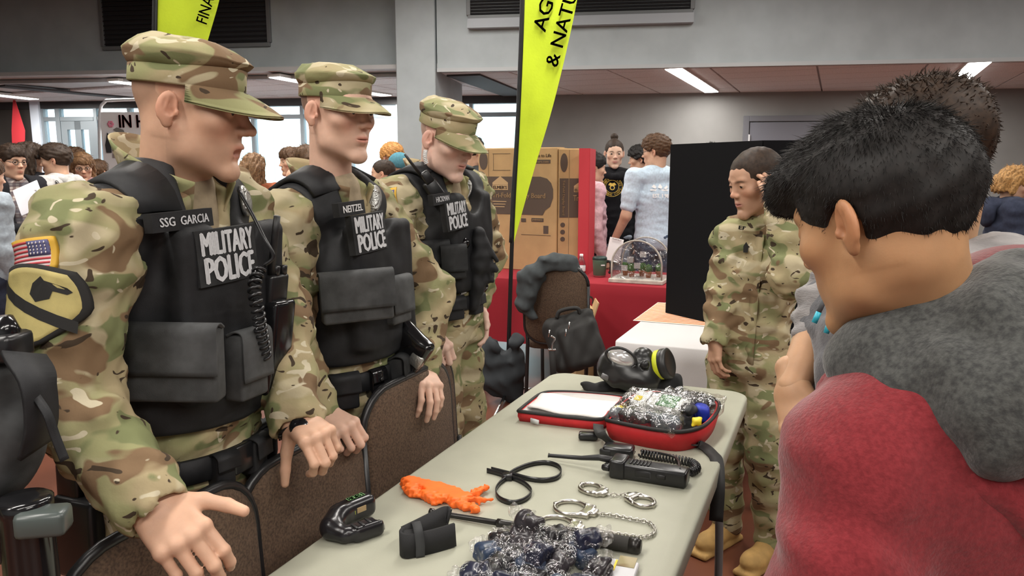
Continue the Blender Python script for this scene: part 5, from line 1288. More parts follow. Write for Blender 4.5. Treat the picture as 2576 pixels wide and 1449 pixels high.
# stun gun
def stun_gun():
    t = thing('stun_gun', 'black stun gun with green markings near the table edge', 'stun gun', T(880, 1345)); c = T(880, 1330); xx = unit(T(935, 1305) - T(825, 1352)); yy = np.cross(ZU, xx); R = np.array([xx, yy, ZU]).T
    v = Vol(c - .13, c + A(.14, .14, .09), .0035); q = lambda x, y, z: c + R @ A(x, y, z)
    v.add(sbox(q(.028, .02, .03), (.05, .024, .026), R, .018)); v.add(rc(q(-.02, .012, .032), q(-.05, -.005, .026), .025, .024), .02); v.add(rc(q(-.055, -.012, .022), q(-.045, -.045, .018), .02, .018), .015); v.add(sbox(q(.0, -.058, .018), (.036, .02, .017), R @ rotz(-.15), .01), .012)
    v.sub(sbox(q(.035, -.058, .02), (.012, .012, .02), R @ rotz(-.15), .003), .003); v.sub(ell(q(.0, -.025, .02), (.022, .012, .04), R), .006); v.sub(ell(q(-.01, .03, .06), (.03, .02, .012), R), .006); v.cut(A(0, 0, TZ + .0005), -ZU); mk('stun_gun_body', *v.mesh(), mat('satin_black', (.013, .012, .014), .25), t)
    mk('side_label', *box(q(.03, -.0045, .036), (.012, .0008, .006), R), mat('tan_label', (.4, .28, .14), .4), t, False); mk('warning_label', *box(q(.01, -.0045, .034), (.003, .0008, .004), R), mat('lime_label', (.45, .5, .05), .4), t, False)
    mk('marking', *text('8081', q(.012, .012, .0565), xx, yy, .016, .04, .05, .0006), mat('pale_green_print', (.36, .75, .3), .5), t, False)
    for x in (-.03, -.012, .006): mk('grip_rib', *box(q(x, -.058, .0355), (.003, .012, .0012), R @ rotz(-.15), .0008), RUBBER, t)
    for y in (-.07, -.045): mk('contact', *box(q(.036, y, .014), (.002, .003, .006), R), SILB, t)
stun_gun()
# webbing holster
def web_holster():
    t = thing('belt_holder', 'black nylon webbing holder folded in a V on the table', 'holster', T(1075, 1400)); c = T(1075, 1385); xx = unit(T(1140, 1378) - T(1020, 1398)); yy = np.cross(ZU, xx); R = np.array([xx, yy, ZU]).T; q = lambda x, y, z: c + R @ A(x, y, z)
    mk('front_band', *strap(smooth_path([q(.058, -.005, .028), q(.02, -.012, .026), q(-.02, -.018, .026), q(-.048, -.02, .028), q(-.055, -.004, .028), q(-.045, .012, .03)]), .05, .006, ZU), CLOTH, t); mk('back_band', *strap(smooth_path([q(-.045, .012, .03), q(-.01, .03, .032), q(.03, .05, .035), q(.055, .062, .036), q(.06, .055, .034)]), .046, .006, unit(ZU + yy * .3)), CLOTH, t)
    mk('cross_strap', *strap(smooth_path([q(-.02, -.024, .002), q(-.02, -.025, .03), q(-.022, -.018, .056), q(-.02, .01, .058), q(-.018, .03, .05)]), .018, .004, xx), mat('grey_webbing', (.035, .036, .038), .8), t); mk('pocket', *box(q(-.035, -.002, .026), (.018, .012, .024), R, .006, 2), CLOTH, t)
web_holster()
# expandable baton
ba = thing('baton', 'black extended steel baton lying behind the wrapped sweets', 'baton', T(1350, 1350)); BAT = mat('black_steel', (.022, .02, .018), .3, metal=.3)
b0, b1 = T(1084, 1296) + ZU * .008, T(1612, 1394) + ZU * .0165; bd = b1 - b0; bl_ = np.linalg.norm(bd); bu = bd / bl_; Rb = look(np.cross(bu, ZU), bu)
mk('thin_shaft', *lathe([(.005, -.004), (.0085, -.002), (.0085, .006), (.0062, .009), (.0062, bl_ * .38)], b0, Rb, 14), BAT, ba); mk('middle_shaft', *lathe([(.0095, bl_ * .34), (.0095, bl_ * .36), (.0088, bl_ * .365), (.0088, bl_ * .66)], b0, Rb, 14), BAT, ba)
mk('foam_handle', *lathe([(.012, bl_ * .60), (.0155, bl_ * .61), (.0160, bl_ * .95), (.0162, bl_ * .955)], b0, Rb, 18), mat('foam_grip', (.028, .026, .022), .8), ba); mk('end_cap', *lathe([(.0165, bl_ * .95), (.0165, bl_ * .985), (.013, bl_)], b0, Rb, 18), BAT, ba)
# handcuffs and leg irons
def cuff(t, c, ang, sc=1.0, rx=.031, ry=.029):
    """one bracelet: ring, cheek body towards ang, hinge opposite"""
    d = unit(rotz(ang) @ A(1, 0, 0)); s = np.cross(ZU, d); q = lambda x, y, z: c + (d * x + s * y) * sc + ZU * z
    P_ = [q(rx * math.cos(a), ry * math.sin(a), .006) for a in np.linspace(.5, 2 * math.pi - .5, 34)]; mk('jaw', *tube(P_, .0052, 8, flat=(.8, 1.1)), STEEL, t)
    v = Vol(c - .07 * sc, c + .07 * sc + ZU * .01, .0028); v.add(sbox(q(.036, 0, .0065), (.011 * sc, .026 * sc, .0062), np.array([d, s, ZU]).T, .003)); v.add(sbox(q(.05, 0, .0065), (.008 * sc, .012 * sc, .006), np.array([d, s, ZU]).T, .003), .006); v.add(rc(q(.028, .022, .0065), q(.012, .029, .0065), .0062, .0055), .006); v.add(rc(q(.028, -.022, .0065), q(.012, -.029, .0065), .0062, .0055), .006); v.sub(ell(q(0, 0, .006), ((rx - .006) * sc, (ry - .005) * sc, .03), np.array([d, s, ZU]).T), .002); mk('cheek_plate', *v.mesh(), STEEL, t)
    mk('hinge', *lathe([(.0045, 0), (.0055, .001), (.0055, .0115), (.004, .0125)], q(-rx, 0, 0), None, 10), STEEL, t); return q(.058, 0, .006)
def chain(t, P_, n, L=.011, w=.0042, r=.0014):
    P_ = np.asarray(P_); s = np.r_[0, np.cumsum(np.linalg.norm(np.diff(P_, axis=0), axis=1))]; u = np.linspace(0, s[-1], n + 1); Q = np.stack([np.interp(u, s, P_[:, i]) for i in range(3)], 1); src = None
    ov = [A(math.cos(a) * L / 2 * 1.15, math.sin(a) * w, 0) for a in np.linspace(0, 2 * math.pi, 13)]; V, F = tube(ov, r, 5, cap=False)
    for i in range(n):
        m = (Q[i] + Q[i + 1]) / 2; d = Q[i + 1] - Q[i]; a = math.atan2(d[1], d[0])
        if src is None: src = mk('chain_link', V, F, STEEL, t, origin=(0, 0, 0)); o = src
        else: o = src.copy(); COL.objects.link(o)
        o.location = m - np.array(t['_o']); o.rotation_euler = (RAD(50) if i % 2 else RAD(-40), 0, a)
hcf = thing('handcuffs', 'nickel handcuffs with a short chain beside the handheld radio', 'handcuffs', T(1550, 1250))
cA, cB = T(1485, 1234), T(1618, 1268); e1 = cuff(hcf, cA, math.atan2(*(cB - cA)[1::-1]) - .25, .88); e2 = cuff(hcf, cB, math.atan2(*(cA - cB)[1::-1]) - .25, .88); chain(hcf, [e1, e2], 4)
lgi = thing('leg_irons', 'steel leg irons joined by a long looping chain', 'leg irons', T(1450, 1300))
e1 = cuff(lgi, T(1436, 1284), math.atan2(*(T(1500, 1298) - T(1436, 1284))[1::-1]), 1.12, .034, .032); e2 = cuff(lgi, T(1398, 1325), math.atan2(*(T(1455, 1340) - T(1398, 1325))[1::-1]) + .1, 1.12, .034, .032)
chain(lgi, smooth_path([e1] + [T(*p) + ZU * .006 for p in ((1540, 1302), (1590, 1312), (1630, 1320), (1647, 1336), (1640, 1352), (1615, 1358), (1570, 1352), (1520, 1345), (1480, 1342))] + [e2]), 42, .0105)
# a heap of sweets in clear wrappers
SW = [mat('dark_sweet', (.012, .011, .013), .35), mat('navy_sweet', (.015, .018, .04), .3), mat('blue_sweet', (.035, .055, .10), .35), mat('charcoal_sweet', (.03, .026, .03), .3)]
hr = np.random.default_rng(12); spots = []
for k_ in range(4000):
    x, y = hr.uniform(1195, 1540), hr.uniform(1352, 1580)
    if y < 1362 + max(0, (1250 - x)) * 1.0 or y < 1372 + max(0, x - 1400) * .5 or x > 1510: continue
    p = T(x, y)
    if all(np.linalg.norm(p - q) > .046 for q in spots): spots.append(p)
    if len(spots) >= 40: break
spots = [(p, 0) for p in spots] + [(p + A(.012, .01, .024), 1) for i, p in enumerate(spots) if i % 5 == 0 and p[1] < 1.5 and 1230 < 1288 + p[0] / 1.5 * 1700 < 1500]
WB = []
for s_ in range(6):
    v = Vol((-.04, -.03, -.03), (.04, .03, .03), .0028); v.add(rc((-.012, 0, 0), (.012, 0, 0), .0165, .0165)).add(rc((.014, 0, 0), (.028, .002, .003), .010, .014), .006).add(rc((-.014, 0, 0), (-.028, -.002, .002), .010, .014), .006); v.disp(waves(100 + s_, 9, .0042, (.010, .024), None, 1.5)); w_ = v.mesh()
    v = Vol((-.03, -.02, -.02), (.03, .02, .02), .003); v.add(sbox((0, 0, 0), (.0215, .0165, .0155), None, .009)); v.disp(waves(130 + s_, 5, .0025, (.012, .03))); WB.append((w_, v.mesh()))
for i, (p, lv) in enumerate(spots):
    w_, c_ = WB[i % 6]; t = thing('wrapped_sweet', 'dark sweet in a clear crinkled wrapper in the heap on the table', 'sweet', (0, 0, 0), 'wrapped sweets heaped on the table')
    o = mk('sweet', *c_, SW[int(hr.choice(4, p=[.45, .25, .12, .18]))], t); mk('wrapper', *w_, WRAP, t); t.scale = (1.3,) * 3; t.location = hgt(p, .02 + .004 * hr.random()); t.rotation_euler = (hr.uniform(-.4, .4), hr.uniform(-.35, .35), hr.uniform(0, 6.28))
pk = thing('printed_packet', 'small printed packet with camouflage and yellow stripes beside the sweets', 'packet', T(1562, 1440)); px_ = unit(T(1600, 1425) - T(1540, 1415))
R = np.array([px_, np.cross(ZU, px_), ZU]).T; mk('packet_body', *box(T(1560, 1452) + ZU * .008, (.03, .04, .007), R, .002), mat('white_card', (.6, .6, .62), .4), pk, False); mk('packet_picture', *box(T(1577, 1432) + ZU * .0155, (.017, .02, .0008), R), CAMO, pk, False); mk('packet_stripe', *box(T(1547, 1440) + ZU * .0155, (.002, .02, .0008), R), YELI, pk, False)
# ------------------------------------------------------------------ hair
def mat_hair(name, c, rough=.42):
    if name in MATS: return MATS[name]
    m = mat(name, c, .62, noise=.35, nscale=90, spec=.3); return m
HBLK = mat_hair('black_hair', (.012, .010, .009)); HDBR = mat_hair('dark_brown_hair', (.03, .017, .010)); HBRN = mat_hair('brown_hair', (.075, .038, .018)); HLBR = mat_hair('light_brown_hair', (.16, .085, .04)); HBLD = mat_hair('blond_hair', (.38, .21, .075)); HGIN = mat_hair('curly_ginger_hair', (.42, .20, .06))
def hair(P, m, style='short', res=.004, n=2500, L=.03, w=.0012, seed=1, th=.012, name='hair', up=.5, fringe=.0, drop=-.06, bun=False, len_=.2, part=None, jit=.3):
    v = Vol((-.13, -.16, -.32 if style == 'long' else -.16), (.13, .16, .2), res)
    v.add(ell((0, -.018, .038), (.0765 + th, .099 + th, .083 + th * 1.15)))
    if style == 'tight': pass
    if style != 'tight': v.add(ell((0, .02, .07), (.066 + th * .7, .07 + th * .6, .05 + th)), .03)
    if fringe: v.add(ell((0, .085, .078), (.066, .034 + fringe * .02, .024 + fringe * .012), rotx(-.5)), .02)
    # face opening
    v.sub(sbox((0, .145, -.06), (.064, .1, .127 if style == 'tight' else .112 if not fringe else .095), rotx(.12), .05), .012)
    for s in (-1, 1):
        v.sub(ell((s * .085, -.004, -.012), (.03, .026, .038)), .006)
        v.sub(sbox((s * .09, .065, -.09), (.05, .07, .085), None, .02), .01)
        if style == 'sideburn' or style == 'short': v.sub(sbox((s * .09, .02, -.11), (.05, .055, .08), None, .02), .01)
    if style == 'long':
        for s in (-1, 1):
            v.add(rc((s * .07, -.03, .02), (s * .085, -.02, -len_), .036, .026), .03); v.add(rc((s * .045, -.09, .0), (s * .05, -.085, -len_), .045, .035), .03)
        v.add(rc((0, -.09, .0), (0, -.1, -len_), .05, .04), .03)
        v.disp(waves(seed, 8, .006, (.02, .05), [(1, .3, 0), (.3, 1, 0)]))
    else:
        v.cut((0, -.02, -.005), (0, .3, -1) if style != 'short' else (0, .12, -1.), .01) if style == 'tight' else v.cut((0, -.06, drop), (0, .62, -1), .008)
        v.disp(waves(seed, 8, .0012 if style == 'tight' else .0022 + th * .08, (.02, .06)))
    if bun: v.add(ell((0, -.05, .145), (.035, .035, .032)), .012)
    V, Q = v.mesh(); o = P.part(name, (P.hw(V), Q), m)
    if n:
        S, N = surf_samples(V, Q, n, seed); out = N; keep = S[:, 2] > (-.09 if style != 'long' else -.3); S, N = S[keep], N[keep]
        crown = A(0, -.045, .125); fl = S - crown; fl -= N * (fl * N).sum(1)[:, None]; fl /= np.maximum(np.linalg.norm(fl, axis=1), 1e-5)[:, None]
        top = np.clip((S[:, 2] - .03) / .08, 0, 1)[:, None]; d = N * (up * (.35 + .65 * top)) + fl * (1.05 - .4 * top) + A(0, 0, -.25) * (1 - top)
        d /= np.linalg.norm(d, axis=1)[:, None]
        V2, Q2 = strands(S - N * .004, d, np.full(len(S), L) * (.55 + .45 * top[:, 0]), w, d * 0 + A(0, .0, -.3), 3, seed, jit)
        s_ = P.part('hair_strands', (P.hw(V2), Q2), m, o); s_['kind'] = 'stuff'
    return o
def knit(name, c, c2=None, **kw): return mat(name, c, .92, c2=c2, noise=.12, nscale=kw.get('ns', 120), bump=.5, bscale=kw.get('bs', 260), bdist=.002, sheen=.3, spec=.15)
# ------------------------------------------------------------------ boy in the red hoodie, nearest at the right
def boy():
    P = Person('boy in a maroon hoodie with a grey hood, close on the right, seen from behind', (.47, .93, 0), (.46, .25, .125))
    k = Sk(RAD(126), at(2420, 1640, .95), at(2400, 1130, .95), at(2345, 815, .93), shL=at(2185, 1160, .82), elL=at(2105, 1560, .75), wrL=A(.36, .86, .74), shR=at(2580, 900, 1.06), elR=A(.74, 1.10, 1.02), wrR=A(.64, 1.02, .80)); P.k = k
    legs(k, (.50, .95)); f = unit(A(math.cos(RAD(120)), math.sin(RAD(120)), -.34))
    P.head(at(2215, 562, .90), look(f), dict(nose=.9, lid=.8, neck_r=.057, brow=(.02, .015, .01), jaw=.98), .98, .003, k.neck - k.u * .04)
    for s, sg in (('L', -1), ('R', 1)):
        w_ = getattr(k, 'wr' + s); P.skinv(*hand(w_, unit(w_ - getattr(k, 'el' + s)), A(0, 0, 1), (.4, .5, .3), sg, .95, .004))
    P.finish(); P.eyes((.05, .03, .02), (0, -.4))
    RED = knit('maroon_fleece', (.150, .014, .018), (.205, .022, .027), ns=170); GRY = knit('charcoal_fleece', (.036, .037, .036), (.075, .077, .072), ns=150)
    v = jacket(k, .0075, .018, (.08, .076, .07, .055), seed=41, fold=.005, d=1.3, w=1.05); v.add(rc(k.p(k.neck, -.07, -.02, -.06), k.shL, .066, .078), .05).add(rc(k.p(k.neck, .07, -.02, -.06), k.shR, .066, .078), .05).add(ell(k.p(k.chest, 0, -.075, .03), (.215, .125, .24), k.B), .06).add(ell(k.p(k.chest, -.12, -.03, -.1), (.12, .14, .25), k.B), .06); P.part('hoodie', v.mesh(), RED); P.part('jeans', trousers(k, .012, seed=42).mesh(), mat('dark_denim', (.02, .03, .06), .9))
    for s in 'RL': P.part('shoe', shoe(getattr(k, 'an' + s), k.ff, res=.012).mesh(), BLKP)
    q = lambda x, y, z: k.p(k.neck, x, y, z)
    v = Vol(k.neck - .36, k.neck + .3, .006)     # hood, red outside and grey inside, lying open on the back
    ring = [q(.104 * math.sin(a), -.110 * math.cos(a) + .015, .012 - .05 * (1 - math.cos(a)) / 2 + .02 * math.cos(a)) for a in np.linspace(-1.55, 1.55, 13)]
    for a, b in zip(ring[:-1], ring[1:]): v.add(rc(a, b, .046, .046), .02)
    v.add(ell(q(0, -.15, -.02), (.17, .07, .11), k.B @ rotx(-.5)), .05); v.add(rc(q(-.125, -.0, -.03), q(-.14, -.13, -.055), .055, .055), .05); v.add(rc(q(.125, -.0, -.03), q(.14, -.13, -.055), .055, .055), .05)
    v.add(rc(q(-.07, -.19, -.12), q(.07, -.19, -.12), .055, .055), .05)
    v.sub(rc(k.neck - k.u * .1, P.hc, .06, .075), .01); v.disp(waves(44, 8, .006, (.05, .12))); P.part('hood', v.mesh(), GRY)
    v = Vol(k.neck - .4, k.neck + .25, .007)
    for sg in (-1, 1):
        pts = [q(sg * .125, .05, -.05), q(sg * .15, .02, -.055), q(sg * .165, -.03, -.07), q(sg * .165, -.10, -.10), q(sg * .13, -.16, -.15), q(sg * .06, -.20, -.185)]
        for a, b in zip(pts[:-1], pts[1:]): v.add(rc(a, b, .030, .030), .02)
    v.disp(waves(45, 6, .005, (.04, .1))); P.part('hood_edge', v.mesh(), RED)
    P.part('collar_trim', tube(smooth_path([q(-.02, .085, -.02), q(-.06, .055, .0), q(-.078, .0, .018), q(-.07, -.05, .034), q(-.03, -.085, .045)]), .009, 8), RED)
    hair(P, HBLK, 'sideburn', .004, 34000, .022, .0006, 3, .010, up=.25, fringe=1.0, drop=-.085, jit=.3)
    return P
BOY = boy()
# ------------------------------------------------------------------ curly-haired person in grey behind him
def greyhood():
    P = Person('curly-haired person in a grey hoodie with cyan drawstring tips behind the maroon hoodie', (.72, 1.36, 0), (.5, .29, .165))
    k = Sk(RAD(168), at(2190, 1290, 1.36), at(2218, 900, 1.36), at(2355, 645, 1.38), shL=at(2420, 790, 1.22), elL=at(2480, 1130, 1.2), wrL=at(2300, 1300, 1.16), shR=at(2150, 740, 1.53), elR=at(2075, 800, 1.46), wrR=at(1992, 962, 1.37)); P.k = k
    k.elR = at(2088, 765, 1.46); k.shR = at(2205, 700, 1.56)
    legs(k, (.74, 1.38)); f = unit(A(math.cos(RAD(140)), math.sin(RAD(140)), -.45))
    P.head(at(2318, 405, 1.33), look(f), dict(nose=.9, lid=.8), 1.0, .005, k.neck - k.u * .04)
    hd = unit(at(2012, 1045, 1.32) - k.wrR); P.skinv(*hand(k.wrR, hd, unit(A(-.55, -.75, .3)), [(.35, .5, .3), (.4, .55, .3), (.4, .55, .3), (.45, .6, .3)], 1, 1.0, .003, .05, thumb=(.8, .35, -.5), th_curl=.2))
    P.skinvol(Vol(*bounds([k.elR, k.wrR], .08), .005).add(rc(k.elR, k.wrR + hd * .01, .046, .029)))
    P.skinv(*hand(k.wrL, unit(k.wrL - k.elL), ZU, (.4, .5, .3), -1, 1.0, .005)); P.finish()
    GR = knit('grey_jersey', (.10, .10, .108)); PAT = mat('pale_grey_pattern_knit', (.30, .285, .28), .9, c2=(.20, .19, .19), nscale=14, bump=.6, bscale=120, bdist=.003, stretch=(1, 1, 4))
    kk = k.wrR.copy(); k.wrR = k.elR + (kk - k.elR) * .36
    v = jacket(k, .008, .016, (.066, .05, .048, .036), seed=51, fold=.005); P.part('hoodie', v.mesh(), GR); k.wrR = kk
    v = Vol(*bounds([k.shR, k.elR, k.wrR], .13), .007); m_ = k.elR + (kk - k.elR) * .36; v.add(rc(k.shR, k.elR, .07, .056)).add(rc(k.elR, m_, .055, .044), .03); v.disp(waves(53, 8, .007, (.025, .05), [unit(kk - k.elR)], 1)); P.part('sleeve', v.mesh(), PAT)
    v = Vol(*bounds([k.shL, k.elL, k.wrL, k.neck, k.chest], .2), .009); v.add(rc(k.shL, k.elL, .088, .074)).add(rc(k.elL, k.wrL, .07, .055), .03).add(ell(k.p(k.neck, -.02, -.09, -.07), (.15, .08, .13), k.B), .04).add(rc(k.p(k.neck, -.12, -.06, -.04), k.p(k.chest, -.1, -.1, 0), .09, .1), .05); v.disp(waves(54, 7, .006, (.05, .1))); P.part('sleeve', v.mesh(), PAT)
    P.part('trousers', trousers(k, .014, seed=55).mesh(), mat('black_jeans', (.012, .012, .014), .9))
    for s in 'RL': P.part('shoe', shoe(getattr(k, 'an' + s), k.ff, res=.012).mesh(), BLKP)
    CY = mat('cyan_tip', (.03, .42, .55), .4); STR = mat('grey_cord', (.07, .075, .08), .8)
    for a, b, c in (((2078, 745), (2060, 785), (2048, 812)), ((2098, 795), (2086, 815), (2078, 838))):
        p = [at(*a, 1.20), at(*b, 1.195), at(*c, 1.195)]; P.part('drawstring', tube([p[0], p[1]], .004, 6), STR); P.part('drawstring_tip', tube([p[1], p[2]], .0045, 6), CY)
    hair(P, HDBR, 'sideburn', .005, 5000, .02, .0016, 5, .014, up=.7, drop=-.05, jit=.9)
    return P
GH = greyhood()
# ------------------------------------------------------------------ woman soldier at the end of the table
def woman_soldier():
    P = Person('woman soldier in camouflage beyond the table end, raising a hand to her head', (.94, 2.9, 0), (.54, .315, .21))
    k = Sk(RAD(222), at(1888, 880, 2.9), at(1905, 700, 2.9), at(1915, 562, 2.93), shR=at(1845, 600, 2.93), elR=at(1822, 735, 2.88), wrR=at(1800, 850, 2.80), shL=at(1985, 600, 2.88), elL=at(1990, 700, 2.62), wrL=at(1958, 522, 2.70)); P.k = k
    legs(k, (.95, 2.86), .1); f = unit(A(-.93, -.30, -.28))
    P.head(at(1899, 458, 2.89), look(f), dict(fem=1., nose=.74, jaw=.85, lid=.35, lip=(.42, .16, .14), brow=(.06, .035, .025), shave=((.035, .02, .013), .97, .022, .012)), .98, .003, k.neck - k.u * .04)
    P.skinv(*hand(k.wrL, unit(at(1938, 425, 2.80) - k.wrL), unit(A(.3, -.9, .2)), (.25, .35, .2), -1, .95, .003, .05, thumb=(.95, .25, -.2), th_curl=.1)); P.skinv(*hand(k.wrR, A(-.05, -.1, -1), A(-.8, -.2, 0), (.4, .6, .4), 1, .95, .0035)); P.finish(); P.eyes((.05, .03, .02), (0, -.25))
    v = jacket(k, .008, .014, (.074, .068, .062, .05), seed=61, fold=.008, w=.92, hem=at(1885, 935, 2.9)); VQ = v.mesh(); jb = bvh_of(*VQ); ja = P.part('jacket', VQ, CAMO); P.part('trousers', trousers(k, .010, .012, (.09, .076, .074, .064), seed=62, w=.95).mesh(), CAMO)
    BL = mat('boot_lace', (.3, .2, .08), .8)
    for s in 'RL':
        an = getattr(k, 'an' + s); b_ = P.part('boot', shoe(an, k.ff, boot=True, res=.008, w=1.08).mesh(), TANB); r_ = np.cross(k.ff, ZU)
        for i in range(5): c = A(an[0], an[1], .115 + i * .022) + k.ff * (.052 - i * .004); P.part('lace', tube([c - r_ * .028, c + k.ff * .008, c + r_ * .028], .003, 5), BL, b_)
    collar(P, k, CAMO, (.062, .07), .05, .02, -.03, .5, flare=.03)
    o, n = pick(jb, 1876, 622); X, Y, N = frame_on(n, 0, k.u); P.part('rank_tab', prism([(-.008, -.02), (.008, -.02), (.009, .004), (0, .02), (-.009, .004)], .003, o + N * .002, X, Y), BLKT, ja, False)
    o, n = pick(jb, 1858, 577); X, Y, N = frame_on(n, -.1, k.u); P.part('tape_lettering', text('ER', o, X, Y, .014, .03, .02, .003), BLKT, ja, smooth=False)
    for i in range(4): o, n = pick(jb, 1880 + i * 3, 560 + i * 22); 
    P.part('front_placket', strap([np.array(pick(jb, x, y)[0]) + np.array(pick(jb, x, y)[1]) * .003 for x, y in ((1912, 590), (1906, 650), (1900, 720), (1893, 800), (1886, 880), (1884, 915))], .035, .004, k.r), CAMO, ja)
    hair(P, HDBR, 'tight', .0032, 0, th=.008, seed=6); P.part('hair_bun', (P.hw(np.array(ball((0, -.118, .0), .038)[0])), ball((0, 0, 0), .038)[1]), HDBR)
    return P
WS = woman_soldier()
# ------------------------------------------------------------------ the soldier mostly out of frame at the left edge
def edge_soldier():
    P = Person('soldier cut off by the left edge, showing a black pouch and belt gear', (-1.06, 1.08, 0), (.5, .29, .2))
    k = Sk(RAD(-23), A(-1.06, 1.08, .93), A(-1.06, 1.08, 1.26), A(-1.08, 1.09, 1.47), shR=A(-1.13, .88, 1.43), elR=A(-1.25, .76, 1.15), wrR=A(-1.13, .72, .92), shL=A(-1.06, 1.29, 1.43), elL=A(-1.20, 1.40, 1.16), wrL=A(-1.25, 1.25, .95)); P.k = k; legs(k, (-1.07, 1.08))
    P.head(A(-1.03, 1.07, 1.65), look(A(.9, -.2, -.2)), dict(shave=((.16, .1, .07), .8, .01, .02)), 1.0, .005, k.neck - k.u * .04)
    for s, sg in (('R', -1), ('L', 1)): P.skinv(*hand(getattr(k, 'wr' + s), A(.3, 0, -1), A(-.5, 0, 0), (.5, .6, .4), sg, 1., .005))
    P.finish(); P.part('jacket', jacket(k, .011, .012, seed=71).mesh(), CAMO); P.part('trousers', trousers(k, .012, seed=72).mesh(), CAMO)
    for s in 'RL': P.part('boot', shoe(getattr(k, 'an' + s), k.ff, boot=True, res=.012).mesh(), TANB)
    patrol_cap(P, tilt=-.03, dz=-.006, seed=19); ve, bv = vest(P, k, A(-1.06, 1.08, 1.03), .01)
    c = A(*at(5, 1030, 1.06)); v = Vol(c - .3, c + .25, .006); v.add(rc(at(-230, 960, 1.06), at(-22, 962, 1.06), .07, .05)).add(rc(at(-210, 1100, 1.06), at(22, 1090, 1.06), .075, .05), .05).add(rc(at(-200, 1170, 1.06), at(-10, 1170, 1.06), .08, .05), .04); v.disp(waves(73, 6, .005, (.05, .12))); P.part('pouch', v.mesh(), GREYN, ve)
    P.part('pouch_flap', strap(smooth_path([at(60, 890, 1.03), at(95, 960, 1.0), at(105, 1060, 1.0), at(90, 1130, 1.01)]), .06, .006, A(.1, 1, 0)), NYL, ve); P.part('hanging_strap', strap(smooth_path([at(85, 990, .99), at(118, 1040, .98), at(140, 1100, .98), at(163, 1158, .98)]), .012, .003, A(.4, .9, 0)), NYL, ve)
    be = duty_belt(P, k, A(-1.06, 1.08, .95), .03, .05)
    P.part('baton_holder', lathe([(.028, -.12), (.034, -.1), (.034, .06), (.036, .065), (.036, .08), (.03, .084)], at(75, 1390, 1.0), None, 20), GLOSS, be); P.part('holder_ring', box(at(110, 1310, .98), (.032, .022, .018), rotz(.2), .008, 2), mat('grey_green_plastic', (.07, .085, .08), .3), be)
    P.part('belt_clip', box(at(45, 1283, .99), (.05, .02, .006), roty(.12), .003), CHROME, be); P.part('gear_case', box(at(0, 1335, 1.02), (.045, .03, .04), None, .01, 2), GLOSS, be); P.part('radio_knob', lathe([(.018, -.02), (.02, 0), (.012, .02)], at(12, 830, 1.05), None, 14), GLOSS, ve); P.part('radio_top', box(at(5, 870, 1.05), (.03, .03, .02), None, .008, 2), BLKP, ve)
edge_soldier()
# ------------------------------------------------------------------ middle of the room: tables, boxes, boards, banners
REDC = mat('red_tablecloth', (.30, .009, .02), .85, bump=.3, bscale=300, bdist=.001); WHC = mat('white_tablecloth', (.64, .62, .62), .85, bump=.3, bscale=300, bdist=.001)
def cloth_table(c, w, l, z, drop, m, label, nm, seed, fold=.012, cat='table', frame=TB, far_drop=None):
    """table under a cloth: c centre, w across, l along"""
    t = thing(nm, label, cat, A(c[0], c[1], 0)); n = 160; V = []; F = []
    per = rrect(w, l, .03, 4); per = np.array(per + per[:1]); s = np.r_[0, np.cumsum(np.linalg.norm(np.diff(per, axis=0), axis=1))]; u = np.linspace(0, s[-1], n, endpoint=False); Q = np.stack([np.interp(u, s, per[:, i]) for i in (0, 1)], 1)
    rows = [(1 - .01, 0), (1.0, -.006)] + [(1., -drop * k / 6) for k in range(1, 7)]; wv = waves(seed, 5, 1., (.12, .35))
    for i, (sc, dz) in enumerate(rows):
        for j in range(n):
            q = Q[j]; nrm = unit(A(q[0] / w ** 2 * abs(q[0] / w) ** 3, q[1] / l ** 2 * abs(q[1] / l) ** 3, 0)); amp = fold * (-dz / drop) * (1 + wv(np.array(q[0] * 1.), np.array(q[1]), 0.)) if dz < -.01 else 0
            p = A(q[0] * sc, q[1] * sc, 0) + nrm * amp; V.append(A(c[0], c[1], z + dz) + frame @ p)
    k = len(rows); F = [[i * n + j, (i + 1) * n + j, (i + 1) * n + (j + 1) % n, i * n + (j + 1) % n] for i in range(k - 1) for j in range(n)] + [list(range(n))]
    mk('tablecloth', V, F, m, t)
    for a in (-1, 1):
        for b in (-1, 1): mk('leg', *tube([A(c[0], c[1], 0) + frame @ A(a * (w / 2 - .1), b * (l / 2 - .1), 0), A(c[0], c[1], 0) + frame @ A(a * (w / 2 - .1), b * (l / 2 - .1), z - .01)], .014, 8), GREYMET, t)
    return t
# red table: front edge square to the other tables
rf = onz(1450, 712, .74); cR = rf + TD * .38 - TN * .02
cloth_table(cR, 2.7, .76, .745, .47, REDC, 'long table under a red cloth behind the flag pole', 'table', 3)
wl = onz(1545, 858, .74); cW = wl + TN * .37 + TD * .62
cloth_table(cW, .74, 1.25, .74, .45, WHC, 'table under a white cloth behind the grey folding table', 'table', 6, .02)
# striped runner on the white table
rn = thing('striped_runner', 'orange and white striped paper runner on the white cloth', 'runner', onz(1690, 790, .74)); STO = mat('orange_stripe', (.72, .28, .10), .8)
a0 = onz(1585, 806, .742)
for i in range(16): mk('stripe', *box(a0 + TN * .33 + TD * (.03 + i * .036) + ZU * .001, (.31, .0085, .0012), TB), STO, rn, False)
mk('runner_paper', *box(a0 + TN * .33 + TD * .3 + ZU * .0004, (.315, .3, .0006), TB), mat('cream_paper', (.75, .68, .6), .8), rn, False)
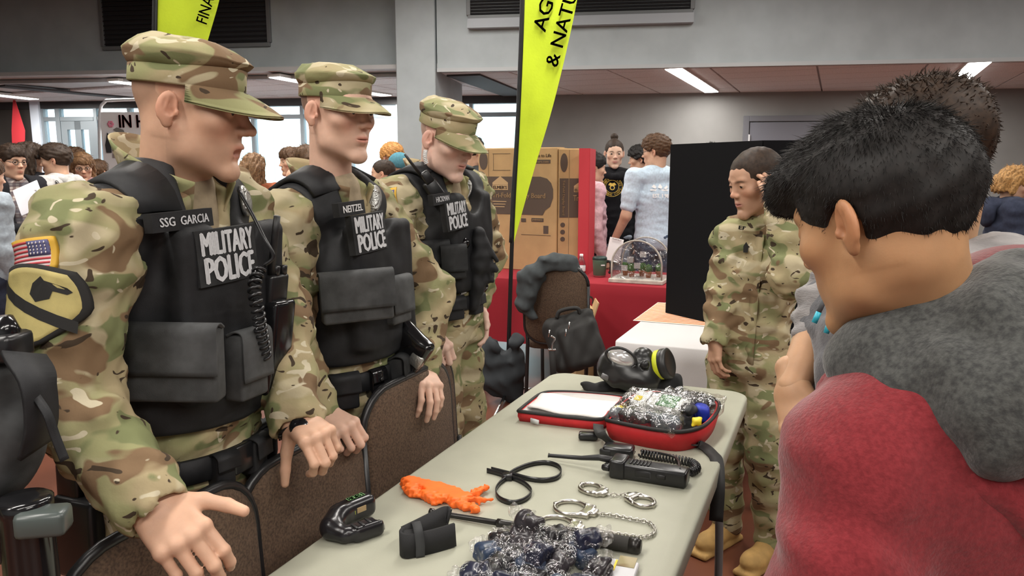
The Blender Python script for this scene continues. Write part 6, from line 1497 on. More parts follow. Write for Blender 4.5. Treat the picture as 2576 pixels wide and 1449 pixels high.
# black tri-fold board
bo = thing('display_board', 'black tri-fold display board standing on the white table', 'board', onz(1720, 800, .74)); BLKB = mat('black_foam_board', (.007, .007, .008), .95, spec=.12)
p0, p1 = onz(1676, 786, .745), onz(1795, 814, .745); dd = unit(p1 - p0); wd_ = .62; nn = np.cross(dd, ZU)
for a, d, w in ((p0, dd, wd_),): mk('panel', *prism([(0, 0), (w, 0), (w, .905), (0, .905)], .006, a, d, ZU), BLKB, bo, False)
d2 = unit(dd * .55 - nn * .83); mk('panel', *prism([(0, 0), (.6, 0), (.6, .905), (0, .905)], .006, p0 + dd * wd_, d2, ZU), BLKB, bo, False); mk('panel', *prism([(0, 0), (.3, 0), (.3, .905), (0, .905)], .006, p0, unit(-nn * .95 + dd * .2), ZU), BLKB, bo, False)
# green poster board behind it
gp_ = thing('poster_board', 'green and white poster showing beside the black board', 'poster', at(1880, 600, 4.9)); pz = at(1858, 374, 4.9)
mk('board', *box(pz + A(.17, 0, -pz[2] / 2), (.17, .01, pz[2] / 2), None), mat('white_poster', (.7, .72, .7), .6), gp_, False); mk('green_field', *box(pz + A(.17, -.011, -.3), (.16, .002, .29), None), mat('poster_green', (.03, .22, .09), .6), gp_, False)
for i in range(6): mk('streak', *box(pz + A(.06 + i * .035, -.014, -.04 - i * .03), (.12, .001, .006), roty(-.45)), mat('pale_green_streak', (.3, .6, .35), .6), gp_, False)
mk('yellow_bar', *box(at(1862, 520, 4.88), (.012, .004, .008), None), YELI, gp_, False)
# tall cartons on the red table
CARD = mat('brown_cardboard', (.52, .34, .165), .85, noise=.08, nscale=6, bump=.15, bscale=150); CPR = mat('carton_print', (.105, .075, .058), .8); CLT = mat('carton_unprinted', (.54, .37, .2), .85)
def carton(bl, br, h, depth, label, prints):
    d = unit(br - bl); W = np.linalg.norm(br - bl); n = np.cross(d, ZU); t = thing('carton', label, 'box', (bl + br) / 2); c = (bl + br) / 2 - n * depth / 2 + ZU * h / 2; R = np.array([d, -n, ZU]).T
    mk('carton_body', *box(c, (W / 2, depth / 2, h / 2), R, .004), CARD, t, False); mk('top_flap', *box(c + ZU * (h / 2 + .003) - n * .01, (W / 2 - .01, depth * .24, .002), R), CARD, t, False); prints(t, bl, d, n, W, h, depth); return t
def pr(t, nm, o, d, n, poly, m, off=.0015): mk(nm, *prism(poly, off, o + n * .0008, d, ZU), m, t, False)
rect = lambda x0, y0, x1, y1: [(x0, y0), (x1, y0), (x1, y1), (x0, y1)]
oval = lambda cx, cy, a, b: [(cx + a * math.cos(t), cy + b * math.sin(t)) for t in np.linspace(0, 6.283, 24, endpoint=False)]
def logo(t, o, d, n, x, y, w):
    pr(t, 'logo_roof', o, d, n, [(x, y + w * .3), (x + w, y + w * .3), (x + w, y + w * .42), (x + w / 2, y + w * .78), (x, y + w * .42)], CLT, .003); pr(t, 'logo_bar', o, d, n, rect(x, y, x + w, y + w * .29), CLT, .003)
    mk('logo_lettering', *text("ELMER'S", o + d * (x + w * .06) + ZU * (y + w * .06) + n * .0048, d, ZU, w * .18, w * .88, .02), CPR, t, False)
def prints1(t, o, d, n, W, h, dep):
    pr(t, 'print_oval', o, d, n, oval(W * .07, h * .90, W * .055, h * .075), CPR); pr(t, 'print_panel', o, d, n, rect(.015, h * .46, W * .13, h * .77), CPR)
    rr = [(W * .14, h * .46), (W * .83, h * .46), (W * .86, h * .5), (W * .92, h * .53), (W * .955, h * .6), (W * .955, h * .67), (W * .93, h * .72), (W * .88, h * .755), (W * .8, h * .77), (W * .14, h * .77)]; pr(t, 'print_panel', o, d, n, rr, CPR)
    logo(t, o, d, n, W * .19, h * .66, W * .2); mk('lettering', *text('Tri-Fold Display Board', o + d * W * .19 + ZU * h * .585 + n * .004, d, ZU, h * .052, W * .67, .012), CLT, t, False)
    for i in range(3): mk('small_lettering', *box(o + d * (W * .28) + ZU * (h * (.565 - i * .022)) + n * .003, (W * (.09 - i * .012), .0008, .003), np.array([d, n, ZU]).T), CLT, t, False)
    mk('lettering', *text('Ideas to Life', o + d * W * .70 + ZU * h * .925 + n * .002, d, ZU, h * .026, W * .23, .01), CPR, t, False); pr(t, 'print_bar', o, d, n, rect(W * .66, h * .875, W * .92, h * .905), CPR); mk('lettering', *text('elmers.com', o + d * W * .71 + ZU * h * .881 + n * .004, d, ZU, h * .018, W * .19, .015), CLT, t, False)
    pr(t, 'marker_print', o, d, n, rect(W * .56, h * .40, W * .62, h * .43), CPR); pr(t, 'marker_print', o, d, n, rect(W * .69, h * .405, W * .84, h * .435), CPR); mk('lettering', *text('painters', o + d * W * .705 + ZU * h * .412 + n * .004, d, ZU, h * .018, W * .12, .02), CLT, t, False); pr(t, 'bottle_print', o, d, n, rect(W * .84, h * .31, W * .9, h * .375), CPR); pr(t, 'print_line', o, d, n, rect(W * .56, h * .295, W * .93, h * .298), CPR); pr(t, 'print_line', o, d, n, rect(W * .135, .1, W * .138, h * .99), CPR)
    for x0, y0, x1, y1 in ((.19, .82, .42, .823), (.19, .955, .42, .958), (.2, .82, .203, .958)): pr(t, 'print_line', o, d, n, rect(W * x0, h * y0, W * x1, h * y1), CPR)
    X = -ZU; mk('lettering', *text('Tri-Fold Display Board', o + d * W * .045 + ZU * h * .755 + n * .004, X, d, W * .04, h * .27, .01), CLT, t, False)
def prints2(t, o, d, n, W, h, dep):
    pr(t, 'print_oval', o, d, n, oval(W * .2, h * .89, W * .14, h * .075), CPR); pr(t, 'print_panel', o, d, n, rect(W * .04, h * .45, W * .38, h * .765), CPR); pr(t, 'print_panel', o, d, n, rect(W * .41, h * .45, W, h * .765), CPR)
    logo(t, o, d, n, W * .58, h * .655, W * .55); mk('lettering', *text('Tri-F', o + d * W * .56 + ZU * h * .585 + n * .004, d, ZU, h * .045, W * .4, .012), CLT, t, False); mk('lettering', *text('Tri-Fold Display Board', o + d * W * .13 + ZU * h * .75 + n * .004, -ZU, d, W * .11, h * .28, .01), CLT, t, False)
    for i in range(3): pr(t, 'print_dot', o, d, n, oval(W * .17, h * (.39 - i * .058), W * .09, h * .019), CPR)
    pr(t, 'print_line', o, d, n, rect(W * .395, .1, W * .405, h * .99), CPR)
cb0, cb1 = onz(1205, 672, .745), onz(1399, 685, .745); cartonA = carton(cb0, cb1, .94, .2, 'tall brown carton for display boards behind the flag pole', prints1)
cc1 = cb1 + unit(A(.93, .36, 0)) * .19; 
cb2 = cb1 + A(.012, -.005, 0); carton(cb2, cb2 + unit(A(1., .04, 0)) * .20, .93, .12, 'second brown carton standing against the tall carton', prints2)
rp_ = thing('red_board', 'tall narrow red display board edge beside the cartons', 'board', onz(1464, 690, .745)); q0 = onz(1452, 690, .745); mk('panel', *prism(rect(0, 0, .075, .93), .012, q0 + A(0, -.02, 0), A(1, .1, 0), ZU), mat('red_board', (.5, .03, .045), .7), rp_, False); mk('panel', *prism(rect(0, 0, .3, .93), .012, q0 + A(.07, -.015, 0), A(.25, 1, 0), ZU), MATS['red_board'], rp_, False)
# bottle, mug, torch, glasshouse
R_T = lambda x, y: onz(x, y, .746)
wb = thing('water_bottle', 'small clear water bottle with a white cap on the red table', 'bottle', R_T(1462, 690)); b_ = R_T(1462, 692); CLP = glass_mat('bottle_plastic', (.93, .95, .97))
mk('bottle_body', *lathe([(.028, 0), (.031, .01), (.031, .08), (.028, .10), (.018, .125), (.011, .135), (.011, .14)], b_, None, 18), CLP, wb); mk('cap', *lathe([(.0125, .14), (.0135, .142), (.0135, .156), (.011, .158)], b_, None, 14), WHT, wb); mk('label_band', *lathe([(.0312, .03), (.0318, .032), (.0318, .07), (.0312, .072)], b_, None, 18), WHT, wb); mk('lettering', *text('erit', b_ + A(-.02, -.0335, .044), A(1, 0, 0), ZU, .013, .024, .02), CPR, wb, False)
tm = thing('travel_mug', 'green insulated travel mug with a dark lid on the red table', 'mug', R_T(1508, 694)); b_ = R_T(1508, 696)
mk('mug_body', *lathe([(.044, .012), (.046, .015), (.052, .12), (.052, .128)], b_, None, 24), mat('green_hammertone', (.075, .13, .085), .4, bump=.2, bscale=300), tm); mk('steel_base', *lathe([(.038, 0), (.042, .002), (.0445, .016), (.043, .018)], b_, None, 24), STEEL, tm); mk('lid', *lathe([(.053, .126), (.054, .128), (.053, .142), (.046, .15), (.02, .152)], b_, None, 24), mat('dark_green_lid', (.012, .035, .03), .4), tm); mk('badge_plate', *box(b_ + A(.018, -.048, .09), (.014, .002, .004), None), WHT, tm, False)
mk('mug_handle', *tube(smooth_path([b_ + A(.05, 0, .11), b_ + A(.072, -.01, .112), b_ + A(.08, -.015, .09), b_ + A(.078, -.015, .04), b_ + A(.066, -.01, .03)]), .010, 8), RUBBER, tm)
gh = thing('model_greenhouse', 'small arched clear-plastic model greenhouse on the red table', 'greenhouse', R_T(1612, 705)); b_ = R_T(1612, 706); rad = .175; hb = .10; yb = TD * .14
OFFW = mat('weathered_white_wood', (.5, .46, .4), .8, noise=.2, nscale=20); arch = lambda r, s: [b_ + s * yb + TN * (r * math.cos(a)) + ZU * (.02 + hb + r * math.sin(a)) for a in np.linspace(math.pi, 0, 22)]
V, F = box(b_ + ZU * .014, (rad + .015, .17, .014), TB, .004); mk('base_frame', V, F, OFFW, gh, False)
for s in (-1, 1): mk('arch_frame', *tube([b_ + s * yb - TN * rad + ZU * .02] + arch(rad, s) + [b_ + s * yb + TN * rad + ZU * .02], .006, 8), OFFW, gh)
a_, c_ = arch(rad + .004, -1.1), arch(rad + .004, 1.1); a_ = [a_[0] - ZU * hb] + a_ + [a_[-1] - ZU * hb]; c_ = [c_[0] - ZU * hb] + c_ + [c_[-1] - ZU * hb]; n = len(a_)
SHEET = plastic('clear_cover', (.80, .80, .82), .22, .12, 20, .01); mk('cover', a_ + c_, [[i, i + 1, n + i + 1, n + i] for i in range(n - 1)], SHEET, gh); mk('end_pane', arch(rad, -1) + [b_ - yb + TN * rad + ZU * .02, b_ - yb - TN * rad + ZU * .02], [list(range(24))], SHEET, gh, False)
for i in range(5):
    p = b_ + TN * (-.12 + i * .06) + TD * (.03 * (-1) ** i) + ZU * .028; mk('flower_pot', *lathe([(.016, 0), (.022, .035), (.024, .036), (.024, .042)], p, None, 12), mat('terracotta', (.45, .16, .07), .8), gh)
    v = Vol(p - .04, p + A(.04, .04, .12), .006); v.add(ell(p + ZU * .065, (.025, .025, .03))); v.disp(waves(i + 80, 8, .008, (.015, .03))); mk('seedling', *v.mesh(), mat('leaf_green', (.05, .16, .03), .7), gh)
for x, z in ((-.05, .16), (.04, .2), (.0, .12), (-.09, .1)): mk('paper_tag', *box(b_ - TD * .12 + TN * x + ZU * z, (.022, .001, .02), TB), mat('pale_tag', (.6, .58, .55), .8), gh, False)
# chair with coat and bag in front of the red table
ch = chair(at(1400, 1010, 4.55) * A(1, 1, 0), A(.25, 1, 0), 'brown padded chair with a coat and bag in front of the red table', .38, .95, .14)
cb_ = at(1405, 700, 4.5); COAT = mat('grey_green_coat', (.045, .052, .055), .9, noise=.15, nscale=20, bump=.3, bscale=200)
q = lambda x, y, d=0.: at(x, y, 4.48 + d)
v = Vol(q(1285, 850, -.2), q(1490, 620, .25), .009)
for a, b, r1, r2 in (((1330, 690), (1390, 660), .045, .05), ((1390, 660), (1440, 662), .045, .04), ((1325, 700), (1315, 760), .05, .045), ((1318, 760), (1340, 800), .045, .025), ((1440, 665), (1458, 690), .035, .02), ((1350, 690), (1330, 740), .05, .05)): v.add(rc(q(*a), q(*b), r1, r2), .04)
v.disp(waves(91, 9, .012, (.05, .14), None, 1)); tag(mk('coat', *v.mesh(), COAT), 'grey-green coat draped over the top of the chair with the bag', 'coat')
lb = thing('laptop_bag', 'black laptop bag with chrome clip leaning on the brown chair', 'bag', at(1440, 925, 4.4)); BAGM = mat('black_bag_nylon', (.014, .013, .012), .7, bump=.3, bscale=500)
q = lambda x, y, d=0.: at(x, y, 4.3 + d); v = Vol(q(1345, 960, -.2) - .05, q(1540, 760, .25) + .05, .008)
X_ = unit(q(1510, 870) - q(1400, 905)); Y_ = unit(q(1430, 790) - q(1470, 930) + A(0, .1, 0)); N_ = unit(np.cross(X_, Y_)); Rb_ = np.array([X_, np.cross(N_, X_), N_]).T
v.add(sbox(q(1445, 858), (.155, .165, .06), Rb_, .05)); v.add(sbox(q(1462, 868, -.05), (.115, .13, .05), Rb_, .04), .02); v.disp(waves(93, 7, .006, (.06, .15))); mk('bag_body', *v.mesh(), BAGM, lb)
mk('bag_handle', *tube(smooth_path([q(1400, 800), q(1410, 782), q(1450, 775), q(1460, 790)]), .012, 8), BAGM, lb)
for x, y in ((1383, 830), (1425, 828), (1433, 810)): mk('zip_pull', *tube([q(x, y, -.14), q(x - 3, y + 18, -.14)], .004, 6), CHROME, lb)
mk('shoulder_strap', *strap([q(1388, 875, -.15), q(1392, 940, -.13), q(1394, 985, -.1)], .035, .004, A(1, 0, 0)), BAGM, lb); mk('swivel_clip', *tube(smooth_path([q(1386, 845, -.15), q(1396, 852, -.15), q(1390, 866, -.15), q(1388, 878, -.15)]), .006, 8), CHROME, lb); mk('clip_bar', *box(q(1389, 880, -.15), (.022, .004, .006), None, .002), CHROME, lb)
cr = thing('cardboard_box', 'open brown cardboard box behind the chair with the bag', 'box', onz(1480, 900, .3)); q0 = at(1478, 830, 4.95); mk('box_body', *box(q0 + A(-.02, .1, -.12), (.06, .1, .26), rotz(.1), .003), CARD, cr, False); mk('lettering', *text('C-C', at(1474, 745, 4.84), -ZU, A(1, .1, 0), .05, .13, .02), CPR, cr, False)
mk('box_flap', *box(q0 + A(.045, .0, .15), (.004, .1, .05), roty(.3)), CARD, cr, False)
# feather banners
LIME = mat('lime_banner_cloth', (.56, .72, .02), .8, noise=.08, nscale=4, bump=.2, bscale=60, bdist=.004, sss=.0)
def banner(pole, sail, Y, lines, label, base=None, sleeve=.02):
    t = thing('feather_banner', label, 'banner', A(*at(pole[-1][0], pole[-1][1], Y)[:2], 0)); Pp = smooth_path([at(x, y, Y) for x, y in pole], 8); mk('pole', *tube(Pp, np.linspace(.010, .016, len(Pp)), 10), BLKP, t)
    Lp = np.array([at(x, y, Y) for x, y in sail[0]]); Rp = np.array([at(x, y, Y) for x, y in sail[1]]); Lp, Rp = smooth_path(Lp, 8), smooth_path(Rp, 8); n, m_ = len(Lp), 10; wv = waves(len(label), 5, .012, (.15, .5)); V = []
    for lay in (0, 1):
        for i in range(n):
            for j in range(m_ + 1):
                p = Lp[i] * (1 - j / m_) + Rp[i] * j / m_; V.append(p + A(0, wv(p[0], p[1], p[2] * .4) * min(1, j / 2) + lay * .002, 0))
    o_ = n * (m_ + 1); F = []
    for lay in (0, 1):
        for i in range(n - 1):
            for j in range(m_): f = [lay * o_ + i * (m_ + 1) + j, lay * o_ + i * (m_ + 1) + j + 1, lay * o_ + (i + 1) * (m_ + 1) + j + 1, lay * o_ + (i + 1) * (m_ + 1) + j]; F.append(f if lay else f[::-1])
    mk('sail', V, F, LIME, t); mk('pole_sleeve', *tube(Lp + A(-.005, 0, 0), .02, 8, flat=(1, .6)), NYL, t)
    for s_, o, e, sz in lines:
        a, b = at(*o, Y - .03), at(*e, Y - .03); X = unit(b - a); Yv = unit(np.cross(A(0, -1, 0), X)); mk('lettering', *text(s_, a, X, Yv, sz, np.linalg.norm(b - a), .006, shear=.0), BLKT, t, False)
    if base: base(t)
def base1(t):
    q = lambda x, y, d=0.: at(x, y, 5.5 + d)
    for a in (0, 2.1, 4.2): mk('base_leg', *tube([A(-.02, 4.92, .08), A(-.02 + .42 * math.cos(a + .3), 4.92 + .42 * math.sin(a + .3), .012)], .010, 6), CHROME, t)
banner([(1318, -260), (1316, 0), (1304, 300), (1290, 560), (1280, 860), (1277, 985)], [[(1316, -250), (1315, 0), (1304, 300), (1293, 480), (1287, 610)], [(1490, -250), (1452, 0), (1398, 240), (1340, 440), (1292, 612)]], 4.92, [('& NATU', (1402, 170), (1455, -18), .082), ('AGRIC', (1372, 82), (1420, -82), .085)], 'tall lime feather banner lettered & NATU on a black pole in the middle', base1)
banner([(398, -260), (392, 60), (385, 400), (380, 800), (378, 960)], [[(396, -250), (390, 60), (386, 300), (384, 420)], [(600, -250), (535, 60), (430, 340), (388, 430)]], 5.0, [('FINAN', (520, 62), (545, -24), .07)], 'lime feather banner lettered FINA behind the nearest soldier cap', None)
v = Vol(at(1200, 1030, 4.6) - .1, at(1320, 820, 5.1) + .1, .010); q = lambda x, y, d=0.: at(x, y, 4.86 + d)
for a, b, r1, r2 in (((1235, 880), (1250, 950), .08, .10), ((1290, 860), (1290, 940), .05, .09), ((1250, 950), (1290, 990), .10, .07), ((1240, 870), (1300, 855), .04, .03)): v.add(rc(q(*a), q(*b), r1, r2), .06)
v.sub(ell(q(1268, 862), (.09, .08, .05)), .03); v.disp(waves(95, 8, .014, (.06, .16))); v.cut(A(0, 0, .001), -ZU); tag(mk('carry_bag', *v.mesh(), mat('black_canvas', (.02, .024, .028), .85)), 'open dark canvas bag at the foot of the banner pole', 'bag')
# rolling notice board at the far left
nb = thing('notice_board', 'white notice board with cut-out letters and animal pictures on a metal stand', 'board', A(*at(300, 600, 10.6)[:2], 0)); q = lambda x, y, d=0.: at(x, y, 10.6 + d)
mk('board_frame', *tube(smooth_path([A(*q(253, 500)[:2], 0), q(253, 420), q(251, 290), q(262, 258), q(290, 252), q(440, 250), q(460, 262), q(464, 300), A(*q(464, 420)[:2], 0)], 5), .022, 8), SILV, nb); mk('panel', *box((q(258, 282) + q(458, 470)) / 2, (np.linalg.norm(q(258, 300) - q(458, 300)) / 2, .01, (q(258, 282)[2] - q(258, 470)[2]) / 2)), mat('white_panel', (.8, .78, .8), .5), nb, False)
PK = mat('pink_paper', (.75, .25, .36), .7); MR = mat('red_print_paper', (.28, .05, .06), .7); CATB = mat('black_paper', (.03, .03, .035), .7)
mk('flower', *join([(lambda c: (c[0] * A(1, .15, 1) + q(278, 312, -.03), c[1]))(ball(A(.028 * math.cos(a), 0, .028 * math.sin(a)), .02, 8, 5)) for a in np.arange(6) * 1.047]), PK, nb)
mk('lettering', *text('IN HO', q(301, 321, -.03), A(1, 0, 0), ZU, .17, .5, .02), MR, nb, False); mk('cat_picture', *prism([(0, 0), (.07, 0), (.075, .2), (.09, .26), (.06, .24), (.03, .27), (.01, .18), (-.01, .1)], .004, q(268, 384, -.03), A(1, 0, 0), ZU), CATB, nb, False); mk('dog_picture', *prism([(0, .1), (.05, .13), (.14, .1), (.18, .0), (.13, .05), (.07, .05)], .004, q(286, 345, -.03), A(1, 0, 0), ZU), mat('grey_paper', (.2, .19, .18), .7), nb, False); mk('photo_print', *box(q(298, 382, -.02), (.085, .003, .08)), mat('photo_paper', (.22, .18, .16), .5, c2=(.5, .42, .38), nscale=18), nb, False)
pn = thing('wall_pennant', 'red hanging pennant on the dark wall at the far left', 'banner', at(45, 370, 13.6)); mk('pennant_cloth', *prism([(-.08, -.02), (.16, -.02), (.2, .3), (.06, .85), (.03, .85), (-.06, .3)], .01, at(42, 372, 13.7), A(1, -.14, 0), ZU), mat('red_felt', (.42, .02, .03), .85), pn, False)
# ------------------------------------------------------------------ the crowd
def bystander(label, px, top, Y, face, topm, legm, hairm, style='short', skin=(.56, .34, .235), fem=0., nod=-.1, arms=None, res=.015, hfl=None, glasses=False, bun=False, len_=.2, th=.014, sleeve=None, w=1., hres=.006, shoe_m=None, fold=.006, seed=1, jit=.3, n=1400, hoodie=False, head_face=None, eyes=True, drop=-.05):
    tp = at(px, top, Y); H = tp[2]; s = H / 1.72; x, y = tp[0], tp[1]; fa = RAD(face); f = A(math.cos(fa), math.sin(fa), 0); r = np.cross(f, ZU); base = A(x, y, 0) - f * .015
    P = Person(label, base, skin, group=None); q = lambda a, b, c: base + r * a * s + f * b * s + ZU * c * H
    sw = (.185 - .02 * fem) * w
    J = dict(shR=q(sw, 0, .815), shL=q(-sw, 0, .815), elR=q(sw + .05, -.03, .635), elL=q(-sw - .05, -.03, .635), wrR=q(sw + .04, .06, .49), wrL=q(-sw - .04, .06, .49))
    for k_, v_ in (arms or {}).items(): J[k_] = q(*v_)
    k = Sk(fa, q(0, 0, .535), q(0, .005, .715), q(0, -.01, .838), **J); P.k = k; legs(k, base[:2], .1)
    hf = RAD(head_face if head_face is not None else face); hs = .98 * s ** .5 * (1 - .03 * fem); hcz = tp - ZU * (.122 * hs + th * .8) + f * .01
    hp = dict(fem=fem, lid=.35, nose=.9, jaw=1 - .08 * fem); hp.update(hfl or {})
    P.head(hcz, look(unit(A(math.cos(hf), math.sin(hf), nod))), hp, hs, hres, k.neck - k.u * .05)
    for s_, sg in (('R', 1), ('L', -1)):
        wr = getattr(k, 'wr' + s_); d = unit(wr - getattr(k, 'el' + s_)); P.skinv(*hand(wr, d, unit(r * sg + A(0, 0, .3)), (.4, .55, .35), -sg, .95 * s, .005))
    if sleeve:
        for s_ in 'RL': a, b, c = (getattr(k, j + s_) for j in ('sh', 'el', 'wr')); P.skinvol(Vol(*bounds([a, b, c], .1), .01).add(rc(a, b, .05, .043)).add(rc(b, c, .042, .028), .02))
    P.finish()
    if eyes: P.eyes(look_=(0, -.2))
    if sleeve:
        sv = {j: getattr(k, j).copy() for j in ('elR', 'elL', 'wrR', 'wrL')}
        for s_ in 'RL': a, b = getattr(k, 'sh' + s_), getattr(k, 'el' + s_); setattr(k, 'el' + s_, a + (b - a) * .45); setattr(k, 'wr' + s_, a + (b - a) * .75)
        v = jacket(k, res, .012, (.07, .066, .066, .062), seed=seed, fold=fold, w=w, cuff=False); [setattr(k, j, p) for j, p in sv.items()]
    else: v = jacket(k, res, .014, (.07, .062, .058, .045), seed=seed, fold=fold, w=w)
    v.cut(q(0, 0, .49), -ZU); VQ = v.mesh(); P.top = P.part('top', VQ, topm); P.bv = bvh_of(*VQ)
    P.part('trousers', trousers(k, res * 1.15, .006, (.088, .066, .064, .055), seed=seed + 1, w=w).mesh(), legm)
    for s_ in 'RL': P.part('shoe', shoe(getattr(k, 'an' + s_), k.ff, res=.016).mesh(), shoe_m or BLKP)
    if hoodie:
        v = Vol(k.neck - .25, k.neck + .2, .01); ring = [k.p(k.neck, .085 * math.sin(a), -.09 * math.cos(a) + .01, .005 - .04 * (1 - math.cos(a)) / 2) for a in np.linspace(-2.9, 2.9, 12)]
        for a, b in zip(ring[:-1], ring[1:]): v.add(rc(a, b, .034, .034), .02)
        v.add(ell(k.p(k.neck, 0, -.12, -.06), (.12, .05, .1), k.B), .04); v.disp(waves(seed + 3, 5, .004, (.05, .1))); P.part('hood', v.mesh(), topm)
    if hairm is not None: hair(P, hairm, style, .006, n, .02 if style != 'long' else .03, .0017, seed, th, up=.3, bun=bun, len_=len_, jit=jit, drop=drop)
    if glasses:
        G = [tube([P.hw(A(e * .033 + .021 * math.cos(a), .097 - .006 * abs(math.cos(a)), .006 + .016 * math.sin(a))) for a in np.linspace(0, 6.283, 17)], .0022, 5) for e in (-1, 1)] + [tube([P.hw(A(e * .054, .094, .008)), P.hw(A(e * .078, .0, .01))], .0022, 5) for e in (-1, 1)] + [tube([P.hw(A(-.012, .099, .008)), P.hw(A(.012, .099, .008))], .0022, 5)]
        P.part('glasses', join(G), BLKP)
    return P
DEN = mat('blue_denim', (.05, .075, .13), .9, noise=.2, nscale=40); DDEN = mat('navy_denim', (.015, .02, .04), .9, noise=.2, nscale=40); LDEN = mat('pale_ripped_denim', (.32, .37, .44), .9, noise=.25, nscale=14); KHA = mat('khaki_cloth', (.25, .19, .11), .9)
fab = lambda nm, c, c2=None, ns=60: mat(nm, c, .92, c2=c2, noise=.1, nscale=ns, bump=.3, bscale=200, spec=.2)
def plaid(name, a, b, c):
    m, nt, bs = _new(name); tc = _n(nt, 'ShaderNodeTexCoord'); prev = None
    for ax, sc, colr in (('X', 14., b), ('Z', 14., b), ('X', 5., c), ('Z', 5., c)):
        w = _n(nt, 'ShaderNodeTexWave', bands_direction=ax); w.inputs['Scale'].default_value = sc; nt.links.new(tc.outputs['Object'], w.inputs['Vector']); rp = _n(nt, 'ShaderNodeMapRange'); rp.inputs[1].default_value = .55; rp.inputs[2].default_value = .7; rp.inputs[4].default_value = .6; nt.links.new(w.outputs[1], rp.inputs[0])
        mx = _n(nt, 'ShaderNodeMix', data_type='RGBA'); nt.links.new(rp.outputs[0], mx.inputs['Factor']); mx.inputs['B'].default_value = (*colr, 1)
        if prev is None: mx.inputs['A'].default_value = (*a, 1)
        else: nt.links.new(prev, mx.inputs['A'])
        prev = mx.outputs['Result']
    nt.links.new(prev, bs.inputs['Base Color']); bs.inputs['Roughness'].default_value = .9; return m
HOLD = dict(elR=(.23, .02, .64), wrR=(.12, .26, .64), elL=(-.23, .02, .64), wrL=(-.1, .27, .65))
# left side
b = bystander('boy in glasses, plaid shirt and dark blazer at the far left holding a notebook', 24, 362, 5.6, -25, plaid('plaid_shirt', (.4, .36, .33), (.09, .03, .03), (.05, .05, .07)), DDEN, HDBR, glasses=True, arms=HOLD, seed=201)
k = b.k; v = Vol(*bounds([k.chest, k.shR, k.shL, k.pel, k.elR, k.elL, k.wrR, k.wrL], .2), .014); torso(v, k, .03)
for s_ in 'RL': v.add(rc(getattr(k, 'sh' + s_), getattr(k, 'el' + s_), .078, .068), .03).add(rc(getattr(k, 'el' + s_), getattr(k, 'wr' + s_), .064, .05), .03)
v.sub(sbox(k.p(k.chest, 0, .2, -.05), (.075, .16, .5), k.B, .02), .01).sub(rc(k.neck - k.u * .02, k.neck + k.u * .2, .075, .1), .01); b.part('blazer', v.mesh(), fab('black_blazer', (.015, .015, .018)))
nbk = thing('notebook', 'open spiral notebook held in front of the plaid shirt', 'notebook', at(72, 500, 5.25)); R = look(A(.3, .4, .8), A(-.3, -.8, .4)); mk('page', *box(at(74, 498, 5.25), (.085, .004, .11), rotx(-.5) @ roty(-.5), .001), mat('paper_white', (.7, .68, .72), .8), nbk, False); mk('spiral', *coil(at(88, 478, 5.24), at(112, 492, 5.24), 12, .006, .0015), CHROME, nbk)
bystander('woman with long dark hair and a white cuff, back turned, at the far left', 70, 358, 6.0, 110, fab('black_jacket', (.02, .02, .024)), DDEN, HDBR, 'long', fem=1., len_=.22, seed=202, head_face=60, eyes=False)
b = bystander('boy with dark swept hair in a light grey hoodie, facing left', 138, 361, 6.0, 175, fab('light_grey_fleece', (.42, .41, .40)), DEN, HDBR, hoodie=True, seed=203, arms=dict(elL=(-.23, .02, .64), wrL=(-.05, .26, .63)), head_face=192, th=.018)
o, n = pick(b.bv, 142, 462); X, Y_, N = frame_on(n); b.part('chest_emblem', join([tube([o + N * .008 + X * .018 * math.cos(a) + Y_ * .022 * math.sin(a) for a in np.linspace(0, 6.283, 15)], .0025, 5), box(o + N * .006, (.004, .012, .002), np.array([X, Y_, N]).T)]), BLKT, b.top); b.part('sleeve_lettering', text('TAY', *(lambda pn: (pn[0] + pn[1] * .01, ))(pick(b.bv, 119, 492)), -ZU, A(1, 0, 0), .03, .06, .02), BLKT, b.top, smooth=False)
bystander('man with reddish-brown hair between the grey hoodie and the door', 182, 371, 7.6, 20, fab('maroon_shirt', (.12, .03, .035)), DEN, HBRN, 'long', len_=.1, seed=204)
bystander('girl with fair hair and glasses looking down behind the grey hoodie', 206, 384, 6.9, -60, fab('dusty_pink_top', (.4, .25, .25)), DDEN, HLBR, 'long', fem=1., glasses=True, nod=-.3, len_=.16, seed=205)
bystander('person with short brown hair beside the notice board', 243, 402, 7.4, 80, fab('brown_top', (.14, .09, .06)), DEN, HBRN, seed=206, eyes=False)
bystander('person in a pale grey-blue sweater cut off by the left edge', -42, 395, 4.9, 60, fab('pale_blue_grey_knit', (.30, .34, .38)), DDEN, HBRN, seed=207, eyes=False)
# between the nearest two soldiers
bystander('woman in a rust suede jacket with long fair-tipped hair, back turned', 636, 386, 5.9, 100, fab('rust_suede', (.26, .075, .035)), DDEN, HLBR, 'long', fem=1., len_=.2, seed=211, head_face=85, eyes=False)
b = bystander('smiling girl in a magenta top with white patterned sleeves by the window', 733, 371, 6.9, 200, fab('magenta_knit', (.38, .02, .08)), DEN, HBRN, 'long', fem=1., len_=.15, seed=212, head_face=215, arms=HOLD); k = b.k
for s_ in 'RL': v = Vol(*bounds([getattr(k, j + s_) for j in ('sh', 'el', 'wr')], .12), .012); v.add(rc(getattr(k, 'sh' + s_), getattr(k, 'el' + s_), .08, .07)).add(rc(getattr(k, 'el' + s_), getattr(k, 'wr' + s_), .066, .052), .03); b.part('sleeve', v.mesh(), mat('white_black_pattern', (.72, .7, .7), .9, c2=(.04, .04, .04), nscale=9))
bystander('woman with long straight brown hair in profile by the window', 775, 366, 6.4, 175, fab('wine_top', (.2, .02, .05)), DEN, HBRN, 'long', fem=1., len_=.24, seed=213)
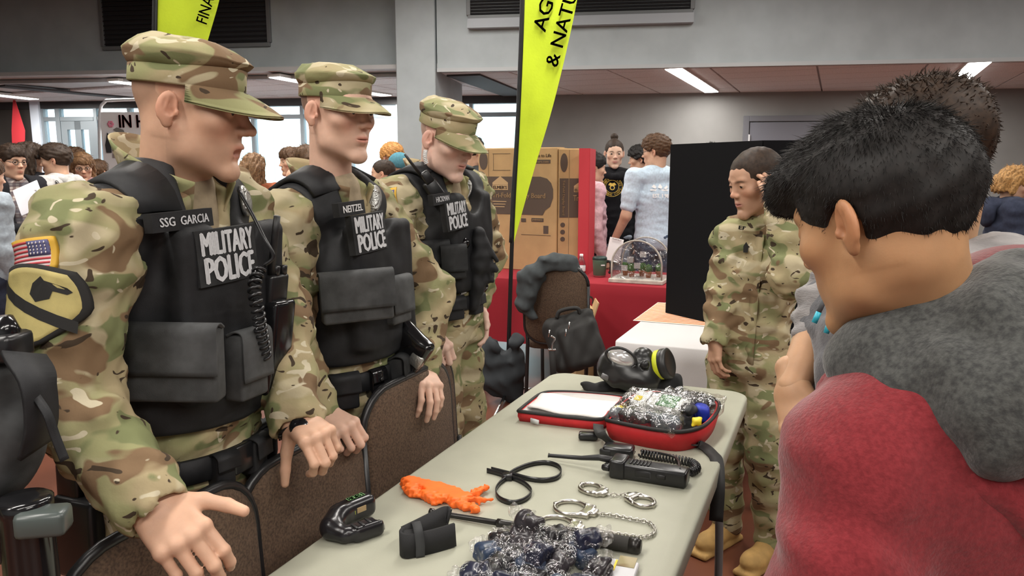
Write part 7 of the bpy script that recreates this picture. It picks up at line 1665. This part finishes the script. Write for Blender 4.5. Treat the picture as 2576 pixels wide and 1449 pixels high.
bystander('bald person low in front of the magenta top', 742, 421, 5.9, 95, fab('cream_top', (.6, .56, .5)), KHA, None, seed=214, th=.0, eyes=False)
# by the pier
bystander('girl with dark tied-back hair in profile left of the pier', 964, 402, 6.4, 178, fab('white_blouse', (.65, .63, .62)), DDEN, HDBR, 'tight', fem=1., seed=215, th=.008)
bystander('person with curly ginger hair at the pier', 985, 360, 7.6, -40, fab('white_tee', (.66, .66, .68)), DEN, HGIN, th=.03, jit=1.0, n=900, seed=216)
b = bystander('person in a teal knitted hat half hidden by the pier', 1003, 384, 7.0, 150, fab('teal_jacket', (.03, .09, .11)), DDEN, fab('teal_knit_hat', (.07, .19, .24)), 'tight', th=.014, n=0, seed=217, eyes=False)
# behind the red table
bystander('man with short dark hair behind the farthest soldier cap', 1186, 343, 6.5, 65, fab('dark_grey_jacket', (.05, .055, .06)), DDEN, HDBR, seed=221, head_face=50, eyes=False)
b = bystander('boy with black hair in a pale pink hoodie beside the red board', 1491, 385, 6.35, 10, fab('pale_pink_fleece', (.62, .40, .44)), DDEN, HBLK, hoodie=True, seed=222)
b = bystander('smiling young woman with a topknot in a black hoodie with a gold round emblem', 1546, 350, 6.7, -92, fab('black_fleece', (.010, .010, .012)), LDEN, HDBR, 'tight', fem=1., bun=True, hoodie=True, skin=(.66, .44, .33), seed=223, th=.008, hfl=dict(lid=.6, lip=(.45, .16, .15)), n=0, w=1.05, nod=-.12)
o, n = pick(b.bv, 1540, 470); X, Y_, N = frame_on(unit(n * .5 + A(0, -1, 0) * .5)); fw_ = fit_wrap(b.bv, o, X, Y_, N, .16, .16); GLD = mat('gold_print', (.55, .36, .05), .6)
ring = lambda r: b.part('emblem_ring', tube(fw_(.006)(np.array([o + X * r * math.cos(a) + Y_ * r * math.sin(a) for a in np.linspace(0, 6.283, 41)])), .0022, 5), GLD, b.top)
ring(.088); ring(.056); L = []
for i, ch in enumerate('UNITED STATES'):
    if ch == ' ': continue
    a = RAD(170 - i * 160 / 12); d = X * math.cos(a) + Y_ * math.sin(a); tx = unit(X * math.sin(a) - Y_ * math.cos(a)); L.append(text(ch, fw_(.007)(np.array([o + d * .062 - tx * .006]))[0], tx, d, .018, .012, .02))
for i, ch in enumerate('MARINE CORPS'):
    if ch == ' ': continue
    a = RAD(198 + i * 144 / 11); d = X * math.cos(a) + Y_ * math.sin(a); tx = unit(-X * math.sin(a) + Y_ * math.cos(a)); L.append(text(ch, fw_(.007)(np.array([o + d * .081 - tx * .006]))[0], tx, -d, .018, .012, .02))
b.part('emblem_lettering', join(L), GLD, b.top, smooth=False); b.part('emblem_eagle', join([(fw_(.008)(np.array([o + X * p[0] + Y_ * p[1] for p in pl])), [list(range(len(pl)))]) for pl in ([(-.035, .015), (-.01, .005), (0, .012), (.01, .005), (.035, .015), (.02, .035), (0, .028), (-.02, .035)], oval(0, -.01, .022, .022))]), GLD, b.top, smooth=False)
b.part('emblem_globe', (fw_(.0095)(np.array([o + X * p[0] + Y_ * p[1] for p in oval(0, -.01, .014, .014)])), [list(range(24))]), MATS['black_fleece'], b.top, smooth=False)
o, n = pick(b.bv, 1574, 442); X, Y_, N = frame_on(n, .1); b.part('name_lettering', text('Da', o + N * .006, X, Y_, .026, .04, .0, shear=.4), mat('lime_thread', (.35, .5, .05), .6), b.top, smooth=False)
b = bystander('young man in a pale blue t-shirt and glasses, back turned, by the greenhouse', 1652, 338, 6.15, 112, fab('pale_blue_cotton', (.50, .61, .72)), DEN, HBRN, sleeve=True, glasses=True, seed=224, head_face=150, th=.02, arms=dict(elL=(-.26, .0, .645), wrL=(-.30, .12, .52)), n=900, w=1.05, fold=.003)
o, n = pick(b.bv, 1660, 480); X, Y_, N = frame_on(unit(n * .3 + A(0, -1, 0) * .7)); fw_ = fit_wrap(b.bv, o, X, Y_, N, .2, .12); b.part('back_lettering', text('EST. 1 98', o - X * .06 - Y_ * .055, X, Y_, .03, .13, .03, 0, bend=fw_(.006)), WHT, b.top, smooth=False)
b.part('back_print', join([(fw_(.006)(np.array([o + X * p[0] + Y_ * p[1] for p in pl])), [list(range(len(pl)))]) for pl in ([(-.08, .0), (.07, .0), (.07, .012), (-.08, .012)], [(-.07, .03), (-.05, .05), (-.03, .03), (-.04, .015)], [(-.02, .025), (.0, .055), (.02, .03), (.01, .015)], [(.03, .02), (.06, .045), (.07, .03), (.05, .012)])]), WHT, b.top, smooth=False)
np_ = thing('notepad', 'white spiral notepad held beside the model greenhouse', 'notebook', at(1548, 640, 5.85)); mk('page', *box(at(1546, 628, 5.85), (.055, .004, .09), roty(.22) @ rotx(-.2), .001), mat('page_white', (.78, .78, .78), .8), np_, False); mk('spiral', *coil(at(1540, 600, 5.84), at(1563, 606, 5.84), 10, .006, .0015), CHROME, np_)
bystander('person with dark curly hair between the black hoodie and the blue t-shirt', 1612, 366, 7.9, 170, fab('plum_top', (.12, .05, .06)), DDEN, HBLK, th=.03, jit=.9, seed=225, eyes=False)
bystander('person with black hair showing only above the black board', 1790, 361, 7.2, 90, fab('grey_tee', (.2, .2, .21)), DDEN, HBLK, seed=226, th=.022, jit=.6, eyes=False)
bystander('girl with fair hair in a navy hoodie at the right edge', 2552, 418, 5.2, -15, fab('navy_fleece', (.03, .036, .06)), DDEN, HBLD, 'long', fem=1., hoodie=True, len_=.06, seed=227, nod=-.35, arms=dict(elR=(.22, .05, .62), wrR=(.05, .2, .74)))
